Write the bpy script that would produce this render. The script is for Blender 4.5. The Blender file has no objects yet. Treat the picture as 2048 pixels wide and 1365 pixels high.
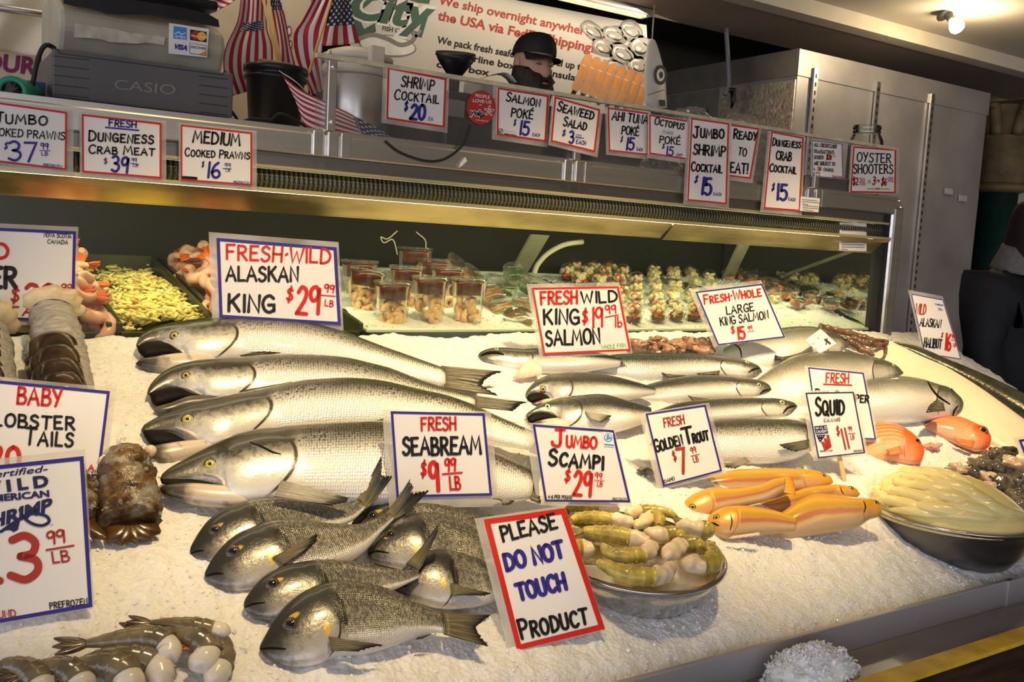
import bpy, bmesh, math, random
import numpy as np
from mathutils import Vector, Matrix, noise
from mathutils.bvhtree import BVHTree

SC = bpy.context.scene
COL = SC.collection
random.seed(7)
V = Vector
PI = math.pi

# ---------------------------------------------------------------- camera
W, H = 2048.0, 1365.0
FOC = 1897.93                                    # focal length in pixels
ROT = Matrix(((0.83892645, 0.00931822, -0.54416503),
              (-0.54146691, 0.11518239, -0.83279445),
              (0.05491806, 0.99330065, 0.10167506)))
EYE = V((0.0, 0.0, 1.5))
cam = bpy.data.cameras.new('camera')
cam.sensor_width = 36.0
cam.lens = 36.0 * FOC / W
cam.clip_start = 0.05
cam_ob = bpy.data.objects.new('camera', cam)
cam_ob.matrix_world = Matrix.Translation(EYE) @ ROT.to_4x4()
COL.objects.link(cam_ob)
SC.camera = cam_ob

# ---------------------------------------------------------------- exposure, world, lamps
SC.view_settings.view_transform = 'Standard'
SC.view_settings.look = 'None'
SC.view_settings.exposure = 0.0
SC.view_settings.gamma = 1.0
SC.view_settings.use_curve_mapping = False
wd = bpy.data.worlds.new('market_air')
SC.world = wd
wd.use_nodes = True
# daylight comes in low from the open street end of the market, behind and left of the customer
_nt = wd.node_tree
_bg = _nt.nodes['Background']
_tc = _nt.nodes.new('ShaderNodeTexCoord')
_dp = _nt.nodes.new('ShaderNodeVectorMath'); _dp.operation = 'DOT_PRODUCT'
_dp.inputs[1].default_value = (-0.84, -0.53, 0.10)
_nt.links.new(_tc.outputs['Generated'], _dp.inputs[0])
_mr = _nt.nodes.new('ShaderNodeMapRange'); _mr.interpolation_type = 'SMOOTHSTEP'
for _k, _v in (('From Min', 0.25), ('From Max', 0.95), ('To Min', 0.11), ('To Max', 2.0)): _mr.inputs[_k].default_value = _v
_nt.links.new(_dp.outputs['Value'], _mr.inputs['Value'])
_nt.links.new(_mr.outputs[0], _bg.inputs[1])
_mc = _nt.nodes.new('ShaderNodeMix'); _mc.data_type = 'RGBA'
_mc.inputs[6].default_value = (1.0, 0.84, 0.62, 1)
_mc.inputs[7].default_value = (0.88, 0.88, 1.0, 1)
_m2 = _nt.nodes.new('ShaderNodeMapRange')
_m2.inputs['From Min'].default_value = 0.2
_m2.inputs['From Max'].default_value = 0.6
_nt.links.new(_dp.outputs['Value'], _m2.inputs['Value'])
_nt.links.new(_m2.outputs[0], _mc.inputs[0])
_nt.links.new(_mc.outputs[2], _bg.inputs[0])


def lamp(name, kind, loc, energy, col, target=None, **kw):
    l = bpy.data.lights.new(name, kind)
    l.energy = energy
    l.color = col
    for k, v in kw.items():
        setattr(l, k, v)
    o = bpy.data.objects.new(name, l)
    o.location = loc
    if target is not None:
        o.rotation_euler = (V(target) - V(loc)).to_track_quat('-Z', 'Y').to_euler()
    COL.objects.link(o)
    return o


WARM = (1.0, 0.735, 0.36)
# flood lamps on the market ceiling above the counter
lamp('flood_lamp', 'SPOT', (0.62, 0.95, 2.95), 185, WARM, (0.72, 1.82, 1.05), spot_size=0.86, spot_blend=0.9, shadow_soft_size=0.05)
lamp('flood_lamp', 'SPOT', (1.55, 1.05, 2.95), 232, WARM, (1.62, 1.88, 1.05), spot_size=0.86, spot_blend=0.9, shadow_soft_size=0.05)
lamp('flood_lamp', 'SPOT', (2.50, 1.15, 2.95), 232, WARM, (2.55, 1.84, 1.05), spot_size=0.86, spot_blend=0.9, shadow_soft_size=0.05)
# tube inside the display case (its housing is built with the case)
lamp('case_tube_light', 'AREA', (1.5, 2.34, 1.575), 8, (1.0, 0.92, 0.48), (1.5, 2.62, 1.2), shape='RECTANGLE', size=3.2, size_y=0.05)
# fixture over the price banner behind the counter
lamp('banner_light', 'AREA', (3.0, 4.20, 2.86), 6, (1.0, 0.82, 0.55), (2.9, 4.6, 2.4), shape='RECTANGLE', size=2.2, size_y=0.08)
lamp('back_light', 'AREA', (0.6, 2.75, 2.85), 6, (1.0, 0.80, 0.52), (0.6, 3.1, 1.9), shape='RECTANGLE', size=1.4, size_y=0.2)


# ---------------------------------------------------------------- pixel -> place helpers
def ray(x, y):
    d = V(((x - W / 2) / FOC, -(y - H / 2) / FOC, -1.0))
    return (ROT @ d)


def hit(x, y, pl):
    p, n = pl
    d = ray(x, y)
    return EYE + d * ((p - EYE).dot(n) / d.dot(n))


def ydist(x, y, Y):
    d = ray(x, y)
    return EYE + d * (Y / d.y)


def zdist(x, y, Z):
    d = ray(x, y)
    return EYE + d * ((Z - EYE.z) / d.z)


def ypl(Y):
    return (V((0, Y, 0)), V((0, -1, 0)))


ICE_P = V((0, 1.15, 0.785))
ICE_N = V((0, -0.4104, 0.9119)).normalized()
ICE = (ICE_P, ICE_N)


def ice_z(y):
    return ICE_P.z - (y - ICE_P.y) * ICE_N.y / ICE_N.z


def ice_pl(lift=0.0, face=0.0, at=None):
    """plane over the ice; face>0 leans it towards the customer"""
    n = ICE_N.copy()
    p = ICE_P + ICE_N * lift
    if at is not None:
        p = hit(at[0], at[1], (p, ICE_N))
        n = (ICE_N + face * (EYE - p).normalized()).normalized()
    return (p, n)


# ---------------------------------------------------------------- objects
def tag(o, label=None, cat=None, group=None, kind=None):
    if label: o['label'] = label
    if cat: o['category'] = cat
    if group: o['group'] = group
    if kind: o['kind'] = kind
    return o


def thing(name, label, cat, loc=(0, 0, 0), group=None):
    o = bpy.data.objects.new(name, None)
    o.empty_display_size = 0.05
    o.location = loc
    COL.objects.link(o)
    return tag(o, label, cat, group)


class MB:
    """collects shapes for ONE mesh object"""

    def __init__(self):
        self.v, self.f, self.m, self.uv, self.sm = [], [], [], {}, []

    def add(self, vs, fs, mat=0, uvs=None, smooth=False):
        b = len(self.v)
        self.v.extend([tuple(p) for p in vs])
        for f in fs:
            if uvs is not None:
                self.uv[len(self.f)] = [uvs[i] for i in f]
            self.f.append(tuple(b + i for i in f))
            self.m.append(mat)
            self.sm.append(smooth)
        return self

    def box(self, a, b, mat=0):
        (x0, y0, z0), (x1, y1, z1) = a, b
        vs = [(x0, y0, z0), (x1, y0, z0), (x1, y1, z0), (x0, y1, z0), (x0, y0, z1), (x1, y0, z1), (x1, y1, z1), (x0, y1, z1)]
        return self.add(vs, [(3, 2, 1, 0), (4, 5, 6, 7), (0, 1, 5, 4), (1, 2, 6, 5), (2, 3, 7, 6), (3, 0, 4, 7)], mat)

    def slab(self, quad, off, mat=0):
        """quad of points pushed by vector off"""
        q = [V(p) for p in quad]
        n = len(q)
        vs = q + [p + off for p in q]
        fs = [tuple(range(n)), tuple(range(2 * n - 1, n - 1, -1))] + [(i, n + i, n + (i + 1) % n, (i + 1) % n) for i in range(n)]
        return self.add(vs, fs, mat)

    def prism(self, prof, x0, x1, mat=0):
        """profile of (y,z) pushed along x"""
        n = len(prof)
        vs = [(x0, y, z) for y, z in prof] + [(x1, y, z) for y, z in prof]
        fs = [tuple(range(n)), tuple(range(2 * n - 1, n - 1, -1))] + [(i, n + i, n + (i + 1) % n, (i + 1) % n) for i in range(n)]
        return self.add(vs, fs, mat)

    def tube(self, path, r, seg=8, mat=0, cap=True, flat=None):
        path = [V(p) for p in path]
        n = len(path)
        rs = r if isinstance(r, (list, tuple)) else [r] * n
        t = (path[1] - path[0]).normalized()
        up = V((0, 0, 1)) if abs(t.z) < 0.9 else V((1, 0, 0))
        a = t.cross(up).normalized()
        vs = []
        uv = []
        for i in range(n):
            t = (path[min(i + 1, n - 1)] - path[max(i - 1, 0)]).normalized()
            a = (a - t * a.dot(t)).normalized()
            b = t.cross(a)
            for k in range(seg):
                th = 2 * PI * k / seg
                vs.append(path[i] + (a * math.cos(th) + b * math.sin(th)) * rs[i])
                uv.append((i / (n - 1), k / seg))
        fs = []
        for i in range(n - 1):
            for k in range(seg):
                k2 = (k + 1) % seg
                fs.append((i * seg + k, i * seg + k2, (i + 1) * seg + k2, (i + 1) * seg + k))
        if cap:
            fs.append(tuple(range(seg - 1, -1, -1)))
            fs.append(tuple((n - 1) * seg + k for k in range(seg)))
        return self.add(vs, fs, mat, uv, True)

    def lathe(self, prof, M, seg=24, mat=0):
        """prof: (r,h) pairs turned about local z, M: placement matrix"""
        vs, fs, uv = [], [], []
        n = len(prof)
        for i, (r, h) in enumerate(prof):
            for k in range(seg):
                th = 2 * PI * k / seg
                vs.append(M @ V((r * math.cos(th), r * math.sin(th), h)))
                uv.append((k / seg, i / (n - 1)))
        for i in range(n - 1):
            for k in range(seg):
                k2 = (k + 1) % seg
                fs.append((i * seg + k, i * seg + k2, (i + 1) * seg + k2, (i + 1) * seg + k))
        if prof[0][0] > 1e-6: fs.append(tuple(range(seg - 1, -1, -1)))
        if prof[-1][0] > 1e-6: fs.append(tuple((n - 1) * seg + k for k in range(seg)))
        return self.add(vs, fs, mat, uv, True)

    def grid(self, rows, mat=0, closed=False, smooth=True):
        """rows of points -> quads with uv"""
        n, m = len(rows), len(rows[0])
        vs = [p for r in rows for p in r]
        uv = [(i / (n - 1), j / (m - 1 if not closed else m)) for i in range(n) for j in range(m)]
        fs = []
        for i in range(n - 1):
            for j in range(m if closed else m - 1):
                j2 = (j + 1) % m
                fs.append((i * m + j, i * m + j2, (i + 1) * m + j2, (i + 1) * m + j))
        return self.add(vs, fs, mat, uv, smooth)

    def ball(self, c, r, seg=14, rings=9, mat=0, M=None):
        c = V(c)
        rr = V(r) if not isinstance(r, (int, float)) else V((r, r, r))
        rows = []
        for i in range(rings + 1):
            ph = PI * i / rings
            row = []
            for k in range(seg):
                th = 2 * PI * k / seg
                q = V((rr.x * math.sin(ph) * math.cos(th), rr.y * math.sin(ph) * math.sin(th), rr.z * math.cos(ph)))
                row.append(c + (M @ q if M is not None else q))
            rows.append(row)
        return self.grid(rows, mat, True)

    def build(self, name, mats, parent=None, bevel=0.0, weld=False):
        me = bpy.data.meshes.new(name)
        o = None
        org = parent.matrix_world.translation if parent is not None and False else None
        me.from_pydata(self.v, [], self.f)
        mats = mats if isinstance(mats, (list, tuple)) else [mats]
        for m in mats: me.materials.append(m)
        me.polygons.foreach_set('material_index', self.m)
        me.polygons.foreach_set('use_smooth', self.sm)
        if self.uv:
            lay = me.uv_layers.new(name='UVMap').data
            for pi, us in self.uv.items():
                for li, u in zip(me.polygons[pi].loop_indices, us):
                    lay[li].uv = u
        me.update()
        if weld:
            bm = bmesh.new(); bm.from_mesh(me)
            bmesh.ops.remove_doubles(bm, verts=bm.verts, dist=1e-5)
            bm.to_mesh(me); bm.free()
        o = bpy.data.objects.new(name, me)
        COL.objects.link(o)
        if bevel:
            md = o.modifiers.new('bevel', 'BEVEL')
            md.width = bevel; md.segments = 2; md.limit_method = 'ANGLE'
        if parent is not None: adopt(o, parent)
        return o


def root_of(o):
    loc = V((0, 0, 0))
    while o is not None:
        loc += o.location
        o = o.parent
    return loc


def adopt(o, parent):
    """parent a mesh built in world coordinates without moving it"""
    o.parent = parent
    o.data.transform(Matrix.Translation(-root_of(parent)))


def copy_tree(o, parent=None):
    c = o.copy()
    COL.objects.link(c)
    c.parent = parent
    for ch in list(o.children):
        copy_tree(ch, c)
    return c


# ---------------------------------------------------------------- materials
MATS = {}


def nodes_of(name):
    m = bpy.data.materials.new(name)
    m.use_nodes = True
    nt = m.node_tree
    return m, nt, nt.nodes['Principled BSDF']


def N(nt, kind, ins=None, **kw):
    n = nt.nodes.new(kind)
    for k, v in kw.items(): setattr(n, k, v)
    for k, v in (ins or {}).items():
        if isinstance(v, bpy.types.NodeSocket): nt.links.new(v, n.inputs[k])
        else: n.inputs[k].default_value = v
    return n


def MATH(nt, op, a, b=0.0, c=None, clamp=False):
    n = nt.nodes.new('ShaderNodeMath')
    n.operation = op
    n.use_clamp = clamp
    for i, v in enumerate((a, b, c)):
        if v is None: continue
        if isinstance(v, bpy.types.NodeSocket): nt.links.new(v, n.inputs[i])
        else: n.inputs[i].default_value = v
    return n.outputs[0]


def MIX(nt, f, a, b, mode='MIX'):
    n = nt.nodes.new('ShaderNodeMix')
    n.data_type = 'RGBA'
    n.blend_type = mode
    n.clamp_factor = True
    for i, v in ((0, f), (6, a), (7, b)):
        if isinstance(v, bpy.types.NodeSocket): nt.links.new(v, n.inputs[i])
        elif i == 0: n.inputs[0].default_value = v
        else: n.inputs[i].default_value = (*v[:3], 1)
    return n.outputs[2]


def RAMP(nt, f, stops, interp='LINEAR'):
    n = nt.nodes.new('ShaderNodeValToRGB')
    n.color_ramp.interpolation = interp
    el = n.color_ramp.elements
    while len(el) < len(stops): el.new(0.5)
    for e, (p, c) in zip(el, stops):
        e.position = p
        e.color = (*c, 1) if len(c) == 3 else c
    nt.links.new(f, n.inputs[0])
    return n.outputs[0]


def SS(nt, x, a, b):
    """smoothstep of x from a to b"""
    n = N(nt, 'ShaderNodeMapRange', {'From Min': a, 'From Max': b}, interpolation_type='SMOOTHSTEP')
    nt.links.new(x, n.inputs['Value'])
    return n.outputs[0]


def mat(name, col, rough=0.5, metal=0.0, var=0.12, vscale=12.0, bump=0.0, bscale=60.0, sss=0.0, alpha=1.0, emit=0.0, spec=0.5, coat=0.0, stretch=None, trans=0.0, ior=1.45):
    """principled surface with procedural colour variation"""
    if name in MATS: return MATS[name]
    m, nt, bs = nodes_of(name)
    tc = N(nt, 'ShaderNodeTexCoord')
    src = tc.outputs['Object']
    if stretch:
        src = N(nt, 'ShaderNodeMapping', {'Vector': src, 'Scale': stretch}).outputs[0]
    nz = N(nt, 'ShaderNodeTexNoise', {'Vector': src, 'Scale': vscale, 'Detail': 5.0})
    lo = [max(0, c * (1 - var)) for c in col]
    hi = [min(1, c * (1 + var)) for c in col]
    cc = RAMP(nt, nz.outputs[0], [(0.3, lo), (0.7, hi)])
    nt.links.new(cc, bs.inputs['Base Color'])
    bs.inputs['Roughness'].default_value = rough
    bs.inputs['Metallic'].default_value = metal
    bs.inputs['Specular IOR Level'].default_value = spec
    bs.inputs['Coat Weight'].default_value = coat
    bs.inputs['Alpha'].default_value = alpha
    bs.inputs['Transmission Weight'].default_value = trans
    bs.inputs['IOR'].default_value = ior
    if sss:
        bs.inputs['Subsurface Weight'].default_value = sss
        bs.inputs['Subsurface Radius'].default_value = (0.012, 0.007, 0.004)
    if emit:
        nt.links.new(cc, bs.inputs['Emission Color'])
        bs.inputs['Emission Strength'].default_value = emit
    if bump:
        b2 = N(nt, 'ShaderNodeTexNoise', {'Vector': src, 'Scale': bscale, 'Detail': 4.0})
        bp = N(nt, 'ShaderNodeBump', {'Height': b2.outputs[0], 'Strength': bump, 'Distance': 0.004})
        nt.links.new(bp.outputs[0], bs.inputs['Normal'])
    MATS[name] = m
    return m


def glass_mat(name, tint=(1, 1, 1), milky=0.0, rough=0.02, refl=1.0):
    """thin pane: fresnel mix of mirror and see-through, optionally milky"""
    if name in MATS: return MATS[name]
    m = bpy.data.materials.new(name)
    m.use_nodes = True
    nt = m.node_tree
    nt.nodes.clear()
    out = N(nt, 'ShaderNodeOutputMaterial')
    tr = N(nt, 'ShaderNodeBsdfTransparent', {'Color': (*tint, 1)})
    gl = N(nt, 'ShaderNodeBsdfGlossy', {'Color': (1, 1, 1, 1), 'Roughness': rough})
    fr = N(nt, 'ShaderNodeFresnel', {'IOR': 1.45})
    # a pane's inner face is seen through its outer face: the same weak mirror from both sides
    geo = N(nt, 'ShaderNodeNewGeometry')
    lw = N(nt, 'ShaderNodeLayerWeight', {'Blend': 0.18})
    f = MATH(nt, 'MULTIPLY_ADD', lw.outputs['Fresnel'], 0.55 * refl, 0.03 * refl)
    base = tr
    if milky:
        df = N(nt, 'ShaderNodeBsdfDiffuse', {'Color': (0.80, 0.78, 0.74, 1)})
        nz = N(nt, 'ShaderNodeTexNoise', {'Scale': 2.5, 'Detail': 1.0})
        fm = MATH(nt, 'MULTIPLY', nz.outputs[0], 2.0 * milky, None, True)
        base = N(nt, 'ShaderNodeMixShader', {0: fm, 1: tr.outputs[0], 2: df.outputs[0]})
    mx = N(nt, 'ShaderNodeMixShader', {0: f, 1: base.outputs[0], 2: gl.outputs[0]})
    nt.links.new(mx.outputs[0], out.inputs[0])
    MATS[name] = m
    return m


STEEL = mat('brushed_steel', (0.76, 0.73, 0.68), 0.30, 1.0, 0.10, 6.0, 0.02, 80, stretch=(0.3, 6, 6))
DSTEEL = mat('dull_steel', (0.34, 0.33, 0.33), 0.42, 1.0, 0.15, 5.0, 0.03, 60, stretch=(0.4, 4, 4))
BSTEEL = mat('bowl_steel', (0.62, 0.60, 0.57), 0.16, 1.0, 0.05, 9.0)
BLACKP = mat('black_plastic', (0.012, 0.012, 0.014), 0.35, 0, 0.3)
BLACKR = mat('black_rubber', (0.015, 0.015, 0.016), 0.6)
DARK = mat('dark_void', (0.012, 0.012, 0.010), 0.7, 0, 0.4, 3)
PAPER = mat('card_white', (0.84, 0.82, 0.80), 0.35, 0, 0.03, 8, spec=0.5)
SLEEVE = glass_mat('plastic_sleeve', (0.97, 0.96, 0.93), 0.28, 0.12)
ACRYL = glass_mat('clear_acrylic', (0.94, 0.95, 0.95), 0.04, 0.03, 0.9)
PANE = glass_mat('case_glass', (0.95, 0.97, 0.94), 0.0, 0.0, 0.8)
CUPP = glass_mat('clear_cup_plastic', (0.96, 0.97, 0.94), 0.015, 0.06, 0.7)
INK = {'k': mat('ink_black', (0.012, 0.011, 0.010), 0.4), 'r': mat('ink_red', (0.62, 0.022, 0.012), 0.4),
       'b': mat('ink_blue', (0.032, 0.026, 0.26), 0.4), 'g': mat('ink_green', (0.25, 0.62, 0.10), 0.5),
       'w': mat('ink_white', (0.85, 0.84, 0.82), 0.5), 'n': mat('ink_navy', (0.018, 0.022, 0.10), 0.4),
       'o': mat('ink_orange', (0.85, 0.30, 0.03), 0.4), 'y': mat('ink_yellow', (0.9, 0.55, 0.04), 0.4),
       'l': mat('ink_light_blue', (0.06, 0.28, 0.66), 0.4), 't': mat('ink_teal', (0.045, 0.12, 0.085), 0.5),
       'p': mat('ink_purple', (0.20, 0.02, 0.10), 0.5), 'd': mat('ink_dark_red', (0.42, 0.035, 0.02), 0.5),
       's': mat('ink_silver', (0.42, 0.40, 0.37), 0.5), 'e': mat('ink_peach', (0.60, 0.30, 0.14), 0.5), 'a': mat('ink_grey', (0.25, 0.24, 0.23), 0.5)}
INKS = list(INK.keys())
INKM = [INK[k] for k in INKS]
# ---------------------------------------------------------------- marker-pen lettering
GL = {'A': '0,0 38,100 74,0|14,36 62,36', 'B': '5,0 5,100|~5,98 40,96 52,78 40,58 8,52|~8,52 48,48 62,26 46,3 5,2',
      'C': '~64,84 45,100 18,88 4,52 16,12 42,0 66,16', 'D': '5,0 5,100|~5,99 40,94 66,60 58,20 30,3 5,1',
      'E': '55,98 5,98 5,2 58,2|5,52 45,52', 'F': '58,98 5,98 5,0|5,52 46,52',
      'G': '~64,84 44,100 18,88 4,52 16,12 42,0 64,14|36,44 66,44 66,8', 'H': '4,0 4,100|62,100 62,0|4,50 62,50',
      'I': '8,0 8,100', 'J': '22,98 66,98|46,98 46,22|~46,24 40,4 22,0 6,10 2,24', 'K': '4,0 4,100|58,100 6,46|22,60 62,0',
      'L': '4,100 4,2 52,2', 'M': '2,0 14,100 44,30 74,100 88,0', 'N': '4,0 4,100 60,0 60,100',
      'O': '~34,100 10,84 2,50 12,12 36,0 60,14 70,52 58,88 34,100', 'P': '5,0 5,100|~5,98 42,96 58,76 44,52 5,46',
      'Q': '~34,100 10,84 2,50 12,12 36,0 60,14 70,52 58,88 34,100|44,24 74,-6', 'R': '5,0 5,100|~5,98 42,96 56,76 42,54 5,48|24,50 62,0',
      'S': '~54,86 34,100 12,90 8,70 26,55 48,44 56,24 40,4 18,0 2,14', 'T': '0,98 66,98|33,98 33,0',
      'U': '~4,100 4,40 10,10 32,0 54,10 60,40 60,100', 'V': '0,100 32,0 62,100', 'W': '0,100 20,0 44,76 66,0 88,100',
      'X': '0,0 58,100|0,100 60,0', 'Y': '0,100 30,48|60,100 20,0', 'Z': '2,98 58,98 0,2 62,2',
      '0': '~28,100 8,84 2,50 10,12 30,0 50,14 58,52 48,88 28,100', '1': '6,100 6,0', '2': '~4,80 24,100 50,88 46,58 20,24 0,2|0,2 58,2',
      '3': '~4,90 30,100 52,84 46,60 22,53|~22,53 54,44 58,20 34,0 2,10', '4': '44,0 44,100 0,34 62,34',
      '5': '52,98 10,98 8,58|~8,58 36,62 56,42 50,12 26,0 2,10', '6': '~46,98 20,76 4,36 14,6 36,0 54,16 50,40 30,48 6,32',
      '7': '0,98 56,98 20,0', '8': '~30,52 10,66 10,88 30,100 50,88 50,66 30,52 6,36 6,10 30,0 56,12 54,36 30,52',
      '9': '~52,78 36,98 10,90 2,66 16,48 40,54 54,82|54,90 50,0', '$': '~54,84 34,96 12,88 8,70 26,55 48,44 56,24 40,6 18,4 2,16|36,116 22,-16',
      '.': '4,0 8,4', '!': '8,100 6,28|5,2 7,6', '(': '~24,112 8,80 8,20 24,-12', ')': '~0,112 16,80 16,20 0,-12', '-': '4,46 36,46',
      '*': '8,46 16,54', '+': '4,50 60,50|32,22 32,78', '{': '4,110 4,0', '}': '4,110 4,0|~4,40 30,52 44,28 30,2 4,8', '@': '55,98 5,98 5,2 58,2|5,52 45,52|26,112 44,128',
      ',': '10,6 2,-14', '~': '~0,8 60,12 120,4', '_': '0,0 100,0', ':': '4,10 8,14|4,60 8,64'}


def catmull(pts, n=6):
    P = [V(p) for p in pts]
    if len(P) < 3: return P
    P = [P[0] * 2 - P[1]] + P + [P[-1] * 2 - P[-2]]
    out = []
    for i in range(1, len(P) - 2):
        a, b, c, d = P[i - 1:i + 3]
        for k in range(n):
            t = k / n
            out.append(0.5 * ((2 * b) + (c - a) * t + (2 * a - 5 * b + 4 * c - d) * t * t + (3 * b - a - 3 * c + d) * t ** 3))
    out.append(P[-2])
    return out


def glyph(ch):
    st = []
    for s in GL[ch].split('|'):
        sm = s.startswith('~')
        pts = [tuple(float(q) for q in p.split(',')) for p in s.lstrip('~').split()]
        st.append([tuple(p) for p in (catmull(pts, 4) if sm else [V(p) for p in pts])])
    return st


def ribbon(pts, w):
    """2-D polyline -> verts, faces of a pen stroke with round ends"""
    P = [V(p[:2]) for p in pts]
    n = len(P)
    vs, fs = [], []
    for i in range(n):
        if i == 0: d = P[1] - P[0]
        elif i == n - 1: d = P[-1] - P[-2]
        else: d = (P[i] - P[i - 1]).normalized() + (P[i + 1] - P[i]).normalized()
        if d.length < 1e-9: d = V((1, 0))
        d.normalize()
        q = V((-d.y, d.x))
        k = 1.0
        if 0 < i < n - 1:
            e = (P[i + 1] - P[i]).normalized()
            k = min(1.5, 1.0 / max(0.3, abs(e.x * d.x + e.y * d.y)))
        vs += [P[i] + q * w / 2 * k, P[i] - q * w / 2 * k]
    for i in range(n - 1):
        fs.append((2 * i, 2 * i + 1, 2 * i + 3, 2 * i + 2))
    for end, o in ((0, P[0] - P[1]), (n - 1, P[-1] - P[-2])):
        if o.length < 1e-9: continue
        a = math.atan2(o.y, o.x)
        b = len(vs)
        m = 5
        for k in range(m + 1):
            t = a - PI / 2 + PI * k / m
            vs.append(P[end] + V((math.cos(t), math.sin(t))) * w / 2)
        fs.append(tuple(range(b, b + m + 1)))
    return vs, fs


def put2d(mb, vs, fs, pl, ink, lift):
    pts = [hit(p[0], p[1], pl) for p in vs]
    n = pl[1] if pl[1].dot(EYE - pl[0]) > 0 else -pl[1]
    mb.add([p + n * lift for p in pts], fs, INKS.index(ink))


def pen(mb, pl, s, p0, p1, h, ink='k', wt=0.15, lift=0.0012, wob=0.05, up=None, rng=random):
    """hand-lettered text: baseline p0-p1 in picture pixels of the card, cap height h; lower case = small caps"""
    x = 0
    lay = []
    for ch in s:
        if ch == ' ':
            x += 42
            continue
        k = 1.0
        g = ch
        if ch.isalpha() and ch.islower():
            k, g = 0.80, ch.upper()
        st = glyph(g)
        wd_ = max(p[0] for q in st for p in q)
        lay.append((x, k, st))
        x += wd_ * k + 20
    x -= 20
    p0, p1 = V(p0), V(p1)
    e = (p1 - p0).normalized() * min(wt * h * 0.5, (p1 - p0).length * .15)
    d = (p1 - p0 - 2 * e) / max(x, 1)
    p0 = p0 + e
    u = V(up).normalized() * h / 100 if up else V((d.y, -d.x)).normalized() * h / 100
    for gx, k, st in lay:
        a = rng.uniform(-wob, wob)
        dy = rng.uniform(-3, 3) * (wob > 0)
        for q in st:
            pts = []
            for (px, py) in q:
                px, py = px * k, py * k
                xx = px - py * a
                pts.append(p0 + d * (gx + xx) + u * (py + dy + px * a * 0.6))
            vs, fs = ribbon(pts, wt * h)
            put2d(mb, vs, fs, pl, ink, lift)


def line(mb, pl, pts, w, ink='k', lift=0.0012):
    vs, fs = ribbon(pts, w)
    put2d(mb, vs, fs, pl, ink, lift)


def shape(mb, pl, pts, ink='k', lift=0.0011):
    put2d(mb, [V(p) for p in pts], [tuple(range(len(pts)))], pl, ink, lift)


def disc2(mb, pl, c, r, ink, lift=0.0011, n=24, ry=None, a0=0.0, rot=0.0):
    ry = ry or r
    pts = []
    for k in range(n):
        t = 2 * PI * k / n + a0
        x, y = r * math.cos(t), ry * math.sin(t)
        pts.append((c[0] + x * math.cos(rot) - y * math.sin(rot), c[1] + x * math.sin(rot) + y * math.cos(rot)))
    shape(mb, pl, pts, ink, lift)


_TC = {}


def type_mesh(s, bold=0.0):
    """printed lettering from Blender's built-in font as 2-D verts and faces"""
    if (s, bold) in _TC: return _TC[(s, bold)]
    cu = bpy.data.curves.new('type', 'FONT')
    cu.body = s
    cu.resolution_u = 3
    cu.offset = bold
    o = bpy.data.objects.new('type', cu)
    COL.objects.link(o)
    me = bpy.data.meshes.new_from_object(o.evaluated_get(bpy.context.evaluated_depsgraph_get()))
    vs = [(v.co.x, v.co.y) for v in me.vertices]
    fs = [tuple(p.vertices) for p in me.polygons]
    bpy.data.objects.remove(o)
    bpy.data.curves.remove(cu)
    bpy.data.meshes.remove(me)
    _TC[(s, bold)] = (vs, fs)
    return vs, fs


def typ(mb, pl, s, p0, p1, h, ink='k', bold=0.0, lift=0.0012, up=None, slant=0.0):
    """printed text: baseline p0-p1 in picture pixels, cap height h"""
    vs, fs = type_mesh(s, bold)
    x0 = min(v[0] for v in vs); x1 = max(v[0] for v in vs)
    p0, p1 = V(p0), V(p1)
    d = (p1 - p0) / (x1 - x0)
    u = V(up).normalized() * h / 0.70 if up else V((d.y, -d.x)).normalized() * h / 0.70
    put2d(mb, [p0 + d * (v[0] - x0 + slant * v[1]) + u * v[1] for v in vs], fs, pl, ink, lift)


# ---------------------------------------------------------------- price cards
def lerp2(a, b, t):
    return (a[0] + (b[0] - a[0]) * t, a[1] + (b[1] - a[1]) * t)


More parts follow.
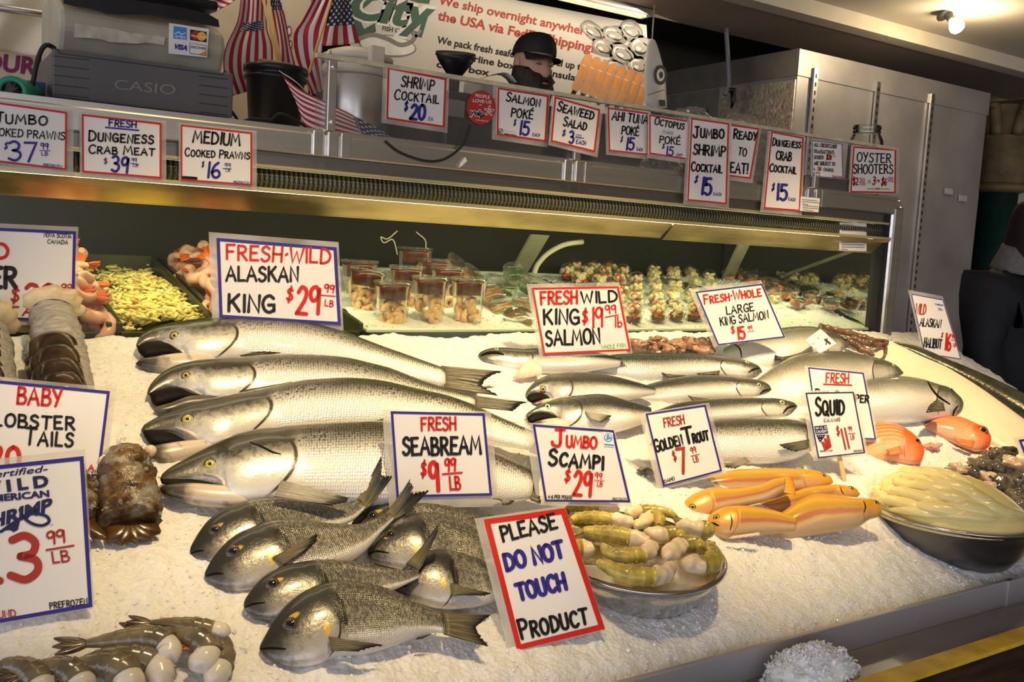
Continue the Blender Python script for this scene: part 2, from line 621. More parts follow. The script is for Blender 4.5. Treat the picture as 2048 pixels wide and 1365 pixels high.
def card(label, q, ink, bw, draw, pl, name='price_sign', cat='sign', group=None, margin=(10, 12, 10, 12), stake=None, seed=1, sleeve=True, paper=PAPER):
    """q: card corners tl,tr,br,bl in picture pixels, all on the plane pl; draw(mb) letters it"""
    n = pl[1] if pl[1].dot(EYE - pl[0]) > 0 else -pl[1]
    P = [hit(x, y, pl) for x, y in q]
    base = (P[2] + P[3]) / 2
    t = thing(name, label, cat, base, group)
    MB().slab(P, n * -0.0018).build('card', paper, t)
    if ink:
        mb = MB()
        tl, tr, br, bl = [V(p) for p in q]
        ex = ((tr - tl).normalized() + (br - bl).normalized()).normalized()
        ey = ((bl - tl).normalized() + (br - tr).normalized()).normalized()
        inn = [tl + ex * bw + ey * bw, tr - ex * bw + ey * bw, br - ex * bw - ey * bw, bl + ex * bw - ey * bw]
        out = [tl, tr, br, bl]
        vs = [hit(p[0], p[1], pl) + n * 0.0008 for p in out + inn]
        mb.add(vs, [(i, (i + 1) % 4, 4 + (i + 1) % 4, 4 + i) for i in range(4)])
        mb.build('border', INK[ink], t)
    rs = random.Random(seed)
    mb = MB()
    draw(mb, pl, rs)
    if mb.v: mb.build('lettering', INKM, t)
    if sleeve:
        l, tp, r, b = margin
        tl, tr, br, bl = [V(p) for p in q]
        ex = ((tr - tl).normalized() + (br - bl).normalized()).normalized()
        ey = ((bl - tl).normalized() + (br - tr).normalized()).normalized()
        o = [tl - ex * l - ey * tp, tr + ex * r - ey * tp, br + ex * r + ey * b, bl - ex * l + ey * b]
        MB().slab([hit(p[0], p[1], pl) - n * 0.0022 for p in o], n * -0.0006).build('plastic_sleeve', SLEEVE, t)
    if stake:
        a, b = stake
        A = hit(a[0], a[1], pl) - n * 0.006
        B = hit(b[0], b[1], pl) - n * 0.006
        dwn = (B - A).normalized()
        s = dwn.cross(n).normalized() * 0.006
        MB().slab([A - s, A + s, B + s, B - s], n * -0.004).build('stake', WOODS, t)
    return t


WOODS = mat('stick_wood', (0.62, 0.45, 0.22), 0.6, 0, 0.2, 30, stretch=(1, 1, 0.1))
# ================================================================ SETTING
def struct(o):
    o['kind'] = 'structure'
    return o


WOODD = mat('wet_dark_wood', (0.045, 0.022, 0.010), 0.45, 0, 0.6, 8, 0.3, 40, stretch=(0.6, 8, 8))
CEILM = mat('ceiling_cream', (0.60, 0.53, 0.44), 0.6, 0, 0.08, 1.5)
CREAMW = mat('cream_wall', (0.62, 0.54, 0.40), 0.7, 0, 0.15, 4)
CONC = mat('wet_concrete', (0.10, 0.095, 0.09), 0.5, 0, 0.3, 3)
SOFM = mat('soffit_paint', (0.34, 0.27, 0.22), 0.55, 0, 0.12, 1.2)

struct(MB().box((-4, -4, -0.05), (12, 6.2, 0.0)).box((-4, 3.15, 0.001), (4.4, 5.29, 0.60)).build('floor', CONC))
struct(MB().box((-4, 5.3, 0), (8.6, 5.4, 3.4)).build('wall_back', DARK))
struct(MB().box((8.6, 5.3, 0), (12, 5.4, 3.4)).build('wall_right', mat('far_wall', (0.60, 0.56, 0.48), 0.7, emit=0.0)))
struct(MB().box((-4, -4, 2.99), (12, 3.95, 3.05)).build('ceiling', CEILM))
struct(MB().box((-4, 3.83, 2.90), (12, 3.95, 2.989)).build('trim_1', mat('beam_paint', (0.70, 0.62, 0.48), 0.45, 0, 0.10, 3)))
struct(MB().box((-4, 3.951, 2.905), (12, 4.52, 2.96)).build('trim_2', SOFM))
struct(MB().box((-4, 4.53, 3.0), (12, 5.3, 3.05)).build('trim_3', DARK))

# ---- the sloping ice counter
t = thing('ice_counter', 'long grey steel fish counter holding the sloping bed of ice', 'counter', (1.1, 1.1, 0))
mb = MB()
for x0, x1, dy in ((-1.0, 2.155, 0.0), (2.13, 4.2, 0.004)):
    mb.box((x0, 1.132 - dy, 0.66), (x1, 1.144 - dy, 0.795))
PLAST = mat('grey_counter_panel', (0.44, 0.42, 0.425), 0.38, 0.2, 0.06, 2)
mb.build('front_lip', PLAST, t, 0.002)
MB().box((-1.0, 1.035, 0.64), (4.2, 1.131, 0.737)).build('ledge', mat('wet_grey_ledge', (0.22, 0.20, 0.20), 0.3, 0.2, 0.2, 5), t, 0.003)
mb = MB()
mb.add([(-1.0, 1.145, 0.60), (3.35, 1.145, 0.60), (3.35, 2.19, 0.60), (-1.0, 2.19, 0.60), (-1.0, 1.145, 0.745), (3.35, 1.145, 0.745), (3.35, 2.19, 1.215), (-1.0, 2.19, 1.215)],
       [(3, 2, 1, 0), (4, 5, 6, 7), (0, 1, 5, 4), (1, 2, 6, 5), (2, 3, 7, 6), (3, 0, 4, 7)])
mb.build('pan', DSTEEL, t)
MB().box((-0.9, 1.2, 0.0), (3.2, 2.15, 0.599)).build('base', DARK, t)

t = thing('kick_board', 'dark wet wooden board with a yellow painted top edge along the counter foot', 'board', (2.0, 0.98, 0))
MB().box((-1.0, 0.962, 0.05), (4.2, 1.0, 0.756)).build('plank', WOODD, t)
MB().box((-1.0, 0.960, 0.757), (4.2, 1.002, 0.766)).build('painted_edge', mat('yellow_paint', (0.78, 0.46, 0.03), 0.5, 0, 0.4, 14), t)

# ---- refrigerated display case
t = thing('display_case', 'long glass fronted steel display case behind the ice counter', 'display case', (1.1, 2.3, 0))
FASC = mat('fascia_steel', (0.36, 0.35, 0.33), 0.34, 1.0, 0.12, 4, stretch=(0.3, 5, 5))
MB().box((-1.0, 2.188, 1.683), (3.10, 2.24, 1.736)).build('top_rail', STEEL, t, 0.004)
MB().box((-1.0, 2.20, 1.645), (3.05, 2.23, 1.682)).build('fascia', FASC, t)
# louvre strip
mg, nt, bs = nodes_of('louvre_plastic')
tc = N(nt, 'ShaderNodeTexCoord')
wv = N(nt, 'ShaderNodeTexWave', {'Vector': tc.outputs['Object'], 'Scale': 26.0, 'Distortion': 0.3}, bands_direction='X')
nt.links.new(RAMP(nt, wv.outputs[0], [(0.2, (0.012, 0.014, 0.008)), (0.8, (0.13, 0.13, 0.08))]), bs.inputs['Base Color'])
bs.inputs['Roughness'].default_value = 0.25
bp = N(nt, 'ShaderNodeBump', {'Height': wv.outputs[0], 'Strength': 0.8, 'Distance': 0.004})
nt.links.new(bp.outputs[0], bs.inputs['Normal'])
mb = MB()
prof = [(2.214 + 0.012 * math.sin(PI * k / 6) * -1, 1.644 - 0.044 * k / 6) for k in range(7)]
mb.grid([[(-1.0, y, z), (3.05, y, z)] for y, z in prof])
mb.build('louvre_strip', mg, t)
LIPM = mat('steel_lip_glow_tint', (0.80, 0.70, 0.36), 0.3, 0.6, 0.1, 4)  # steel lips; the yellow lamp glow on them is put into the colour
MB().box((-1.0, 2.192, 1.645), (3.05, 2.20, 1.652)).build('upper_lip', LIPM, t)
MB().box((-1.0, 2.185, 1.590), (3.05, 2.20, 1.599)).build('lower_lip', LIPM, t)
mb = MB()
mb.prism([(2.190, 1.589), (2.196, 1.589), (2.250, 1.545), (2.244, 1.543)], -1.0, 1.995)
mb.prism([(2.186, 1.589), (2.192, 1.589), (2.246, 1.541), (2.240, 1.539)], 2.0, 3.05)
mb.build('canopy_shade', mat('canopy_reflection_tint', (0.46, 0.36, 0.17), 0.26, 0.8, 0.65, 2.6, stretch=(0.8, 3, 3)), t)  # steel panel; blotchy yellow-brown reflections painted into its colour
MB().tube([(-0.9, 2.30, 1.60), (3.0, 2.30, 1.60)], 0.012, 10).build('fluorescent_tube', mat('tube_glow', (1.0, 0.93, 0.55), 0.5, emit=6.0, var=0.0), t)
MB().box((-1.0, 2.205, 1.20), (3.045, 2.211, 1.546)).build('front_glass', PANE, t)
MB().box((-1.0, 2.2, 1.7365), (3.10, 2.95, 1.748)).build('counter_top', STEEL, t)
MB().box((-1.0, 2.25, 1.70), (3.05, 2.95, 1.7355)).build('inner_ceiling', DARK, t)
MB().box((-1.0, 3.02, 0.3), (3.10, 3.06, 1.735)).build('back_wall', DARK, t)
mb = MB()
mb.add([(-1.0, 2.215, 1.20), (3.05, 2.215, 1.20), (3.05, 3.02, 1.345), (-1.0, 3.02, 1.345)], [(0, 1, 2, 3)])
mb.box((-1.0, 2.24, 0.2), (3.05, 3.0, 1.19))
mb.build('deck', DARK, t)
MB().box((3.046, 2.23, 1.2), (3.052, 3.0, 1.69)).build('end_mirror', mat('mirror_panel', (0.55, 0.56, 0.50), 0.03, 1.0, 0.02), t)
MB().box((3.028, 2.196, 1.20), (3.060, 2.24, 1.70)).build('gasket', BLACKR, t)
MB().box((3.062, 2.185, 1.05), (3.125, 2.26, 1.715)).build('end_post', STEEL, t, 0.012)
MB().box((3.06, 2.26, 0.2), (3.12, 3.05, 1.72)).build('end_panel', DSTEEL, t)
# folded steel bracket and hose inside
mb = MB()
a, b = ydist(1030, 560, 2.9), ydist(1082, 470, 2.55)
s = V((0.035, 0, 0))
mb.slab([a - s, a + s, b + s, b - s], V((0, 0.012, 0.0)))
mb.build('shelf_bracket', mat('bracket_steel', (0.35, 0.34, 0.24), 0.4, 0.8), t)
a, b = ydist(1450, 572, 2.9), ydist(1495, 478, 2.55)
MB().slab([a - s * 0.8, a + s * 0.8, b + s * 0.8, b - s * 0.8], V((0, 0.012, 0))).build('shelf_bracket', mat('bracket_steel'  , (0.35, 0.34, 0.24)), t)
pts = [ydist(x, y, 2.86) for x, y in ((1068, 548), (1075, 530), (1095, 508), (1128, 490), (1165, 484))]
MB().tube(catmull(pts, 5), 0.010, 8).build('drain_hose', mat('hose_white', (0.75, 0.72, 0.50), 0.4), t)
for pp in (((795, 462), (775, 478), (762, 474), (768, 486), (786, 480), (795, 510)), ((832, 464), (850, 480), (852, 498))):
    MB().tube(catmull([ydist(x, y, 2.7) for x, y in pp], 5), 0.0018, 6).build('thin_wire', mat('wire_grey', (0.6, 0.55, 0.4), 0.4), t)

# ---- clear guard on top of the case
t = thing('sneeze_guard', 'clear acrylic guard standing on the top rail with steel posts', 'guard', (2.0, 2.19, 1.736))
GX0, GX1 = 0.845, 3.07
MB().box((GX0, 2.204, 1.70), (GX1, 2.210, 1.915)).build('acrylic_panel', ACRYL, t)
MB().box((GX0 - 0.002, 2.198, 1.9155), (GX1 + 0.002, 2.216, 1.926)).build('edge_trim', mat('yellowed_trim', (0.62, 0.55, 0.38), 0.4, 0, 0.2, 30), t)
for i, x in enumerate((0.868, 1.605, 2.62)):
    MB().box((x, 2.188, 1.745), (x + 0.022, 2.203, 1.912 if i == 0 else 1.80)).build('post', STEEL, t, 0.002)
    mb = MB()
    for dx in (-0.035, 0.0, 0.035):
        mb.box((x + dx, 2.176 if dx == 0 else 2.181, 1.683), (x + dx + 0.026, 2.187, 1.742))
    mb.build('bracket', STEEL, t, 0.002)
    mb = MB()
    for z in (1.766, 1.896) if i == 0 else (1.79,):
        mb.lathe([(0, 0.005), (0.004, 0.005), (0.006, 0.002), (0.006, 0)], Matrix.Translation((x + 0.011, 2.187, z)) @ Matrix.Rotation(PI / 2, 4, 'X'), 10)
    mb.build('bolt', STEEL, t)

# ---- ice
def ice_mat(name, col, sc=1.0):
    m, nt, bs = nodes_of(name)
    tc = N(nt, 'ShaderNodeTexCoord')
    n1 = N(nt, 'ShaderNodeTexNoise', {'Vector': tc.outputs['Object'], 'Scale': 55.0 * sc, 'Detail': 6.0, 'Roughness': 0.65})
    v1 = N(nt, 'ShaderNodeTexVoronoi', {'Vector': tc.outputs['Object'], 'Scale': 120.0 * sc})
    v2 = N(nt, 'ShaderNodeTexVoronoi', {'Vector': tc.outputs['Object'], 'Scale': 45.0 * sc}, feature='SMOOTH_F1')
    h = MATH(nt, 'ADD', MATH(nt, 'MULTIPLY', n1.outputs[0], 0.9), MATH(nt, 'MULTIPLY', v1.outputs['Distance'], 0.5))
    h = MATH(nt, 'ADD', h, MATH(nt, 'MULTIPLY', v2.outputs['Distance'], 0.6))
    bp = N(nt, 'ShaderNodeBump', {'Height': h, 'Strength': 0.75, 'Distance': 0.007})
    nt.links.new(bp.outputs[0], bs.inputs['Normal'])
    lo = [c * 0.90 for c in col]
    nt.links.new(RAMP(nt, n1.outputs[0], [(0.35, lo), (0.65, col)]), bs.inputs['Base Color'])
    bs.inputs['Roughness'].default_value = 0.34
    bs.inputs['Subsurface Weight'].default_value = 0.35
    bs.inputs['Subsurface Radius'].default_value = (0.016, 0.014, 0.011)
    bs.inputs['Subsurface Scale'].default_value = 1.0
    bs.inputs['Specular IOR Level'].default_value = 0.4
    return m


ICEM = ice_mat('crushed_ice', (0.90, 0.90, 0.89))
BOWL1 = (hit(1268, 1100, (ICE_P + ICE_N * 0.028, ICE_N)) + V((0, .035, 0)), 0.158)        # bowl centres over the ice, clear radius
BOWL2 = (hit(1903, 1022, (ICE_P + ICE_N * 0.040, ICE_N)) + V((0, .035, 0)), 0.175)


def ice_height(x, y):
    z = ice_z(y) - 0.006
    z += 0.012 * noise.noise(V((x * 3.1, y * 3.1, 0.3))) + 0.010 * noise.noise(V((x * 9, y * 9, 1.7)))
    z += 0.0055 * noise.noise(V((x * 33, y * 33, 4.2))) + 0.0035 * noise.noise(V((x * 90, y * 90, 7.7)))
    e = min(1.0, max(0.0, (y - 1.145) / 0.05))
    z -= (1 - e) * 0.012
    for c, r in (BOWL1, BOWL2):
        d = math.hypot(x - c.x, (y - c.y) * 1.05)
        if d < r: z -= 0.12 * (1 - (d / r) ** 4)
    return z


mb = MB()
nx, ny = 560, 150
rows = []
for i in range(nx + 1):
    x = -0.55 + 3.90 * i / nx
    rows.append([(x, 1.146 + 1.054 * j / ny, ice_height(x, 1.146 + 1.054 * j / ny)) for j in range(ny + 1)])
ICE_ROWS = mb.grid(rows)

CHIPM = mat('ice_chip', (0.93, 0.93, 0.92), 0.14, 0, 0.03, sss=0.5, spec=0.6)


def chip(mb, c, r, rng, mat=0):
    vs = []
    for k in range(6):
        d = V(((1, 0, 0), (-1, 0, 0), (0, 1, 0), (0, -1, 0), (0, 0, 1), (0, 0, -1))[k]) + V((rng.uniform(-.45, .45), rng.uniform(-.45, .45), rng.uniform(-.45, .45)))
        vs.append(d * r * rng.uniform(0.6, 1.2))
    R = Matrix.Rotation(rng.uniform(0, 6), 3, V((rng.random(), rng.random(), rng.random() + .1)))
    mb.add([c + R @ v for v in vs], [(0, 2, 4), (2, 1, 4), (1, 3, 4), (3, 0, 4), (2, 0, 5), (1, 2, 5), (3, 1, 5), (0, 3, 5)], mat)


mb = ICE_ROWS
rg = random.Random(3)
for k in range(9000):
    y = 1.15 + 1.02 * rg.random() ** 1.5
    x = rg.uniform(-0.3, 3.3)
    if any(math.hypot(x - c.x, y - c.y) < r + 0.01 for c, r in (BOWL1, BOWL2)): continue
    chip(mb, V((x, y, ice_height(x, y) + 0.0005)), rg.uniform(0.0015, 0.0038) * (1.2 if y < 1.4 else 1), rg, 1)
tag(mb.build('ice', [ICEM, CHIPM]), 'sloping bed of crushed ice under all the fish on the counter', 'ice', kind='stuff')

# heap of spilled ice on the ledge
mb = MB()
c0 = V((1.345, 1.075, 0.725))
rows = []
rg = random.Random(11)
mc = V((ydist(1620, 1360, 1.06).x, 1.06, 0.735))
for i in range(19):
    ph = PI / 2 * i / 18
    row = []
    for k in range(44):
        th = 2 * PI * k / 44
        r = math.sin(ph)
        p = V((r * math.cos(th) * 0.105, r * math.sin(th) * 0.062, math.cos(ph) * 0.075))
        q = mc + p
        p *= 1 + 0.25 * noise.noise(q * 22) + 0.13 * noise.noise(q * 60)
        row.append(mc + p)
    rows.append(row)
mb.grid(rows, 0, True)
for k in range(1100):
    r = rows[rg.randrange(1, 18)]
    chip(mb, V(r[rg.randrange(44)]) + V((rg.uniform(-.004, .004), rg.uniform(-.004, .004), rg.uniform(-.002, .004))), rg.uniform(0.002, 0.005), rg)
tag(mb.build('ice_heap', CHIPM), 'heap of spilled crushed ice lying on the ledge below the lip', 'ice', kind='stuff')
# ================================================================ SIGNS
def T(items):
    def draw(mb, pl, rs):
        for it in items:
            if it[0] == 'L':
                line(mb, pl, [(it[1], it[2]), (it[3], it[4])], it[5], it[6])
            else:
                s, x0, y0, x1, y1, h, ink = it[:7]
                pen(mb, pl, s, (x0, y0), (x1, y1), h, ink, (it[7] if len(it) > 7 else 0.15) * 1.12, rng=rs)
    return draw


RAIL = ypl(2.178)
G1 = ypl(2.199)
G2 = ypl(2.176)
gr = 'price cards taped along the top rail'
card('white red-bordered price card reading jumbo cooked prawns, cut by the left edge of the photo', [(-28, 201), (134, 224), (133, 341), (-27, 322)], 'r', 4,
     T([('Jumbo', -16, 246, 95, 250, 22, 'k'), ('COOKED PRAWNS', -30, 270, 130, 280, 15, 'k'), ('$', 7, 297, 15, 298, 12, 'b'), ('37', 14, 321, 74, 323, 38, 'b', .12),
        ('99', 80, 298, 96, 299, 12, 'b'), ('L', 79, 301, 100, 302, 1.5, 'b'), ('LB', 82, 311, 96, 312, 8, 'b'), ('PREFROZEN', 86, 333, 124, 337, 6, 'b')]), RAIL, group=gr, seed=1, margin=(8, 6, 14, 12))
card('white red-bordered price card reading fresh Dungeness crab meat, middle of three on the rail', [(163, 228), (323, 246), (323, 358), (164, 345)], 'r', 4,
     T([('FRESH', 216, 252, 273, 256, 13, 'b', .2), ('L', 211, 255, 277, 261, 3, 'b'), ('Dungeness', 175, 281, 308, 288, 20, 'k', .17), ('Crab Meat', 175, 306, 310, 312, 17, 'k', .17),
        ('$', 207, 327, 215, 327, 10, 'b'), ('39', 220, 343, 257, 346, 31, 'b'), ('99', 262, 324, 273, 325, 8, 'b'), ('L', 261, 327, 277, 329, 1.5, 'b'), ('LB', 265, 333, 276, 334, 6, 'b')]), RAIL, group=gr, seed=2, margin=(4, 5, 10, 10))
card('white red-bordered price card reading medium cooked prawns, right of three on the rail', [(361, 249), (504, 265), (504, 372), (361, 361)], 'r', 3.5,
     T([('MEDIUM', 383, 284, 481, 292, 23, 'k', .16), ('Cooked Prawns', 368, 312, 500, 319, 16, 'k'), ('$', 402, 333, 408, 334, 10, 'b'), ('16', 412, 354, 441, 356, 30, 'b'),
        ('99', 448, 334, 461, 335, 8, 'b'), ('L', 446, 337, 462, 338, 1.5, 'b'), ('LB', 450, 343, 460, 344, 5, 'b'), ('L', 366, 355, 392, 357, 6, 'k'), ('PREFROZEN', 466, 367, 500, 369, 5, 'b')]), RAIL, group=gr, seed=3, margin=(3, 4, 10, 8))
gr = 'price cards taped to the acrylic guard'
card('white price card reading shrimp cocktail 20 each on the acrylic guard', [(775, 134), (893, 157), (889, 256), (772, 238)], 'r', 4,
     T([('SHRIMP', 800, 172, 868, 182, 21, 'k', .13), ('Cocktail', 786, 198, 878, 208, 20, 'k', .13), ('$', 807, 220, 815, 221, 17, 'b'), ('20', 817, 237, 851, 241, 29, 'b', .19), ('EA', 856, 241, 866, 242, 7, 'b')]), G1, group=gr, seed=4, margin=(8, 2, 7, 9))


def seafood_logo(mb, pl, c, r):
    disc2(mb, pl, c, r, 'k')
    disc2(mb, pl, c, r * 0.72, 'w', 0.0013)
    line(mb, pl, [(c[0] - r * .4, c[1] + r * .4), c, (c[0] + r * .4, c[1] - r * .4)], r * .4, 'k', 0.0015)


def d_salmon(mb, pl, rs):
    T([('Salmon', 1010, 202, 1080, 214, 18, 'k'), ('POK@', 1020, 233, 1066, 239, 17, 'k'), ('$', 1026, 250, 1031, 251, 11, 'b'), ('15', 1037, 268, 1058, 271, 27, 'b'), ('EACH', 1064, 272, 1079, 274, 6, 'b')])(mb, pl, rs)
    seafood_logo(mb, pl, (1001, 262), 5)
    typ(mb, pl, 'Monterey Bay Aquarium', (1008, 262), (1033, 266), 2, 'a')
    typ(mb, pl, 'Seafood Watch', (1008, 269), (1032, 273), 4, 'k', 0.02)


card('white price card reading salmon poke 15 each, beside the round red sticker', [(995, 175), (1097, 191), (1092, 284), (993, 270)], 'r', 3.5, d_salmon, G1, group=gr, seed=5, margin=(8, 3, 4, 10))
card('tilted white price card reading seaweed salad on the acrylic guard', [(1109, 193), (1200, 219), (1190, 305), (1101, 283)], 'r', 3.5,
     T([('Seaweed', 1112, 221, 1187, 240, 19, 'k'), ('Salad', 1124, 251, 1173, 261, 18, 'k'), ('$', 1123, 271, 1130, 272, 11, 'b'), ('3', 1136, 286, 1148, 287, 24, 'b'), ('00', 1151, 273, 1162, 275, 5, 'b'), ('L', 1150, 275, 1167, 277, 1.5, 'b'), ('EACH', 1151, 287, 1171, 291, 8, 'b')]), G2, group=gr, seed=6, margin=(3, 2, 7, 8))
card('white price card reading ahi tuna poke 15 each on the acrylic guard', [(1215, 215), (1297, 226), (1296, 311), (1217, 302)], 'r', 3,
     T([('AHI TUNA', 1222, 239, 1296, 249, 17, 'k'), ('POK@', 1241, 268, 1278, 272, 16, 'k'), ('$', 1240, 283, 1244, 284, 10, 'b'), ('15', 1250, 299, 1268, 301, 24, 'b'), ('EACH', 1272, 301, 1284, 303, 6, 'b')]), G1, group=gr, seed=7, margin=(4, 2, 2, 8))
card('white price card reading octopus poke 15 each on the acrylic guard', [(1298, 229), (1379, 242), (1377, 320), (1298, 308)], 'r', 3,
     T([('Octopus', 1307, 249, 1368, 260, 15, 'k'), ('(TAKO)', 1324, 267, 1345, 270, 6, 'k', .1), ('POK@', 1317, 286, 1361, 290, 14, 'k'), ('$', 1323, 296, 1328, 297, 9, 'b'), ('15', 1331, 310, 1346, 312, 17, 'b'), ('EACH', 1352, 312, 1364, 313, 5, 'b')]), G2, group=gr, seed=8, margin=(2, 2, 3, 8))
card('tall white price card reading jumbo shrimp cocktail 15 each on the acrylic guard', [(1382, 236), (1458, 247), (1453, 409), (1374, 401)], 'r', 3,
     T([('Jumbo', 1384, 275, 1449, 277, 22, 'k'), ('SHRIMP', 1384, 308, 1451, 314, 20, 'k'), ('Cocktail', 1380, 342, 1445, 346, 18, 'k'), ('$', 1387, 364, 1394, 366, 13, 'b'), ('15', 1400, 388, 1424, 390, 33, 'b'), ('EACH', 1426, 391, 1442, 392, 6, 'b')]), ypl(2.170), group=gr, seed=9, margin=(6, 1, 6, 8))
card('white card reading ready to eat, tucked behind the jumbo shrimp cocktail card', [(1446, 247), (1518, 257), (1501, 358), (1443, 351)], 'r', 3,
     T([('Ready', 1465, 277, 1514, 281, 19, 'k'), ('TO', 1474, 310, 1493, 313, 15, 'k'), ('EAT!', 1458, 345, 1496, 348, 20, 'k')]), ypl(2.182), group=gr, seed=10, margin=(2, 1, 6, 8))
card('tall white price card reading Dungeness crab cocktail 15 each', [(1542, 263), (1607, 275), (1600, 423), (1527, 417)], 'r', 3,
     T([('Dungeness', 1543, 291, 1602, 297, 15, 'k'), ('CRAB', 1550, 319, 1583, 322, 17, 'k'), ('Cocktail', 1537, 343, 1593, 348, 16, 'k'), ('$', 1542, 380, 1548, 381, 13, 'b'), ('15', 1551, 399, 1575, 401, 31, 'b'), ('EACH', 1576, 401, 1590, 403, 6, 'b')]), G2, group=gr, seed=11, margin=(5, 1, 5, 8))
card('small white card about the charge on credit card payments', [(1624, 281), (1684, 288), (1686, 358), (1624, 353)], 'b', 1.2,
     T([('ALL CREDITCARD', 1627, 293, 1673, 297, 7, 'k'), ('TRANSACTIONS', 1626, 306, 1668, 309, 7, 'k'), ('UNDER', 1627, 318, 1647, 319, 7, 'k'), ('$20', 1651, 319, 1663, 320, 9, 'd', .2), ('00', 1665, 314, 1671, 314, 3, 'd'),
        ('ARE SUBJECT TO', 1627, 330, 1670, 332, 7, 'k'), ('A', 1626, 341, 1630, 341, 6, 'k'), ('.50', 1633, 341, 1642, 342, 7, 'd', .2), ('CHARGE.', 1646, 342, 1668, 344, 6, 'k'), ('THANK YOU!', 1663, 355, 1683, 357, 4, 'd')]), G1, group=gr, seed=12, margin=(1, 1, 1, 1))
card('white price card reading oyster shooters at the right end of the guard', [(1706, 293), (1792, 299), (1791, 387), (1700, 385)], 'r', 3,
     T([('OYSTER', 1712, 323, 1782, 326, 18, 'k', .12), ('SHOOTERS', 1705, 347, 1786, 348, 18, 'k', .12), ('$2', 1704, 370, 1717, 370, 14, 'd'), ('50', 1718, 363, 1729, 364, 7, 'd'), ('L', 1717, 365, 1730, 366, 1.2, 'd'), ('EACH', 1719, 371, 1730, 371, 4, 'd'),
        ('OR', 1734, 366, 1741, 367, 6, 'g'), ('3', 1743, 369, 1750, 370, 16, 'd'), ('FOR', 1752, 364, 1759, 365, 5, 'd'), ('$6', 1761, 370, 1773, 371, 14, 'd'), ('00', 1775, 361, 1786, 362, 7, 'd'), ('L', 1774, 363, 1788, 364, 1.2, 'd'),
        ('L', 1735, 378, 1750, 378, 2.6, 'g'), ('L', 1752, 378, 1758, 378, 3, 'r'), ('L', 1760, 378, 1778, 379, 2.6, 'g')]), G1, group=gr, seed=13, margin=(2, 2, 8, 2))


# round red review sticker
def d_yelp(mb, pl, rs):
    disc2(mb, pl, (962, 215), 29, 'd', 0.0006, 40, 34)
    disc2(mb, pl, (962, 215), 29, 'r', 0.0004, 40, 33)
    typ(mb, pl, 'PEOPLE', (950, 194), (979, 198), 6.5, 'w', 0.01)
    typ(mb, pl, 'LOVE US', (945, 204), (982, 208), 6.5, 'w', 0.01)
    typ(mb, pl, 'ON', (957, 211), (963, 212), 3, 'w')
    typ(mb, pl, 'yelp', (938, 229), (968, 234), 12, 'w', 0.09, 0.0012)
    typ(mb, pl, 'yelp', (939, 229), (967, 234), 12, 'k', 0.02, 0.0016)
    for k in range(5):
        a = 2 * PI * k / 5 - PI / 2 + 0.1
        c = (978 + 6 * math.cos(a), 222 + 6.5 * math.sin(a))
        disc2(mb, pl, c, 5, 'w', 0.0012, 12, 2.6, 0, a)
        disc2(mb, pl, c, 3.6, 'd', 0.0016, 12, 1.4, 0, a)
    typ(mb, pl, 'www.yelp.com', (951, 241), (976, 244), 3.2, 'w')


mb = MB(); d_yelp(mb, G1, random)
tag(mb.build('round_sticker', INKM), 'round red sticker reading people love us, on the acrylic guard', 'sticker')


def d_note(mb, pl, rs):
    for i, w in enumerate((30, 34, 12, 32, 33, 22)):
        line(mb, pl, [(1604 + i * .3, 399 + i * 4), (1604 + w, 402 + i * 4)], 1.1, 'a')


card('small printed white notice hanging below the guard beside the Dungeness card', [(1602, 393), (1640, 397), (1637, 425), (1600, 422)], None, 0, d_note, ypl(2.172), name='paper_notice', cat='notice', sleeve=False)


def d_note2(mb, pl, rs):
    typ(mb, pl, 'OYSTER SHOTS', (1683, 452), (1707, 454), 4, 'a', 0.02)
    for i, (w, yy) in enumerate(((28, 461), (18, 461.5), (46, 476), (48, 480.5), (49, 485), (47, 489.5), (48, 494), (14, 498.5))):
        x0 = 1683 if i != 1 else 1714
        line(mb, pl, [(x0, yy), (x0 + w - 3, yy + .8)], 1.6 if i != 1 else 3, 'a')


card('printed white notice taped inside the right end of the case glass', [(1680, 445), (1733, 447), (1733, 503), (1679, 501)], None, 0, d_note2, ypl(2.2045), name='paper_notice', cat='notice', sleeve=False)

# ---- cards standing in the ice
FACE = V((-0.22, -1, 0.42)).normalized()


def icep(base, n=FACE, lift=0.0):
    return (hit(base[0], base[1], (ICE_P + ICE_N * lift, ICE_N)), V(n).normalized())


gr = 'price cards stuck in the ice'
card('blue-bordered card from Nova Scotia at the left edge, behind the big lobster tail', [(-130, 450), (152, 463), (148, 645), (-130, 636)], 'b', 6,
     T([('NOVA SCOTIA', 87, 474, 143, 477, 8, 'k'), ('CANADA', 94, 487, 136, 489, 8, 'k'), ('COLD', -96, 514, 18, 517, 30, 'r', .2), ('WATER', -130, 572, 36, 576, 40, 'k', .2), ('$', 20, 603, 38, 604, 26, 'd', .16),
        ('20', 48, 604, 116, 604, 34, 'd', .22), ('99', 121, 582, 144, 584, 15, 'd'), ('L', 120, 589, 148, 591, 2, 'd'), ('LB', 124, 602, 143, 603, 10, 'd'), ('TAIL', 12, 630, 110, 632, 17, 'd', .2)]), icep((75, 683), (0, -1, .02)), group=gr, seed=20, margin=(8, 9, 5, 9))
card('blue-bordered card reading baby lobster tails', [(-90, 753), (220, 783), (199, 956), (-95, 938)], 'b', 6,
     T([('BABY', 31, 808, 125, 814, 33, 'r'), ('Lobster', -18, 851, 151, 861, 31, 'k', .15), ('Tails', 46, 888, 147, 895, 33, 'k', .14), ('$20', -60, 938, 42, 940, 46, 'r', .17), ('U.S.A.', 144, 940, 193, 942, 11, 'r', .2), ('PREFROZEN', 134, 949, 195, 951, 8, 'k')]), icep((80, 990)), group=gr, seed=21, margin=(8, 8, 12, 6))


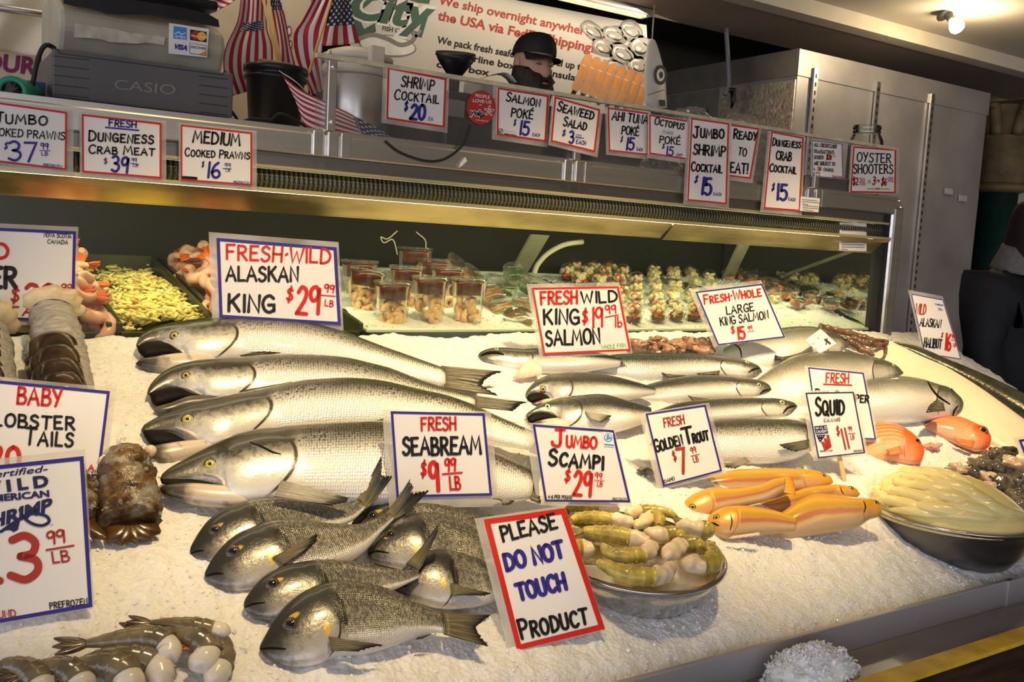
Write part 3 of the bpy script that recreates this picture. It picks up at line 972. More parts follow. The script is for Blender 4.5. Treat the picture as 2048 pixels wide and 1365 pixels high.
def d_wild(mb, pl, rs):
    typ(mb, pl, 'certified-', (-26, 958), (94, 944), 13, 'n', 0.015, slant=0.25)
    typ(mb, pl, 'W I L D', (-44, 991), (98, 973), 22, 'n', 0.05)
    typ(mb, pl, 'AMERICAN', (-32, 1006), (99, 994), 13, 'n', 0.04)
    typ(mb, pl, 'SHRIMP', (-40, 1064), (104, 1022), 26, 'n', 0.045, up=(0.05, -1))
    line(mb, pl, catmull([(2, 1064), (22, 1050), (47, 1034), (68, 1028), (92, 1033), (98, 1044), (84, 1052), (64, 1048), (48, 1036), (40, 1020)], 5), 6, 'n', 0.0014)
    shape(mb, pl, [(3, 1062), (22, 1046), (40, 1043), (36, 1060), (28, 1065), (20, 1061)], 'n')
    typ(mb, pl, 'TM', (99, 1053), (106, 1052), 3, 'n')
    T([('23', -64, 1166, 84, 1161, 88, 'd', .16), ('99', 93, 1089, 132, 1084, 25, 'd', .16), ('L', 93, 1101, 147, 1092, 4, 'd'), ('LB', 104, 1127, 141, 1123, 22, 'd', .16), ('PER POUND', -70, 1244, 33, 1234, 14, 'd'), ('PREFROZEN', 99, 1219, 176, 1209, 12, 'k', .16)])(mb, pl, rs)


card('large blue-bordered card for certified wild American shrimp, front left', [(-150, 947), (167, 913), (185, 1215), (-140, 1271)], 'b', 8, d_wild, icep((70, 1262), (-0.1, -1, 0.45)), group=gr, seed=22, margin=(10, 14, 4, 3))
card('blue-bordered card reading fresh wild Alaskan king behind the left salmon', [(433, 476), (673, 495), (682, 651), (439, 636)], 'b', 6.5,
     T([('FRESH+WILD'.replace('+', '*'), 450, 519, 662, 527, 29, 'r', .15), ('ALASKAN', 450, 562, 598, 563, 28, 'k', .17), ('KING', 453, 622, 551, 625, 33, 'k', .17), ('$', 571, 600, 586, 601, 24, 'r', .17), ('29', 589, 627, 641, 629, 54, 'r', .13),
        ('99', 646, 583, 668, 586, 15, 'r', .18), ('L', 643, 591, 670, 593, 2.4, 'r'), ('LB', 648, 612, 667, 614, 12, 'r', .18)]), icep((560, 712), (-.22, -1, .14)), group=gr, seed=23, margin=(15, 11, 5, 10))
card('red-bordered card reading fresh wild king salmon 19.99, green note whole fish', [(1063, 576), (1237, 573), (1262, 702), (1087, 710)], 'r', 4,
     T([('FRESH', 1079, 610, 1156, 607, 25, 'r', .17), ('WILD', 1161, 607, 1236, 604, 22, 'k', .17), ('KING', 1085, 649, 1160, 648, 29, 'k', .15), ('$', 1163, 645, 1176, 645, 24, 'r', .15), ('19', 1183, 655, 1207, 655, 39, 'r', .1),
        ('99', 1210, 629, 1233, 626, 17, 'r', .14), ('L', 1210, 635, 1236, 630, 2.2, 'r'), ('{}', 1229, 655, 1245, 655, 19, 'r', .13), ('SALMON', 1090, 692, 1202, 686, 29, 'k', .15), ('WHOLE FISH', 1203, 699, 1251, 694, 8, 'g', .12)]), icep((1180, 752), (-.22, -1, .16)), group=gr, seed=24, margin=(8, 8, 3, 6))
card('tilted blue-bordered card reading fresh whole large king salmon', [(1391, 584), (1524, 568), (1570, 675), (1436, 691)], 'b', 2.6,
     T([('Fresh*Whole', 1407, 609, 1524, 592, 18, 'r', .15), ('LARGE', 1452, 630, 1509, 621, 16, 'k', .13), ('KING SALMON', 1440, 652, 1538, 637, 16, 'k', .13), ('$', 1462, 667, 1470, 666, 13, 'r', .15), ('15', 1475, 679, 1492, 677, 24, 'r', .15), ('99', 1495, 661, 1505, 659, 8, 'r'), ('L', 1495, 664, 1508, 662, 1, 'r')]), icep((1500, 738), (-.22, -1, .16)), group=gr, seed=25, margin=(9, 8, 2, 2))


card('blue-bordered card reading fresh seabream 9.99 behind the front fish', [(781, 823), (969, 827), (984, 992), (793, 996)], 'b', 5,
     T([('FRESH', 840, 861, 913, 860, 25, 'r', .16), ('SEABREAM', 803, 911, 964, 908, 34, 'k', .16), ('$', 840, 952, 853, 952, 26, 'r', .16), ('9', 858, 983, 881, 981, 58, 'r', .13), ('99', 887, 942, 912, 942, 25, 'r', .16), ('L', 885, 949, 923, 946, 4, 'r'), ('LB', 898, 981, 923, 979, 26, 'r', .16), ('WHOLE FISH', 800, 993, 846, 992, 8, 'd')]),
     icep((890, 1075), (-0.22, -1, 0.28)), group=gr, seed=26, margin=(16, 4, 14, 22), stake=((868, 996), (875, 1040)))


def d_scampi(mb, pl, rs):
    T([('J', 1100, 893, 1131, 894, 34, 'r', .17), ('UMBO', 1130, 894, 1195, 897, 22, 'r', .2), ('Scampi', 1094, 930, 1208, 939, 31, 'k', .17), ('$', 1127, 962, 1140, 964, 22, 'r', .15), ('29', 1143, 991, 1184, 993, 48, 'r', .13), ('99', 1188, 957, 1203, 959, 12, 'r'),
       ('L', 1188, 961, 1208, 962, 1.4, 'r'), ('LB', 1193, 973, 1205, 974, 10, 'r'), ('4-6 PER POUND', 1095, 997, 1144, 999, 7, 'k', .17), ('PREFROZEN', 1224, 1001, 1256, 1002, 5, 'k')])(mb, pl, rs)
    shape(mb, pl, [(1205, 864), (1225, 866), (1229, 895), (1208, 893)], 'w')
    disc2(mb, pl, (1216, 876), 8.5, 'l', 0.0014)
    disc2(mb, pl, (1216, 876), 6.8, 'w', 0.0016)
    for k in range(3):
        a = k * 2.1
        disc2(mb, pl, (1216 + 3 * math.cos(a), 876 + 3 * math.sin(a)), 4, 'l', 0.0018, 12, 1.8, 0, a + 0.9)
    shape(mb, pl, [(1208, 888), (1227, 890), (1228, 893), (1209, 891)], 'l', 0.0014)


card('blue-bordered card reading jumbo scampi above the bowl of scampi', [(1065, 849), (1227, 861), (1261, 1006), (1090, 1004)], 'b', 4.5, d_scampi, icep((1175, 1066), (-.22, -1, .26)), group=gr, seed=27, margin=(16, 3, 4, 8))
card('tilted blue-bordered card reading fresh golden trout from Idaho', [(1291, 828), (1411, 810), (1444, 943), (1326, 974)], 'b', 3.5,
     T([('FRESH', 1327, 855, 1370, 848, 18, 'd', .13), ('Golden', 1309, 905, 1368, 890, 25, 'k', .14), ('T', 1366, 889, 1390, 884, 32, 'k', .15), ('ROUT', 1385, 887, 1420, 879, 18, 'k', .2), ('$', 1347, 922, 1354, 920, 17, 'd', .14), ('7', 1358, 948, 1378, 944, 50, 'd', .11),
        ('99', 1381, 908, 1393, 905, 12, 'd', .13), ('L', 1382, 913, 1398, 909, 1.6, 'd'), ('LB', 1387, 926, 1398, 923, 11, 'd', .13), ('IDAHO', 1327, 968, 1350, 960, 7, 'k')]), icep((1400, 985)), group=gr, seed=28, margin=(11, 3, 9, 6))


def d_squid(mb, pl, rs):
    T([('Squid', 1629, 831, 1690, 829, 35, 'k', .12), ('(CALAMARI)', 1647, 845, 1680, 843, 7, 'k', .1), ('$', 1673, 871, 1680, 870, 16, 'd', .13), ('L', 1682, 859, 1691, 899, 3.4, 'd'), ('L', 1689, 857, 1698, 897, 3.4, 'd'), ('99', 1696, 863, 1704, 862, 9, 'd', .13),
       ('L', 1697, 868, 1710, 867, 1.5, 'd'), ('LB', 1701, 880, 1709, 879, 9, 'd', .13), ('PREFROZEN', 1707, 905, 1726, 903, 3.5, 'k')])(mb, pl, rs)
    shape(mb, pl, [(1628, 853), (1653, 851), (1656, 867), (1631, 869)], 'n')
    typ(mb, pl, 'W I L D', (1630, 860), (1653, 858), 5, 'w', 0.02, 0.0014)
    typ(mb, pl, 'CAUGHT', (1632, 867), (1654, 865), 5, 'w', 0.02, 0.0014)
    shape(mb, pl, [(1632, 871), (1651, 870), (1640, 886)], 'n')
    for k in range(3): disc2(mb, pl, (1637 + k * 3.6, 873.5), 0.8, 'w', 0.0014, 8)
    disc2(mb, pl, (1640, 880), 0.9, 'w', 0.0014, 8)
    for k in range(3):
        shape(mb, pl, [(1652 - k * 5.2, 870 + k * 7), (1657 - k * 5.2, 870 + k * 7), (1663 - k * 3.6, 894 + k * 2), (1658 - k * 4.5, 898 + k * 2)], 'd', 0.0012)
    typ(mb, pl, 'PRODUCT OF USA', (1640, 905), (1665, 903), 3.4, 'n', 0.03)


card('blue-bordered card reading squid, with a small flag emblem, above the squid bowl', [(1611, 786), (1707, 784), (1730, 907), (1636, 917)], 'n', 2.4, d_squid, icep((1688, 962), (-0.3, -1, 0.34)), group=gr, seed=29, margin=(9, 5, 7, 5), stake=((1682, 912), (1693, 962)))
card('white card reading fresh, half hidden behind the squid card', [(1616, 735), (1727, 746), (1752, 880), (1636, 876)], 'b', 2.6,
     T([('FRESH', 1650, 765, 1698, 767, 19, 'r', .13), ('L', 1647, 769, 1703, 771, 2.8, 'r'), ('Red Snapper', 1628, 797, 1738, 807, 18, 'k', .16)]), icep((1700, 900), (-0.3, -1, 0.45)), group=gr, seed=30, margin=(6, 3, 5, 4))
card('curled white card reading Alaskan halibut on a stick above the dark fish', [(1822, 588), (1886, 600), (1922, 719), (1849, 708)], 'b', 1.4,
     T([('WILD', 1829, 627, 1851, 630, 20, 'd', .1), ('ALASKAN', 1838, 652, 1882, 656, 16, 'k', .12), ('HALIBUT', 1846, 694, 1883, 698, 18, 'k', .12), ('$', 1881, 675, 1885, 676, 9, 'd'), ('16', 1888, 700, 1902, 701, 32, 'r', .12), ('99', 1902, 678, 1909, 679, 9, 'r'), ('L', 1902, 681, 1912, 682, 1, 'r'),
        ('LB', 1906, 694, 1912, 694, 7, 'r'), ('WASHINGTON', 1869, 610, 1886, 613, 3, 'n'), ('U.S.A.', 1876, 620, 1885, 622, 4, 'n')]), icep((1893, 745), (-0.45, -1, 0.25)), group=gr, seed=31, margin=(3, 8, 2, 7), stake=((1884, 712), (1896, 745)))
card('corner of a blue-bordered card at the right edge of the photo', [(2037, 880), (2140, 868), (2175, 990), (2085, 1003)], 'b', 4.5, T([]), icep((2110, 1015), (-0.3, -1, 0.4)), group=gr, seed=32, margin=(8, 6, 2, 6))
card('red-bordered card asking not to touch the product, standing in front', [(967, 1040), (1130, 1017), (1210, 1259), (1034, 1302)], 'r', 11,
     T([('PLEASE', 1003, 1085, 1117, 1057, 30, 'k', .17), ('DO NOT', 1009, 1143, 1133, 1113, 32, 'b', .23), ('TOUCH', 1034, 1203, 1136, 1177, 32, 'b', .23), ('Product', 1040, 1280, 1180, 1247, 38, 'k', .15)]), icep((1128, 1296), (-0.25, -1, 0.62)), group=gr, seed=33, margin=(16, 6, 2, 3), stake=((1110, 1270), (1125, 1310)))
# ================================================================ FISH
def fish_mat(kind, back, flank, belly, head_top, cheek, spots=0.0, scale=(170, 46), metal=0.35, rough=0.3, stripe=None, blotch=None, yellow=0.0, gillcol=(0.05, 0.035, 0.025), vline=(.16, .30, .46), scdark=0.6, grain=0.0):
    """skin from body coordinates: u 0 snout .. 0.25 gill .. 1 tail, v 0 back .. 1 belly"""
    m, nt, bs = nodes_of('skin_' + kind)
    uv = N(nt, 'ShaderNodeUVMap').outputs[0]
    sp = N(nt, 'ShaderNodeSeparateXYZ', {0: uv})
    u, v0 = sp.outputs[0], sp.outputs[1]
    tc = N(nt, 'ShaderNodeTexCoord')
    n1 = N(nt, 'ShaderNodeTexNoise', {'Vector': tc.outputs['Object'], 'Scale': 16.0, 'Detail': 5.0}).outputs[0]
    n2 = N(nt, 'ShaderNodeTexNoise', {'Vector': tc.outputs['Object'], 'Scale': 75.0, 'Detail': 4.0, 'Roughness': 0.7}).outputs[0]
    v = MATH(nt, 'ADD', v0, MATH(nt, 'MULTIPLY', MATH(nt, 'SUBTRACT', n1, 0.5), 0.16))
    col = RAMP(nt, v, [(0.0, back), (vline[0], [b * 1.3 for b in back]), (vline[1], [(a + b) / 2 for a, b in zip(back, flank)]), (vline[2], flank), (0.72, belly), (1.0, belly)])
    # scales
    sv = N(nt, 'ShaderNodeMapping', {'Vector': uv, 'Scale': (scale[0], scale[1], 1.0)}).outputs[0]
    vo = N(nt, 'ShaderNodeTexVoronoi', {'Vector': sv, 'Scale': 1.0, 'Randomness': 0.35}, voronoi_dimensions='2D')
    vd = vo.outputs['Distance']
    bodymask = SS(nt, u, 0.25, 0.29)
    topmask = SS(nt, v, 0.62, 0.12)
    sc = MATH(nt, 'MULTIPLY', MATH(nt, 'MULTIPLY', SS(nt, vd, 0.22, 0.62), bodymask), MATH(nt, 'MULTIPLY_ADD', topmask, scdark, 0.12))
    col = MIX(nt, sc, col, [c * 0.35 for c in back])
    if grain:
        n2b, n2 = n2, N(nt, 'ShaderNodeTexNoise', {'Vector': N(nt, 'ShaderNodeMapping', {'Vector': tc.outputs['Object'], 'Scale': (1, .5, .5)}).outputs[0], 'Scale': 260.0, 'Detail': 3.0, 'Roughness': 0.7}).outputs[0]
        f = MATH(nt, 'MULTIPLY', SS(nt, n2, 0.46, 0.62), MATH(nt, 'MULTIPLY', SS(nt, v, 0.86, 0.5), grain))
        col = MIX(nt, f, col, [c * 0.8 for c in back])
        f = MATH(nt, 'MULTIPLY', SS(nt, n2, 0.54, 0.38), MATH(nt, 'MULTIPLY', SS(nt, v, 0.9, 0.4), grain * 0.45))
        col = MIX(nt, f, col, [min(1, c * 2.0) for c in flank])
        n2 = n2b
    if stripe:
        kind_s, sc_, cs = stripe
        if kind_s == 'band':
            f = MATH(nt, 'MULTIPLY', SS(nt, v, sc_ - 0.10, sc_ - 0.03), SS(nt, v, sc_ + 0.11, sc_ + 0.04))
            f = MATH(nt, 'MULTIPLY', f, MATH(nt, 'MULTIPLY', SS(nt, u, 0.22, 0.30), 0.85))
        else:
            f = MATH(nt, 'MULTIPLY', SS(nt, MATH(nt, 'SINE', MATH(nt, 'MULTIPLY', v0, sc_)), 0.1, 0.8), MATH(nt, 'MULTIPLY', bodymask, 0.75))
        col = MIX(nt, f, col, cs)
    if spots:
        v2 = N(nt, 'ShaderNodeTexVoronoi', {'Vector': N(nt, 'ShaderNodeMapping', {'Vector': uv, 'Scale': (62, 16, 1)}).outputs[0], 'Scale': 1.0, 'Randomness': 1.0}, voronoi_dimensions='2D')
        f = MATH(nt, 'MULTIPLY', SS(nt, v2.outputs['Distance'], 0.34, 0.16), MATH(nt, 'MULTIPLY', SS(nt, v, 0.60, 0.25), SS(nt, n1, 0.42, 0.58)))
        col = MIX(nt, MATH(nt, 'MULTIPLY', f, spots), col, (0.02, 0.02, 0.016))
        # dull worn patches on the flank
        f = MATH(nt, 'MULTIPLY', SS(nt, n2, 0.60, 0.72), MATH(nt, 'MULTIPLY', SS(nt, v, 0.85, 0.5), 0.4 * bool(spots)))
        col = MIX(nt, MATH(nt, 'MULTIPLY', f, bodymask), col, [c * 0.4 for c in flank])
    # head
    hv = MATH(nt, 'ADD', v, MATH(nt, 'MULTIPLY', MATH(nt, 'SUBTRACT', n2, 0.5), 0.35))
    hc = RAMP(nt, hv, [(0.0, head_top), (0.33, head_top), (0.47, [(a + b) / 2 for a, b in zip(head_top, cheek)]), (0.57, cheek), (1.0, belly)])
    snout = SS(nt, MATH(nt, 'ADD', u, MATH(nt, 'MULTIPLY', MATH(nt, 'SUBTRACT', n2, 0.5), 0.10)), 0.14, 0.03)
    hc = MIX(nt, MATH(nt, 'MULTIPLY', snout, 0.9), hc, head_top)
    if spots or grain:
        hc = MIX(nt, MATH(nt, 'MULTIPLY', SS(nt, n2, 0.57, 0.66), MATH(nt, 'MULTIPLY', SS(nt, v, 0.95, 0.5), 0.55)), hc, head_top)
    col = MIX(nt, SS(nt, u, 0.262, 0.235), col, hc)
    # gill edge
    dv = MATH(nt, 'SUBTRACT', v0, 0.52)
    ge = MATH(nt, 'ADD', 0.25, MATH(nt, 'MULTIPLY', MATH(nt, 'MULTIPLY', dv, dv), -0.28))
    g = MATH(nt, 'ABSOLUTE', MATH(nt, 'SUBTRACT', u, ge))
    gm = MATH(nt, 'MULTIPLY', SS(nt, g, 0.0065, 0.002), MATH(nt, 'MULTIPLY', SS(nt, v0, 0.10, 0.22), SS(nt, v0, 1.0, 0.86)))
    col = MIX(nt, gm, col, gillcol)
    if blotch:
        e = MATH(nt, 'ADD', MATH(nt, 'POWER', MATH(nt, 'DIVIDE', MATH(nt, 'SUBTRACT', u, MATH(nt, 'MULTIPLY_ADD', v0, 0.05, blotch[0])), blotch[2]), 2.0), MATH(nt, 'POWER', MATH(nt, 'DIVIDE', MATH(nt, 'SUBTRACT', v0, blotch[1]), blotch[3]), 2.0))
        e = MATH(nt, 'ADD', e, MATH(nt, 'MULTIPLY', MATH(nt, 'SUBTRACT', n2, 0.5), 1.6))
        col = MIX(nt, SS(nt, e, 1.1, 0.55), col, (0.008, 0.008, 0.007))
    if yellow:
        for cu, cv, ru, rv in ((0.105, 0.20, 0.030, 0.050), (0.205, 0.56, 0.012, 0.10)):
            e = MATH(nt, 'ADD', MATH(nt, 'POWER', MATH(nt, 'DIVIDE', MATH(nt, 'SUBTRACT', u, cu), ru), 2.0), MATH(nt, 'POWER', MATH(nt, 'DIVIDE', MATH(nt, 'SUBTRACT', v0, cv), rv), 2.0))
            e = MATH(nt, 'ADD', e, MATH(nt, 'MULTIPLY', MATH(nt, 'SUBTRACT', n2, 0.5), 1.2))
            col = MIX(nt, MATH(nt, 'MULTIPLY', SS(nt, e, 1.1, 0.5), yellow), col, (0.72, 0.48, 0.06))
    nt.links.new(col, bs.inputs['Base Color'])
    bs.inputs['Metallic'].default_value = metal
    bs.inputs['Roughness'].default_value = rough
    bs.inputs['Specular IOR Level'].default_value = 0.6
    bs.inputs['Coat Weight'].default_value = 0.35
    bs.inputs['Coat Roughness'].default_value = 0.12
    h = MATH(nt, 'ADD', MATH(nt, 'MULTIPLY', MATH(nt, 'MULTIPLY', vd, bodymask), -0.9), MATH(nt, 'MULTIPLY', n2, 0.7))
    bp = N(nt, 'ShaderNodeBump', {'Height': h, 'Strength': 0.5, 'Distance': 0.0025})
    nt.links.new(bp.outputs[0], bs.inputs['Normal'])
    return m


SK = {
    'salmon': fish_mat('salmon', (0.085, 0.085, 0.06), (0.86, 0.85, 0.79), (0.92, 0.90, 0.84), (0.045, 0.045, 0.03), (0.74, 0.71, 0.62), 1.0, (125, 30), 0.16, 0.30, vline=(.20, .34, .50), scdark=0.95),
    'silver': fish_mat('silver', (0.055, 0.06, 0.055), (0.70, 0.70, 0.65), (0.88, 0.86, 0.82), (0.07, 0.075, 0.06), (0.60, 0.59, 0.54), 1.0, (110, 26), 0.22, 0.26, vline=(.33, .46, .60), scdark=0.9),
    'big': fish_mat('big', (0.15, 0.15, 0.11), (0.78, 0.76, 0.68), (0.92, 0.89, 0.82), (0.09, 0.09, 0.065), (0.50, 0.48, 0.40), 0.25, (140, 40), 0.18, 0.32, vline=(.22, .38, .56), scdark=0.6),
    'bream': fish_mat('bream', (0.075, 0.07, 0.05), (0.28, 0.26, 0.21), (0.74, 0.70, 0.66), (0.03, 0.03, 0.026), (0.40, 0.37, 0.31), 0.0, (80, 34), 0.22, 0.30, None, (0.250, 0.36, 0.032, 0.26), 0.85, vline=(.20, .42, .64), scdark=0.9, grain=0.7),
    'snapper': fish_mat('snapper', (0.82, 0.14, 0.02), (0.84, 0.22, 0.045), (0.86, 0.42, 0.24), (0.78, 0.13, 0.02), (0.80, 0.20, 0.05), 0.0, (60, 34), 0.05, 0.35, ('lines', 62.0, (0.86, 0.44, 0.22)), gillcol=(0.5, 0.09, 0.03), scdark=0.1),
    'trout': fish_mat('trout', (0.72, 0.36, 0.015), (0.66, 0.38, 0.06), (0.66, 0.44, 0.22), (0.72, 0.36, 0.015), (0.70, 0.36, 0.10), 0.0, (150, 60), 0.05, 0.34, ('band', 0.50, (0.56, 0.15, 0.10)), gillcol=(0.6, 0.16, 0.08), scdark=0.22),
}


def fin_mat(name, a, b, edge=None):
    m, nt, bs = nodes_of(name)
    uv = N(nt, 'ShaderNodeUVMap').outputs[0]
    sp = N(nt, 'ShaderNodeSeparateXYZ', {0: uv})
    nz = N(nt, 'ShaderNodeTexNoise', {'Vector': N(nt, 'ShaderNodeMapping', {'Vector': uv, 'Scale': (24, 1.2, 1)}).outputs[0], 'Scale': 1.0, 'Detail': 3.0}).outputs[0]
    col = RAMP(nt, nz, [(0.35, a), (0.65, b)])
    if edge: col = MIX(nt, SS(nt, sp.outputs[1], 0.45, 1.0), col, edge)
    nt.links.new(col, bs.inputs['Base Color'])
    bs.inputs['Roughness'].default_value = 0.35
    bp = N(nt, 'ShaderNodeBump', {'Height': nz, 'Strength': 0.6, 'Distance': 0.003})
    nt.links.new(bp.outputs[0], bs.inputs['Normal'])
    return m


FINS = {'salmon': fin_mat('fin_dark', (0.03, 0.03, 0.02), (0.17, 0.15, 0.10), (0.012, 0.012, 0.01)),
        'grey': fin_mat('fin_grey', (0.22, 0.21, 0.17), (0.42, 0.39, 0.33), (0.06, 0.055, 0.045)),
        'bream': fin_mat('fin_bronze', (0.05, 0.042, 0.02), (0.22, 0.18, 0.08), (0.03, 0.027, 0.018)),
        'snapper': fin_mat('fin_orange', (0.72, 0.14, 0.03), (0.85, 0.30, 0.08)),
        'trout': fin_mat('fin_gold', (0.80, 0.34, 0.03), (0.86, 0.46, 0.06), (0.80, 0.26, 0.02)),
        'pink': fin_mat('fin_pink', (0.80, 0.62, 0.52), (0.84, 0.70, 0.62), (0.78, 0.42, 0.34))}
def jaw_mat():
    m, nt, bs = nodes_of('jaw_skin')
    sp = N(nt, 'ShaderNodeSeparateXYZ', {0: N(nt, 'ShaderNodeUVMap').outputs[0]})
    n1 = N(nt, 'ShaderNodeTexNoise', {'Vector': N(nt, 'ShaderNodeTexCoord').outputs['Object'], 'Scale': 40.0, 'Detail': 4.0}).outputs[0]
    u = MATH(nt, 'ADD', sp.outputs[0], MATH(nt, 'MULTIPLY', MATH(nt, 'SUBTRACT', n1, .5), .25))
    col = RAMP(nt, u, [(0.05, (.025, .022, .02)), (0.22, (.10, .09, .075)), (0.36, (.62, .52, .42)), (1.0, (.76, .68, .58))])
    nt.links.new(MIX(nt, MATH(nt, 'MULTIPLY', SS(nt, n1, .58, .70), .6), col, (.16, .14, .12)), bs.inputs['Base Color'])
    bs.inputs['Roughness'].default_value = .3
    bs.inputs['Coat Weight'].default_value = .4
    return m


MOUTH = mat('mouth_dark', (0.006, 0.004, 0.004), 0.6, 0, 0.4, 30, spec=0.15)
JAWM = {'salmon': jaw_mat(), 'plate': mat('jaw_silver', (0.62, 0.56, 0.47), 0.35, 0.1, 0.45, 18), 'dark': mat('jaw_dark', (0.10, 0.09, 0.08), 0.3, 0.1, 0.6, 25)}
EYES = {'yellow': mat('iris_yellow', (0.66, 0.56, 0.12), 0.2, 0.2, 0.2, 200, coat=1.0), 'gold': mat('iris_gold', (0.55, 0.38, 0.08), 0.2, 0.2, 0.2, 200, coat=1.0),
        'dark': mat('iris_dark', (0.07, 0.055, 0.035), 0.12, 0, 0.2, 200, coat=1.0), 'pale': mat('iris_pale', (0.70, 0.64, 0.42), 0.2, 0.2, 0.2, 200, coat=1.0),
        'red': mat('iris_red', (0.60, 0.10, 0.03), 0.2, 0, 0.2, 200, coat=1.0)}
PUPIL = mat('pupil_black', (0.006, 0.006, 0.006), 0.06, 0, 0.0, coat=1.0)
SOCKET = mat('eye_socket', (0.035, 0.033, 0.028), 0.3)


def resample(pts, n, smooth=2):
    P = [V(p) for p in catmull(pts, 8)]
    L = [0.0]
    for a, b in zip(P, P[1:]): L.append(L[-1] + (b - a).length)
    out, j = [], 0
    for i in range(n):
        s = L[-1] * i / (n - 1)
        while j < len(P) - 2 and L[j + 1] < s: j += 1
        t = 0 if L[j + 1] == L[j] else (s - L[j]) / (L[j + 1] - L[j])
        out.append(P[j].lerp(P[j + 1], t))
    return out


class Body:
    """a rounded body between an upper and a lower outline, lying in plane pl"""

    def __init__(self, top, bot, pl, k=0.55, n=72, m=26, gill=None, snout=0.5, tail=0.25, opercle=0.05, roll=0.0):
        self.pl = pl
        nv = pl[1]
        if nv.dot(EYE - pl[0]) < 0: nv = -nv
        self.n = nv
        Tt = [hit(p.x, p.y, pl) for p in resample(top, n)]
        Bb = [hit(p.x, p.y, pl) for p in resample(bot, n)]
        rows = []
        uvs = []
        self.C, self.t = [], []
        mid = [(a + b) / 2 for a, b in zip(Tt, Bb)]
        L = [0]
        for a, b in zip(mid, mid[1:]): L.append(L[-1] + (b - a).length)
        for i in range(n):
            c = mid[i]
            h = (Tt[i] - Bb[i]) / 2
            s = abs((EYE - c).normalized().dot(nv))
            f = s / math.sqrt(s * s + k * k * (1 - s * s))
            t = k * h.length * f
            h = h * f
            w = L[i] / L[-1]
            # keep the tips plump
            tt = t * (1.0 if w > 0.03 else 0.7 + 10 * w)
            uu = w
            if gill: uu = 0.25 * w / gill if w < gill else 0.25 + 0.75 * (w - gill) / (1 - gill)
            row = []
            for j in range(m + 1):
                th = 2 * PI * j / m
                vv = (1 - math.cos(th - roll)) / 2
                sc = 1.0
                if gill and opercle:
                    ge = 0.25 - 0.28 * (vv - 0.52) ** 2
                    d = uu - ge
                    sc = 1 + opercle * (1 / (1 + math.exp(min(60, d * 260))) - 0.5) * max(0, 1 - abs(d) * 4)
                row.append(c + h * math.cos(th) * (1 + (sc - 1) * .3) + nv * tt * math.sin(th) * sc)
                uvs.append((uu, vv))
            rows.append(row)
            self.C.append(c); self.t.append(tt)
        self.mb = MB()
        vs = [p for r in rows for p in r]
        fs = []
        q = m + 1
        for i in range(n - 1):
            for j in range(m):
                fs.append((i * q + j, i * q + j + 1, (i + 1) * q + j + 1, (i + 1) * q + j))
        fs.append(tuple(range(m - 1, -1, -1)))
        fs.append(tuple((n - 1) * q + j for j in range(m)))
        self.mb.add(vs, fs, 0, uvs, True)
        self.bvh = BVHTree.FromPolygons([tuple(v) for v in vs], fs)
        self.tmax = max(self.t)
        self.c = mid[n // 2]

    def skin(self, x, y):
        d = ray(x, y).normalized()
        loc, nor, _, _ = self.bvh.ray_cast(EYE, d)
        if loc is None:
            loc = hit(x, y, (self.pl[0] + self.n * self.tmax * 0.5, self.pl[1])); nor = self.n
        if nor.dot(-d) < 0: nor = -nor
        return loc, nor


def mpp(p):
    """metres per picture pixel at a point"""
    return (p - EYE).dot(ROT @ V((0, 0, -1))) / FOC


def put_eye(root, body, px, r, iris='yellow', pup=0.5, name='eye', ell=1.0, socket=1.3):
    loc, nor = body.skin(*px)
    nor = (nor + 0.5 * (EYE - loc).normalized()).normalized()
    R = r * mpp(loc)
    M = Matrix.Translation(loc - nor * R * 0.12) @ nor.to_track_quat('Z', 'Y').to_matrix().to_4x4()
    mb = MB()
    mb.lathe([(R * socket, 0), (R * socket * .98, R * .10), (R * 0.98, R * 0.16)], M, 20, 2)
    mb.lathe([(R, 0.02 * R), (R, R * .18), (R * pup, R * .34)], M, 20, 1)
    mb.lathe([(R * pup * 1.02, R * 0.30), (R * pup * 1.0, R * .345), (R * pup * .6, R * .43), (0, R * .46)], M, 16, 0)
    return mb.build(name, [PUPIL, EYES[iris], SOCKET], root)


def fin(root, body, base, tip, name, kind, lift=0.0, n=22, m=7, thick=0.0016, ragged=0.06, seed=0, curl=0.0):
    pl = (body.pl[0] + body.n * lift, body.pl[1])
    rg = random.Random(seed + int(base[0][0]))
    b = resample(base, n) if len(base) > 2 else [V(base[0]).lerp(V(base[1]), i / (n - 1)) for i in range(n)]
    t = resample(tip, n)
    up, dn = [], []
    for i in range(n):
        k = 1 - ragged * rg.random()
        ru, rd = [], []
        for j in range(m):
            f = j / (m - 1)
            q = b[i].lerp(t[i], f * k)
            p = hit(q.x, q.y, pl)
            p = p + body.n * (0.0022 * math.sin(i * 1.9) * f + curl * f * f)
            w = thick * (1.25 - f)
            ru.append(p + body.n * w); rd.append(p - body.n * w)
        up.append(ru); dn.append(rd)
    rows = []
    for a, c in zip(up, dn): rows.append(a + c[::-1])
    mb = MB()
    n2 = 2 * m
    vs = [p for r in rows for p in r]
    uv = [(i / (n - 1), (j if j < m else n2 - 1 - j) / (m - 1)) for i in range(n) for j in range(n2)]
    fs = [(i * n2 + j, i * n2 + (j + 1) % n2, (i + 1) * n2 + (j + 1) % n2, (i + 1) * n2 + j) for i in range(n - 1) for j in range(n2)]
    fs += [tuple(range(n2)), tuple((n - 1) * n2 + j for j in range(n2 - 1, -1, -1))]
    mb.add(vs, fs, 0, uv, True)
    return mb.build(name, FINS[kind], root)


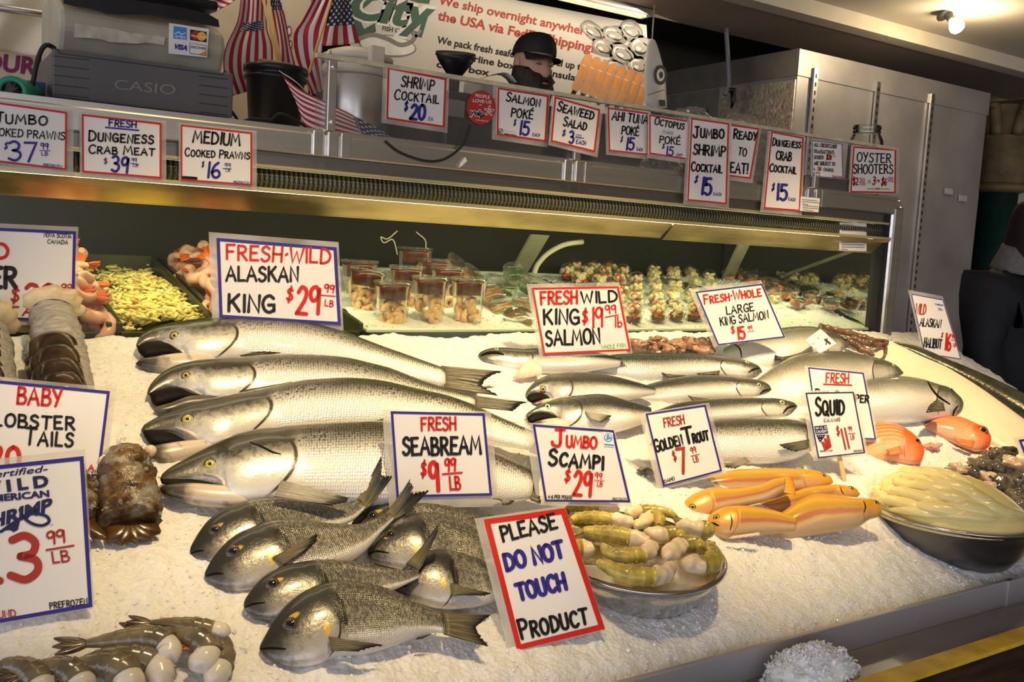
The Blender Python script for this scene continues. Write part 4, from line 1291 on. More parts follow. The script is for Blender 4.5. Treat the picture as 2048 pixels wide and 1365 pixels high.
def skin_line(root, body, pts, r, m, name, off=0.0):
    P = []
    for p in catmull(pts, 5):
        loc, nor = body.skin(p.x, p.y)
        P.append(loc + nor * off)
    mb = MB()
    n = len(P)
    mb.tube(P, [r * (0.35 + 0.65 * math.sin(PI * (i + 0.6) / (n + .2))) for i in range(n)], 7)
    return mb.build(name, m, root)


def make_fish(kind, label, cat, group, top, bot, face=0.25, lift=0.035, k=0.5, gillx=None, eyes=(), tail=None, fins=(), jaw=None, mouth=None, maxilla=None, lips=(), name=None, at=None, finkind=None, tailkind=None, opercle=0.05, n=72, tailcurl=0.0, skin=None):
    at = at or ((top[0][0] + top[-1][0] + bot[0][0] + bot[-1][0]) / 4, (max(p[1] for p in bot) + min(p[1] for p in top)) / 2)
    pl = ice_pl(lift * (0.85 if kind == 'salmon' else 0.45), face, at)
    g = None
    if gillx:
        xs = [t.x + b.x for t, b in zip(resample(top, 60), resample(bot, 60))]
        g = min(range(60), key=lambda i: abs(xs[i] / 2 - gillx)) / 59
    B = Body(top, bot, pl, k, n, 26, g, opercle=opercle, roll={'salmon': .20, 'silver': .34, 'big': .25, 'bream': .30, 'trout': .25}.get(kind, 0.0))
    root = thing(name, label, cat, B.c - B.n * B.tmax, group)
    B.mb.build('body', skin or SK[kind], root)
    fk = finkind or ('salmon' if kind in ('salmon', 'silver', 'big') else kind)
    for e in eyes: put_eye(root, B, *e)
    if tail: fin(root, B, tail[0], tail[1], 'tail_fin', tailkind or fk, 0.0, 30, 8, curl=tailcurl)
    for f in fins:
        fin(root, B, f[1], f[2], f[0], f[3] if len(f) > 3 and f[3] else fk, B.tmax * (f[4] if len(f) > 4 else 0.9), 18, 6, 0.0013, 0.05)
    if jaw:
        e = V(jaw[0][-1]).lerp(V(jaw[1][-1]), .5)
        dx = (e - V(jaw[0][0])).normalized() * 30
        J = Body(list(jaw[0]) + [tuple(e + dx)], list(jaw[1]) + [tuple(e + dx + V((0, 1)))], (pl[0] + B.n * B.tmax * 0.02, pl[1]), 0.8, 34, 18)
        J.mb.build('lower_jaw', jaw[2] if len(jaw) > 2 else JAWM['salmon'], root)
    if mouth:
        Mo = Body(mouth[0], mouth[1], (pl[0] + B.n * B.tmax * 0.05, pl[1]), 0.45, 24, 14)
        Mo.mb.build('mouth', MOUTH, root)
    if maxilla: skin_line(root, B, maxilla[0], maxilla[1] * mpp(B.c), JAWM['plate'], 'upper_jaw_bone', 0.001)
    for l in lips: skin_line(root, B, l[0], l[1] * mpp(B.c), MOUTH, l[2] if len(l) > 2 else 'lip_line')
    return root, B


gk = 'four king salmon laid head to the left'
make_fish('salmon', 'farthest of the four big left-facing king salmon, below the Alaskan king card', 'fish', gk,
          [(272, 690), (277, 676), (290, 663), (320, 651), (360, 643), (405, 637), (460, 634), (540, 634), (600, 639), (650, 650), (700, 668), (760, 691), (820, 712), (884, 735)],
          [(273, 696), (281, 692), (300, 686), (330, 688), (350, 700), (368, 712), (385, 730), (430, 733), (480, 728), (535, 728), (590, 734), (640, 740), (690, 748), (745, 757), (808, 765), (890, 774)],
          lift=0.030, gillx=462, name='king_salmon', eyes=[((349, 672), 7.5, 'gold', .38)],
          tail=([(882, 733), (888, 752), (888, 776)], [(1012, 744), (985, 752), (966, 768), (975, 778), (998, 791)]),
          fins=[('pectoral_fin', [(480, 712), (492, 712)], [(562, 706), (530, 704), (505, 706)][::-1], None, .7), ('pelvic_fin', [(632, 707), (634, 711)], [(685, 709), (682, 714)], None, .5)],
          jaw=([(271, 727), (282, 717), (300, 714), (340, 708), (368, 706), (410, 706)], [(272, 730), (285, 739), (310, 746), (345, 752), (385, 752), (420, 742)]),
          mouth=([(274, 692), (300, 684), (335, 687), (352, 699), (372, 710)], [(278, 706), (290, 716), (310, 715), (345, 708), (374, 714)]),
          maxilla=([(325, 682), (345, 690), (362, 700), (370, 708)], 3.4))
make_fish('salmon', 'second from the back of the four big left-facing king salmon, mouth wide open', 'fish', gk,
          [(294, 787), (296, 777), (305, 762), (325, 744), (350, 731), (385, 722), (430, 717), (485, 714), (560, 709), (635, 710), (690, 715), (735, 725), (780, 737), (840, 760), (895, 777), (945, 793)],
          [(295, 793), (305, 788), (325, 781), (352, 777), (378, 786), (404, 793), (415, 806), (450, 810), (500, 808), (565, 812), (640, 818), (702, 824), (765, 829), (830, 832), (885, 828), (950, 813)],
          lift=0.036, gillx=488, name='king_salmon', eyes=[((372, 752), 7.5, 'gold', .42)],
          tail=([(944, 792), (949, 802), (950, 814)], [(1057, 806), (1046, 808), (1040, 812), (1030, 822)]),
          fins=[('pectoral_fin', [(486, 782), (500, 790)], [(588, 764), (560, 774), (535, 786)], None, .75)],
          jaw=([(307, 820), (315, 813), (342, 805), (375, 793), (405, 791), (430, 790)], [(308, 824), (320, 831), (345, 830), (375, 822), (405, 818), (430, 815)], JAWM['dark']),
          mouth=([(298, 786), (322, 779), (355, 776), (380, 786), (405, 791)], [(306, 808), (316, 813), (345, 804), (376, 794), (404, 796)]),
          maxilla=([(355, 772), (378, 778), (395, 786), (405, 790)], 3.2))
make_fish('salmon', 'third from the back of the four big left-facing king salmon, with raised dark dorsal fin', 'fish', gk,
          [(282, 860), (285, 852), (305, 839), (335, 825), (385, 806), (435, 795), (472, 787), (535, 775), (597, 762), (640, 758), (702, 756), (765, 762), (840, 779), (890, 790), (940, 807), (990, 830), (1040, 852), (1078, 866)],
          [(283, 866), (297, 866), (315, 863), (345, 867), (372, 882), (400, 891), (415, 903), (450, 905), (485, 892), (535, 882), (635, 874), (735, 870), (800, 870), (870, 874), (940, 882), (1000, 892), (1060, 902)],
          lift=0.044, gillx=520, name='king_salmon', eyes=[((375, 839), 10, 'yellow', .34)],
          tail=([(1076, 866), (1070, 884), (1058, 903)], [(1160, 880), (1125, 898), (1150, 935)]),
          fins=[('dorsal_fin', [(692, 758), (735, 758), (782, 764)], [(752, 739), (764, 737), (773, 740)], None, 0.1), ('pelvic_fin', [(735, 845), (737, 849)], [(768, 838), (768, 846)], 'grey', .7)],
          jaw=([(280, 906), (290, 897), (310, 891), (345, 885), (378, 881), (420, 880)], [(282, 912), (300, 922), (325, 930), (360, 926), (395, 915), (420, 905)]),
          mouth=([(285, 861), (307, 860), (345, 867), (368, 880), (400, 888)], [(290, 876), (303, 890), (330, 890), (370, 884), (398, 892)]),
          maxilla=([(352, 856), (375, 864), (395, 876), (402, 886)], 4.2))
make_fish('salmon', 'nearest of the four big left-facing king salmon, mouth almost shut, behind the sea bream', 'fish', gk,
          [(320, 957), (323, 949), (340, 935), (375, 915), (412, 895), (450, 877), (480, 867), (525, 857), (600, 849), (700, 844), (762, 843), (850, 854), (920, 876), (990, 906), (1035, 927), (1060, 940)],
          [(321, 963), (335, 966), (360, 967), (395, 967), (425, 972), (445, 980), (455, 1008), (490, 1016), (540, 1014), (620, 1018), (700, 1019), (780, 1020), (850, 1019), (950, 1013), (1025, 1008), (1062, 1000)],
          lift=0.052, gillx=556, name='king_salmon', eyes=[((420, 929), 10, 'yellow', .36)],
          tail=([(1059, 940), (1066, 970), (1061, 1000)], [(1084, 945), (1078, 972), (1082, 1006)]),
          fins=[('pectoral_fin', [(562, 962), (548, 994)], [(704, 998), (690, 1006), (664, 1012)], 'grey', .9), ('pelvic_fin', [(985, 998), (1000, 994)], [(1030, 1002), (1020, 1010), (1005, 1010)], 'grey', .5)],
          jaw=([(319, 976), (330, 970), (360, 967), (395, 967), (430, 970), (475, 975)], [(322, 986), (340, 998), (370, 1008), (410, 1015), (450, 1017), (490, 1014)]),
          mouth=([(322, 958), (340, 958), (380, 958), (410, 964), (448, 976)], [(323, 968), (345, 971), (380, 970), (412, 971), (446, 982)]),
          maxilla=([(408, 948), (430, 952), (446, 962), (450, 972)], 4.6), lips=[([(500, 885), (525, 895), (545, 905), (562, 909)], 2.4, 'gill_slit')])

# ---- smaller salmon, two heaps facing each other
gl, gr_ = 'smaller salmon facing left in the middle', 'smaller salmon facing right in the middle'
r, B = make_fish('silver', 'small left-facing salmon below the king salmon card, its white gill flap pulled open', 'fish', gl,
          [(956, 711), (960, 704), (977, 697), (1002, 695), (1040, 697), (1090, 696), (1140, 699), (1190, 704), (1240, 716)],
          [(957, 715), (965, 727), (985, 737), (1010, 742), (1035, 748), (1070, 750), (1110, 750), (1160, 748), (1240, 734)],
          lift=0.020, gillx=1052, name='salmon', eyes=[((993, 699), 4.2, 'yellow', .4)], lips=[([(962, 712), (975, 707), (992, 706), (1008, 710)], 4.0, 'mouth')], tail=None,
          fins=[('dorsal_fin', [(1092, 698), (1128, 699)], [(1100, 691), (1130, 692)], None, .2)], k=.6)
fin(r, B, [(1058, 716), (1082, 732)], [(1025, 758), (1050, 757), (1084, 750)], 'gill_flap', 'pink', B.tmax * .95, 16, 6, .003, 0.0)
make_fish('silver', 'topmost right-facing salmon in the middle, its snout under the tilted whole salmon card', 'fish', gr_,
          [(1524, 742), (1518, 733), (1500, 724), (1475, 717), (1437, 711), (1400, 707), (1340, 705), (1265, 705), (1215, 710), (1177, 721), (1130, 737)],
          [(1524, 746), (1510, 758), (1480, 759), (1440, 757), (1380, 760), (1325, 765), (1285, 766), (1240, 760), (1190, 752), (1130, 747)],
          lift=0.030, gillx=1442, name='salmon', eyes=[((1494, 725), 4.8, 'pale', .45)],
          tail=([(1134, 736), (1130, 748)], [(1052, 701), (1064, 720), (1082, 748)]),
          fins=[('dorsal_fin', [(1258, 707), (1292, 706)], [(1246, 695), (1252, 701)], None, .1), ('pectoral_fin', [(1440, 742), (1438, 750)], [(1392, 748), (1400, 750)], None, .8)],
          lips=[([(1497, 745), (1508, 739), (1519, 737)], 2.2, 'mouth')])
make_fish('silver', 'left-facing salmon with dark head, second of the small left-facing ones from the back', 'fish', gl,
          [(1051, 791), (1053, 781), (1070, 762), (1095, 749), (1127, 744), (1165, 744), (1215, 750), (1265, 762), (1310, 776)],
          [(1052, 797), (1062, 789), (1080, 786), (1098, 792), (1108, 806), (1135, 818), (1190, 812), (1250, 804), (1310, 790)],
          lift=0.030, gillx=1140, name='salmon', eyes=[((1086, 779), 6, 'gold', .4)], finkind='salmon',
          jaw=([(1060, 809), (1070, 804), (1095, 797), (1115, 797)], [(1061, 812), (1075, 814), (1100, 812), (1120, 812)]),
          mouth=([(1053, 793), (1064, 787), (1082, 786), (1100, 796)], [(1056, 801), (1064, 806), (1085, 802), (1100, 800)]))
make_fish('silver', 'middle one of the three right-facing salmon with pale gill covers', 'fish', gr_,
          [(1543, 778), (1538, 770), (1520, 761), (1487, 755), (1450, 751), (1400, 749), (1365, 752), (1327, 759), (1290, 770), (1250, 784)],
          [(1543, 781), (1535, 788), (1512, 796), (1475, 800), (1430, 803), (1380, 808), (1330, 810), (1290, 804), (1250, 795)],
          lift=0.036, gillx=1474, name='salmon', eyes=[((1518, 771), 4.8, 'pale', .45)],
          tail=([(1256, 782), (1250, 796)], [(1145, 754), (1168, 772), (1190, 790)]),
          fins=[('dorsal_fin', [(1335, 756), (1372, 752)], [(1320, 744), (1328, 750)], None, .1)], lips=[([(1519, 789), (1528, 782), (1542, 779)], 2.0, 'mouth')])
make_fish('silver', 'nearest small left-facing salmon, open mouthed, just above the scampi card', 'fish', gl,
          [(1051, 833), (1055, 826), (1077, 811), (1102, 800), (1127, 794), (1165, 789), (1205, 788), (1250, 800), (1300, 815)],
          [(1052, 838), (1062, 829), (1085, 825), (1105, 829), (1118, 838), (1122, 858), (1150, 870), (1190, 872), (1240, 866), (1300, 845)],
          lift=0.040, gillx=1158, name='salmon', eyes=[((1095, 814), 6, 'pale', .4)],
          jaw=([(1060, 848), (1075, 842), (1098, 837), (1120, 838)], [(1061, 851), (1075, 858), (1100, 866), (1125, 868)]),
          mouth=([(1054, 834), (1066, 827), (1090, 825), (1113, 833)], [(1057, 844), (1066, 847), (1090, 840), (1112, 838)]),
          fins=[('pectoral_fin', [(1170, 824), (1180, 838)], [(1224, 832), (1218, 838), (1203, 846)], 'grey', .95)], maxilla=([(1085, 822), (1102, 824), (1117, 833)], 2.6))
make_fish('silver', 'lowest of the right-facing salmon, its spread tail above the scampi card', 'fish', gr_,
          [(1594, 812), (1585, 804), (1550, 796), (1512, 795), (1450, 795), (1390, 800), (1352, 806), (1315, 820), (1284, 828)],
          [(1595, 816), (1585, 828), (1570, 836), (1520, 840), (1475, 846), (1425, 850), (1370, 852), (1320, 848), (1282, 842)],
          lift=0.044, gillx=1520, name='salmon', eyes=[((1564, 806), 5.8, 'pale', .45)],
          tail=([(1290, 826), (1284, 843)], [(1204, 780), (1222, 802), (1238, 828), (1236, 850), (1240, 880), (1275, 868)]),
          lips=[([(1566, 827), (1576, 816), (1592, 812)], 2.4, 'mouth')], fins=[('dorsal_fin', [(1385, 802), (1420, 799)], [(1376, 792), (1384, 796)], None, .1)])
make_fish('silver', 'broad silver salmon lying between the golden trout card and the squid card', 'fish', gr_,
          [(1642, 864), (1632, 852), (1608, 842), (1575, 837), (1525, 836), (1475, 835), (1427, 839), (1380, 852), (1320, 876), (1280, 891)],
          [(1642, 874), (1630, 900), (1598, 922), (1550, 932), (1480, 934), (1430, 930), (1380, 924), (1330, 916), (1282, 908)],
          lift=0.030, gillx=1610, name='salmon', skin=SK['salmon'], tail=([(1284, 890), (1284, 909)], [(1232, 886), (1238, 900), (1230, 920)]),
          fins=[('pectoral_fin', [(1618, 880), (1616, 898)], [(1556, 890), (1570, 898), (1592, 904)], None, 1.0), ('pelvic_fin', [(1490, 915), (1500, 925)], [(1440, 935), (1470, 938)], 'grey', .8)])

# ---- big king salmon on the right
gb = 'big whole king salmon facing right'
make_fish('big', 'big right-facing king salmon with a white tag lying on it, farthest back', 'fish', gb,
          [(1698, 688), (1690, 676), (1662, 664), (1637, 655), (1612, 651), (1575, 652), (1525, 659), (1487, 670), (1462, 685), (1430, 708)],
          [(1698, 692), (1680, 708), (1640, 722), (1600, 738), (1560, 750), (1510, 752), (1470, 742), (1430, 724)],
          lift=0.032, gillx=1655, name='king_salmon', eyes=[((1690, 675), 4, 'gold', .4)],
          fins=[('dorsal_fin', [(1488, 673), (1522, 661)], [(1466, 671), (1470, 680)], None, .1)], lips=[([(1462, 687), (1474, 692), (1481, 702), (1483, 716)], 1.6, 'fin_edge')], k=.5)
make_fish('big', 'middle one of the big right-facing king salmon, behind the half hidden fresh card', 'fish', gb,
          [(1806, 744), (1790, 730), (1762, 718), (1737, 711), (1700, 704), (1662, 700), (1612, 703), (1575, 714), (1550, 727), (1525, 747), (1505, 765)],
          [(1806, 749), (1785, 762), (1745, 775), (1700, 800), (1650, 830), (1600, 838), (1560, 828), (1530, 805), (1505, 780)],
          lift=0.044, gillx=1740, name='king_salmon', eyes=[((1787, 732), 4.2, 'gold', .4)],
          fins=[('dorsal_fin', [(1562, 722), (1602, 706)], [(1548, 708), (1550, 722)], None, .1)], k=.5)
r, B = make_fish('big', 'biggest right-facing king salmon, nearest the orange fish, dark gill gap', 'fish', gb,
          [(1926, 810), (1924, 800), (1910, 787), (1893, 774), (1858, 762), (1834, 755), (1799, 750), (1764, 751), (1720, 760), (1660, 782), (1610, 805)],
          [(1926, 818), (1920, 832), (1900, 840), (1858, 848), (1811, 856), (1764, 858), (1700, 856), (1650, 846), (1610, 825)],
          lift=0.046, gillx=1876, name='king_salmon', eyes=[((1902, 781), 4.5, 'dark', .4)], k=.55,
          fins=[('pectoral_fin', [(1886, 806), (1890, 822)], [(1874, 798), (1858, 812), (1851, 827)], None, 1.0)],
          lips=[([(1855, 763), (1864, 780), (1878, 795), (1900, 809)], 3.0, 'gill_slit'), ([(1916, 812), (1908, 822), (1906, 834)], 2.0, 'mouth')])

# ---- sea bream
gs = 'whole sea bream heaped at the front'


def bream(label, top, bot, eye, r=13, gillx=None, tail=None, fins=(), lift=0.03, lips=(), face=0.5, curl=0.045):
    return make_fish('bream', label, 'fish', gs, top, bot, face, lift, 0.42, gillx, [(eye, r, 'dark', .62, 'eye', 1, 1.15)], tail, fins, name='sea_bream', lips=lips, opercle=0.06, tailcurl=curl)


bream('back left sea bream with its tail fin standing up, just below the nearest king salmon', [(379, 1107), (382, 1092), (397, 1065), (415, 1042), (442, 1022), (480, 1005), (520, 997), (572, 996), (622, 1003), (660, 1010), (690, 1011), (718, 1000)],
      [(380, 1110), (388, 1120), (415, 1131), (455, 1130), (500, 1118), (560, 1098), (620, 1078), (665, 1062), (705, 1043), (732, 1018)], (429, 1061), 11, 492,
      ([(712, 1004), (722, 1012), (731, 1020)], [(754, 940), (756, 962), (755, 980), (777, 981)]), lift=0.036, lips=[([(381, 1109), (395, 1103), (408, 1102)], 2.0, 'mouth')])
bream('back right sea bream, mostly hidden, its eye behind the tail of another', [(703, 1047), (717, 1030), (742, 1012), (780, 997), (815, 989), (847, 993), (885, 1004), (922, 1017), (960, 1034), (1010, 1062)],
      [(704, 1052), (720, 1066), (760, 1092), (820, 1108), (900, 1112), (960, 1100), (1010, 1082)], (745, 1032), 10, 805, lift=0.036)
bream('sea bream with pointed pectoral fin raised, second from the left', [(409, 1152), (411, 1142), (425, 1117), (447, 1090), (472, 1070), (500, 1056), (525, 1045), (560, 1039), (610, 1042), (660, 1047), (710, 1049), (742, 1041), (775, 1027)],
      [(410, 1156), (418, 1166), (440, 1178), (470, 1184), (510, 1180), (560, 1168), (620, 1155), (680, 1136), (730, 1105), (760, 1070), (790, 1038)], (465, 1104), 13, 540,
      ([(768, 1030), (779, 1035), (790, 1040)], [(810, 988), (817, 1002), (815, 1016), (849, 1010)]),
      [('pectoral_fin', [(545, 1116), (566, 1130)], [(640, 1065), (632, 1082), (612, 1102)], None, 1.0)], 0.046, [([(411, 1153), (430, 1148), (447, 1148)], 2.4, 'mouth')])
bream('sea bream in the middle of the right group, yellow mark before its eye', [(735, 1107), (735, 1099), (742, 1085), (760, 1065), (785, 1045), (815, 1030), (860, 1025), (897, 1031), (935, 1049), (970, 1070), (1015, 1092)],
      [(736, 1111), (742, 1121), (760, 1130), (790, 1138), (840, 1152), (900, 1164), (960, 1152), (1015, 1118)], (781, 1070), 11, 838, lift=0.046, lips=[([(736, 1108), (755, 1103), (778, 1107)], 2.2, 'mouth')])
bream('left-lying sea bream behind the front one, its tail curving up', [(487, 1210), (491, 1198), (510, 1170), (535, 1147), (567, 1132), (610, 1122), (660, 1119), (710, 1124), (760, 1134), (800, 1141), (835, 1140)],
      [(488, 1216), (494, 1226), (510, 1236), (545, 1242), (590, 1238), (640, 1225), (700, 1210), (760, 1194), (800, 1176), (840, 1156)], (544, 1169), 13, 622,
      ([(812, 1128), (826, 1134), (838, 1142)], [(868, 1076), (867, 1088), (862, 1100)]), lift=0.052, lips=[([(489, 1216), (505, 1209), (530, 1206)], 2.2, 'mouth')])
bream('right sea bream with dark pectoral fin, beside the do not touch card', [(785, 1176), (794, 1153), (810, 1132), (830, 1112), (855, 1100), (885, 1098), (922, 1106), (960, 1119), (1000, 1140), (1040, 1158)],
      [(786, 1180), (800, 1190), (825, 1202), (855, 1213), (890, 1221), (922, 1220), (960, 1214), (1000, 1200), (1040, 1178)], (825, 1152), 12, 896,
      None, [('pectoral_fin', [(900, 1168), (904, 1192)], [(985, 1188), (970, 1192), (945, 1190)], None, 1.0)], 0.050, [([(788, 1178), (803, 1172), (815, 1174)], 2.0, 'mouth')])
bream('front sea bream seen whole with forked dark tail, nearest the customer', [(519, 1299), (521, 1289), (535, 1262), (555, 1230), (580, 1202), (610, 1180), (642, 1167), (680, 1162), (730, 1166), (780, 1179), (817, 1197), (855, 1217), (884, 1228)],
      [(520, 1303), (533, 1317), (560, 1330), (592, 1335), (630, 1332), (680, 1316), (730, 1311), (780, 1297), (830, 1277), (867, 1267), (888, 1268)], (580, 1250), 14, 655,
      ([(882, 1227), (889, 1247), (888, 1269)], [(987, 1231), (962, 1248), (953, 1257), (962, 1272), (978, 1293)]),
      [('pectoral_fin', [(657, 1275), (662, 1302)], [(772, 1292), (745, 1296), (715, 1304)], None, 1.02), ('anal_fin', [(835, 1276), (862, 1269)], [(830, 1280), (845, 1278)], None, .1)], 0.044, [([(520, 1299), (545, 1297), (572, 1299)], 2.4, 'mouth')], curl=0.0)

# ---- orange snappers
gn = 'orange striped snappers'
make_fish('snapper', 'left orange striped fish beside the squid card, its head turned down', 'fish', gn,
          [(1846, 916), (1848, 898), (1834, 876), (1811, 857), (1783, 845), (1748, 846), (1728, 860), (1712, 905)],
          [(1845, 920), (1838, 928), (1815, 930), (1790, 929), (1752, 931), (1712, 926)], 0.5, 0.03, 0.42, 1812, [((1834, 882), 6.5, 'red', .6, 'eye', 1, 1.2)],
          ([(1716, 908), (1713, 928)], [(1655, 920), (1670, 930), (1690, 946)]), [('pectoral_fin', [(1800, 893), (1806, 908)], [(1772, 900), (1778, 912)], None, 1.0)], name='snapper')
make_fish('snapper', 'right orange striped fish with a big dark eye, half sunk in the ice', 'fish', gn,
          [(1981, 888), (1982, 873), (1970, 856), (1952, 847), (1928, 836), (1900, 832), (1870, 837), (1850, 850)],
          [(1980, 894), (1968, 902), (1950, 905), (1930, 898), (1905, 888), (1875, 872), (1852, 860)], 0.5, 0.034, 0.45, 1948, [((1966, 861), 9, 'red', .62, 'eye', 1, 1.2)],
          None, [('pectoral_fin', [(1950, 884), (1944, 896)], [(1908, 876), (1912, 884), (1925, 892)], None, 1.0)], name='snapper')
# ---- golden trout
gt = 'golden trout in a heap'
kw = dict(k=0.6, face=0.6)
make_fish('trout', 'farthest golden trout, facing right, directly under the trout card', 'fish', gt,
          [(1666, 963), (1662, 955), (1647, 946), (1615, 939), (1565, 936), (1515, 937), (1465, 940), (1415, 952), (1385, 967)],
          [(1666, 967), (1650, 975), (1620, 982), (1570, 988), (1515, 990), (1450, 988), (1390, 981)], lift=0.03, gillx=1608, eyes=[((1646, 951), 4.5, 'gold', .55)],
          tail=([(1390, 964), (1390, 982)], [(1350, 980), (1365, 986), (1378, 994)]), name='golden_trout', **kw)
make_fish('trout', 'left-facing golden trout with its tail bent up, nearest the bowl of scampi at the back', 'fish', gt,
          [(1360, 1024), (1362, 1013), (1375, 995), (1402, 980), (1425, 974), (1465, 977), (1515, 970), (1545, 958), (1568, 955)],
          [(1361, 1029), (1375, 1038), (1400, 1042), (1430, 1036), (1465, 1022), (1502, 1012), (1540, 1002), (1568, 985)], lift=0.042, gillx=1412, eyes=[((1385, 1015), 5.5, 'gold', .5)],
          tail=([(1560, 956), (1568, 986)], [(1582, 952), (1590, 970), (1592, 990)]), lips=[([(1362, 1029), (1372, 1025), (1384, 1030)], 2.2, 'mouth')], name='golden_trout', **kw)
make_fish('trout', 'right-facing golden trout in the middle of the heap, red cheek', 'fish', gt,
          [(1720, 988), (1710, 976), (1690, 971), (1665, 969), (1615, 974), (1577, 987), (1540, 1000), (1500, 1005)],
          [(1719, 992), (1700, 1002), (1665, 1008), (1630, 1016), (1590, 1022), (1552, 1026), (1500, 1018)], lift=0.046, gillx=1678, eyes=[((1702, 977), 4.5, 'gold', .55)],
          lips=[([(1681, 975), (1683, 983), (1688, 990)], 1.1, 'gill_slit')], name='golden_trout', **kw)
make_fish('trout', 'left-facing golden trout in front, mouth open beside the scampi bowl', 'fish', gt,
          [(1415, 1039), (1418, 1032), (1430, 1022), (1447, 1014), (1477, 1011), (1515, 1014), (1552, 1022), (1590, 1035)],
          [(1416, 1046), (1420, 1060), (1432, 1073), (1455, 1081), (1490, 1078), (1520, 1074), (1590, 1065)], lift=0.05, gillx=1462, eyes=[((1433, 1036), 5.5, 'gold', .5)],
          lips=[([(1417, 1052), (1424, 1047), (1438, 1052)], 2.4, 'mouth'), ([(1461, 1030), (1464, 1045), (1460, 1062)], 1.2, 'gill_slit')],
          fins=[('belly_flap', [(1462, 1074), (1518, 1066)], [(1455, 1080), (1520, 1072)], 'pink', .85)], name='golden_trout', **kw)
make_fish('trout', 'right-facing golden trout lying across the front of the heap', 'fish', gt,
          [(1764, 1022), (1760, 1008), (1745, 1000), (1725, 995), (1665, 989), (1627, 987), (1595, 1000), (1565, 1022), (1540, 1037), (1519, 1052)],
          [(1764, 1026), (1755, 1036), (1738, 1042), (1715, 1058), (1665, 1068), (1615, 1076), (1565, 1082), (1538, 1079), (1519, 1068)], lift=0.066, gillx=1728, eyes=[((1752, 1006), 5, 'gold', .55)],
          tail=([(1540, 1038), (1538, 1078)], [(1516, 1050), (1515, 1060), (1518, 1072)]), lips=[([(1727, 1003), (1731, 1014), (1728, 1026)], 1.5, 'gill_slit')], name='golden_trout', **kw)

# ---- halibut slab and the dark fish behind it
WHITEM = mat('halibut_white', (0.86, 0.76, 0.58), 0.32, 0, 0.06, 7, 0.06, 30, sss=0.15)
DGREEN = mat('dark_fish_skin', (0.045, 0.047, 0.028), 0.25, 0.1, 0.5, 14, 0.25, 90)


def slab_fish(name, label, top, bot, m, lift, k, cat='fish', face=0.1):
    B = Body(top, bot, ice_pl(lift, face, (top[len(top) // 2][0], top[len(top) // 2][1])), k, 50, 22)
    r = thing(name, label, cat, B.c - B.n * B.tmax)
    B.mb.build('body', m, r)
    return r, B


r, B = slab_fish('halibut', 'large pale halibut lying white side up along the right edge of the ice', [(1736, 700), (1745, 684), (1778, 680), (1834, 706), (1893, 732), (1952, 768), (2010, 810), (2060, 848), (2130, 905)],
                 [(1736, 712), (1760, 745), (1830, 790), (1900, 835), (1960, 880), (2000, 905), (2060, 945), (2120, 985)], WHITEM, 0.03, 0.22)
fin(r, B, [(1790, 690), (1890, 730), (2010, 808), (2060, 846)], [(1795, 684), (1898, 726), (2016, 802), (2068, 840)], 'fringe_fin', 'grey', 0.002, 40, 4, .002, .2)
slab_fish('whole_fish', 'dark green-backed whole fish at the far right edge behind the halibut', [(1785, 683), (1830, 691), (1895, 718), (1952, 742), (1998, 763), (2048, 788), (2130, 835)],
          [(1787, 692), (1840, 722), (1893, 748), (1952, 786), (2010, 828), (2060, 862), (2130, 905)], DGREEN, 0.05, 0.6)

# white tag on the far salmon
tp = ice_pl(0.095, 0.5, (1641, 690))


def d_tag(mb, pl, rs):
    for c in ((1637, 676), (1627, 687), (1633, 697)): disc2(mb, pl, c, 2.4, 'a', n=12); disc2(mb, pl, c, 1.7, 'w', .0014, 12)
    line(mb, pl, [(1650, 680), (1660, 688)], 4, 'k'); line(mb, pl, [(1654, 678), (1652, 690)], 2.5, 'k')


card('small square white tag lying on the farthest big right-facing salmon', [(1641, 658), (1673, 687), (1640, 708), (1610, 681)], None, 0, d_tag, tp, name='product_tag', cat='tag', sleeve=False)
# ================================================================ SHELLFISH, BOWLS, LOOSE SEAFOOD
def place_path(px, pl):
    return [hit(x, y, pl) for x, y in px]


def smooth3(P, n):
    P = [V(p) for p in catmull(P, 8)]
    L = [0.0]
    for a, b in zip(P, P[1:]): L.append(L[-1] + (b - a).length)
    out, j = [], 0
    for i in range(n):
        s = L[-1] * i / (n - 1)
        while j < len(P) - 2 and L[j + 1] < s: j += 1
        t = 0 if L[j + 1] == L[j] else (s - L[j]) / (L[j + 1] - L[j])
        out.append(P[j].lerp(P[j + 1], t))
    return out


def prof_r(prof, t):
    for (a, ra), (b, rb) in zip(prof, prof[1:]):
        if t <= b: return ra + (rb - ra) * (t - a) / max(1e-6, b - a)
    return prof[-1][1]


def worm(path, prof, seg=14, n=40, flat=1.0, up=None, ridges=None, ridge=0.08, rough=0.0, seed=0, mat=0):
    """tube along a path with radius profile, optional overlapping shell ridges"""
    P = smooth3(path, n)
    up = up or ICE_N
    rows = []
    for i in range(n):
        t = (P[min(i + 1, n - 1)] - P[max(i - 1, 0)]).normalized()
        a = t.cross(up).normalized()
        b = a.cross(t).normalized()
        w = i / (n - 1)
        r = prof_r(prof, w)
        if ridges:
            s0, s1, k = ridges
            if s0 <= w <= s1:
                f = ((w - s0) / (s1 - s0) * k) % 1.0
                r *= 1 + ridge * (0.5 - f)
        row = []
        for j in range(seg):
            th = 2 * PI * j / seg
            q = P[i] + (a * math.cos(th) + b * math.sin(th) * flat) * r
            if rough: q += (q - P[i]) * rough * noise.noise(q * 60 + V((seed, 0, 0)))
            row.append(q)
        rows.append(row)
    mb = MB()
    mb.grid(rows, mat, True)
    m = len(rows[0])
    mb.add(rows[0], [tuple(range(m - 1, -1, -1))], mat, None, True)
    mb.add(rows[-1], [tuple(range(m))], mat, None, True)
    return mb


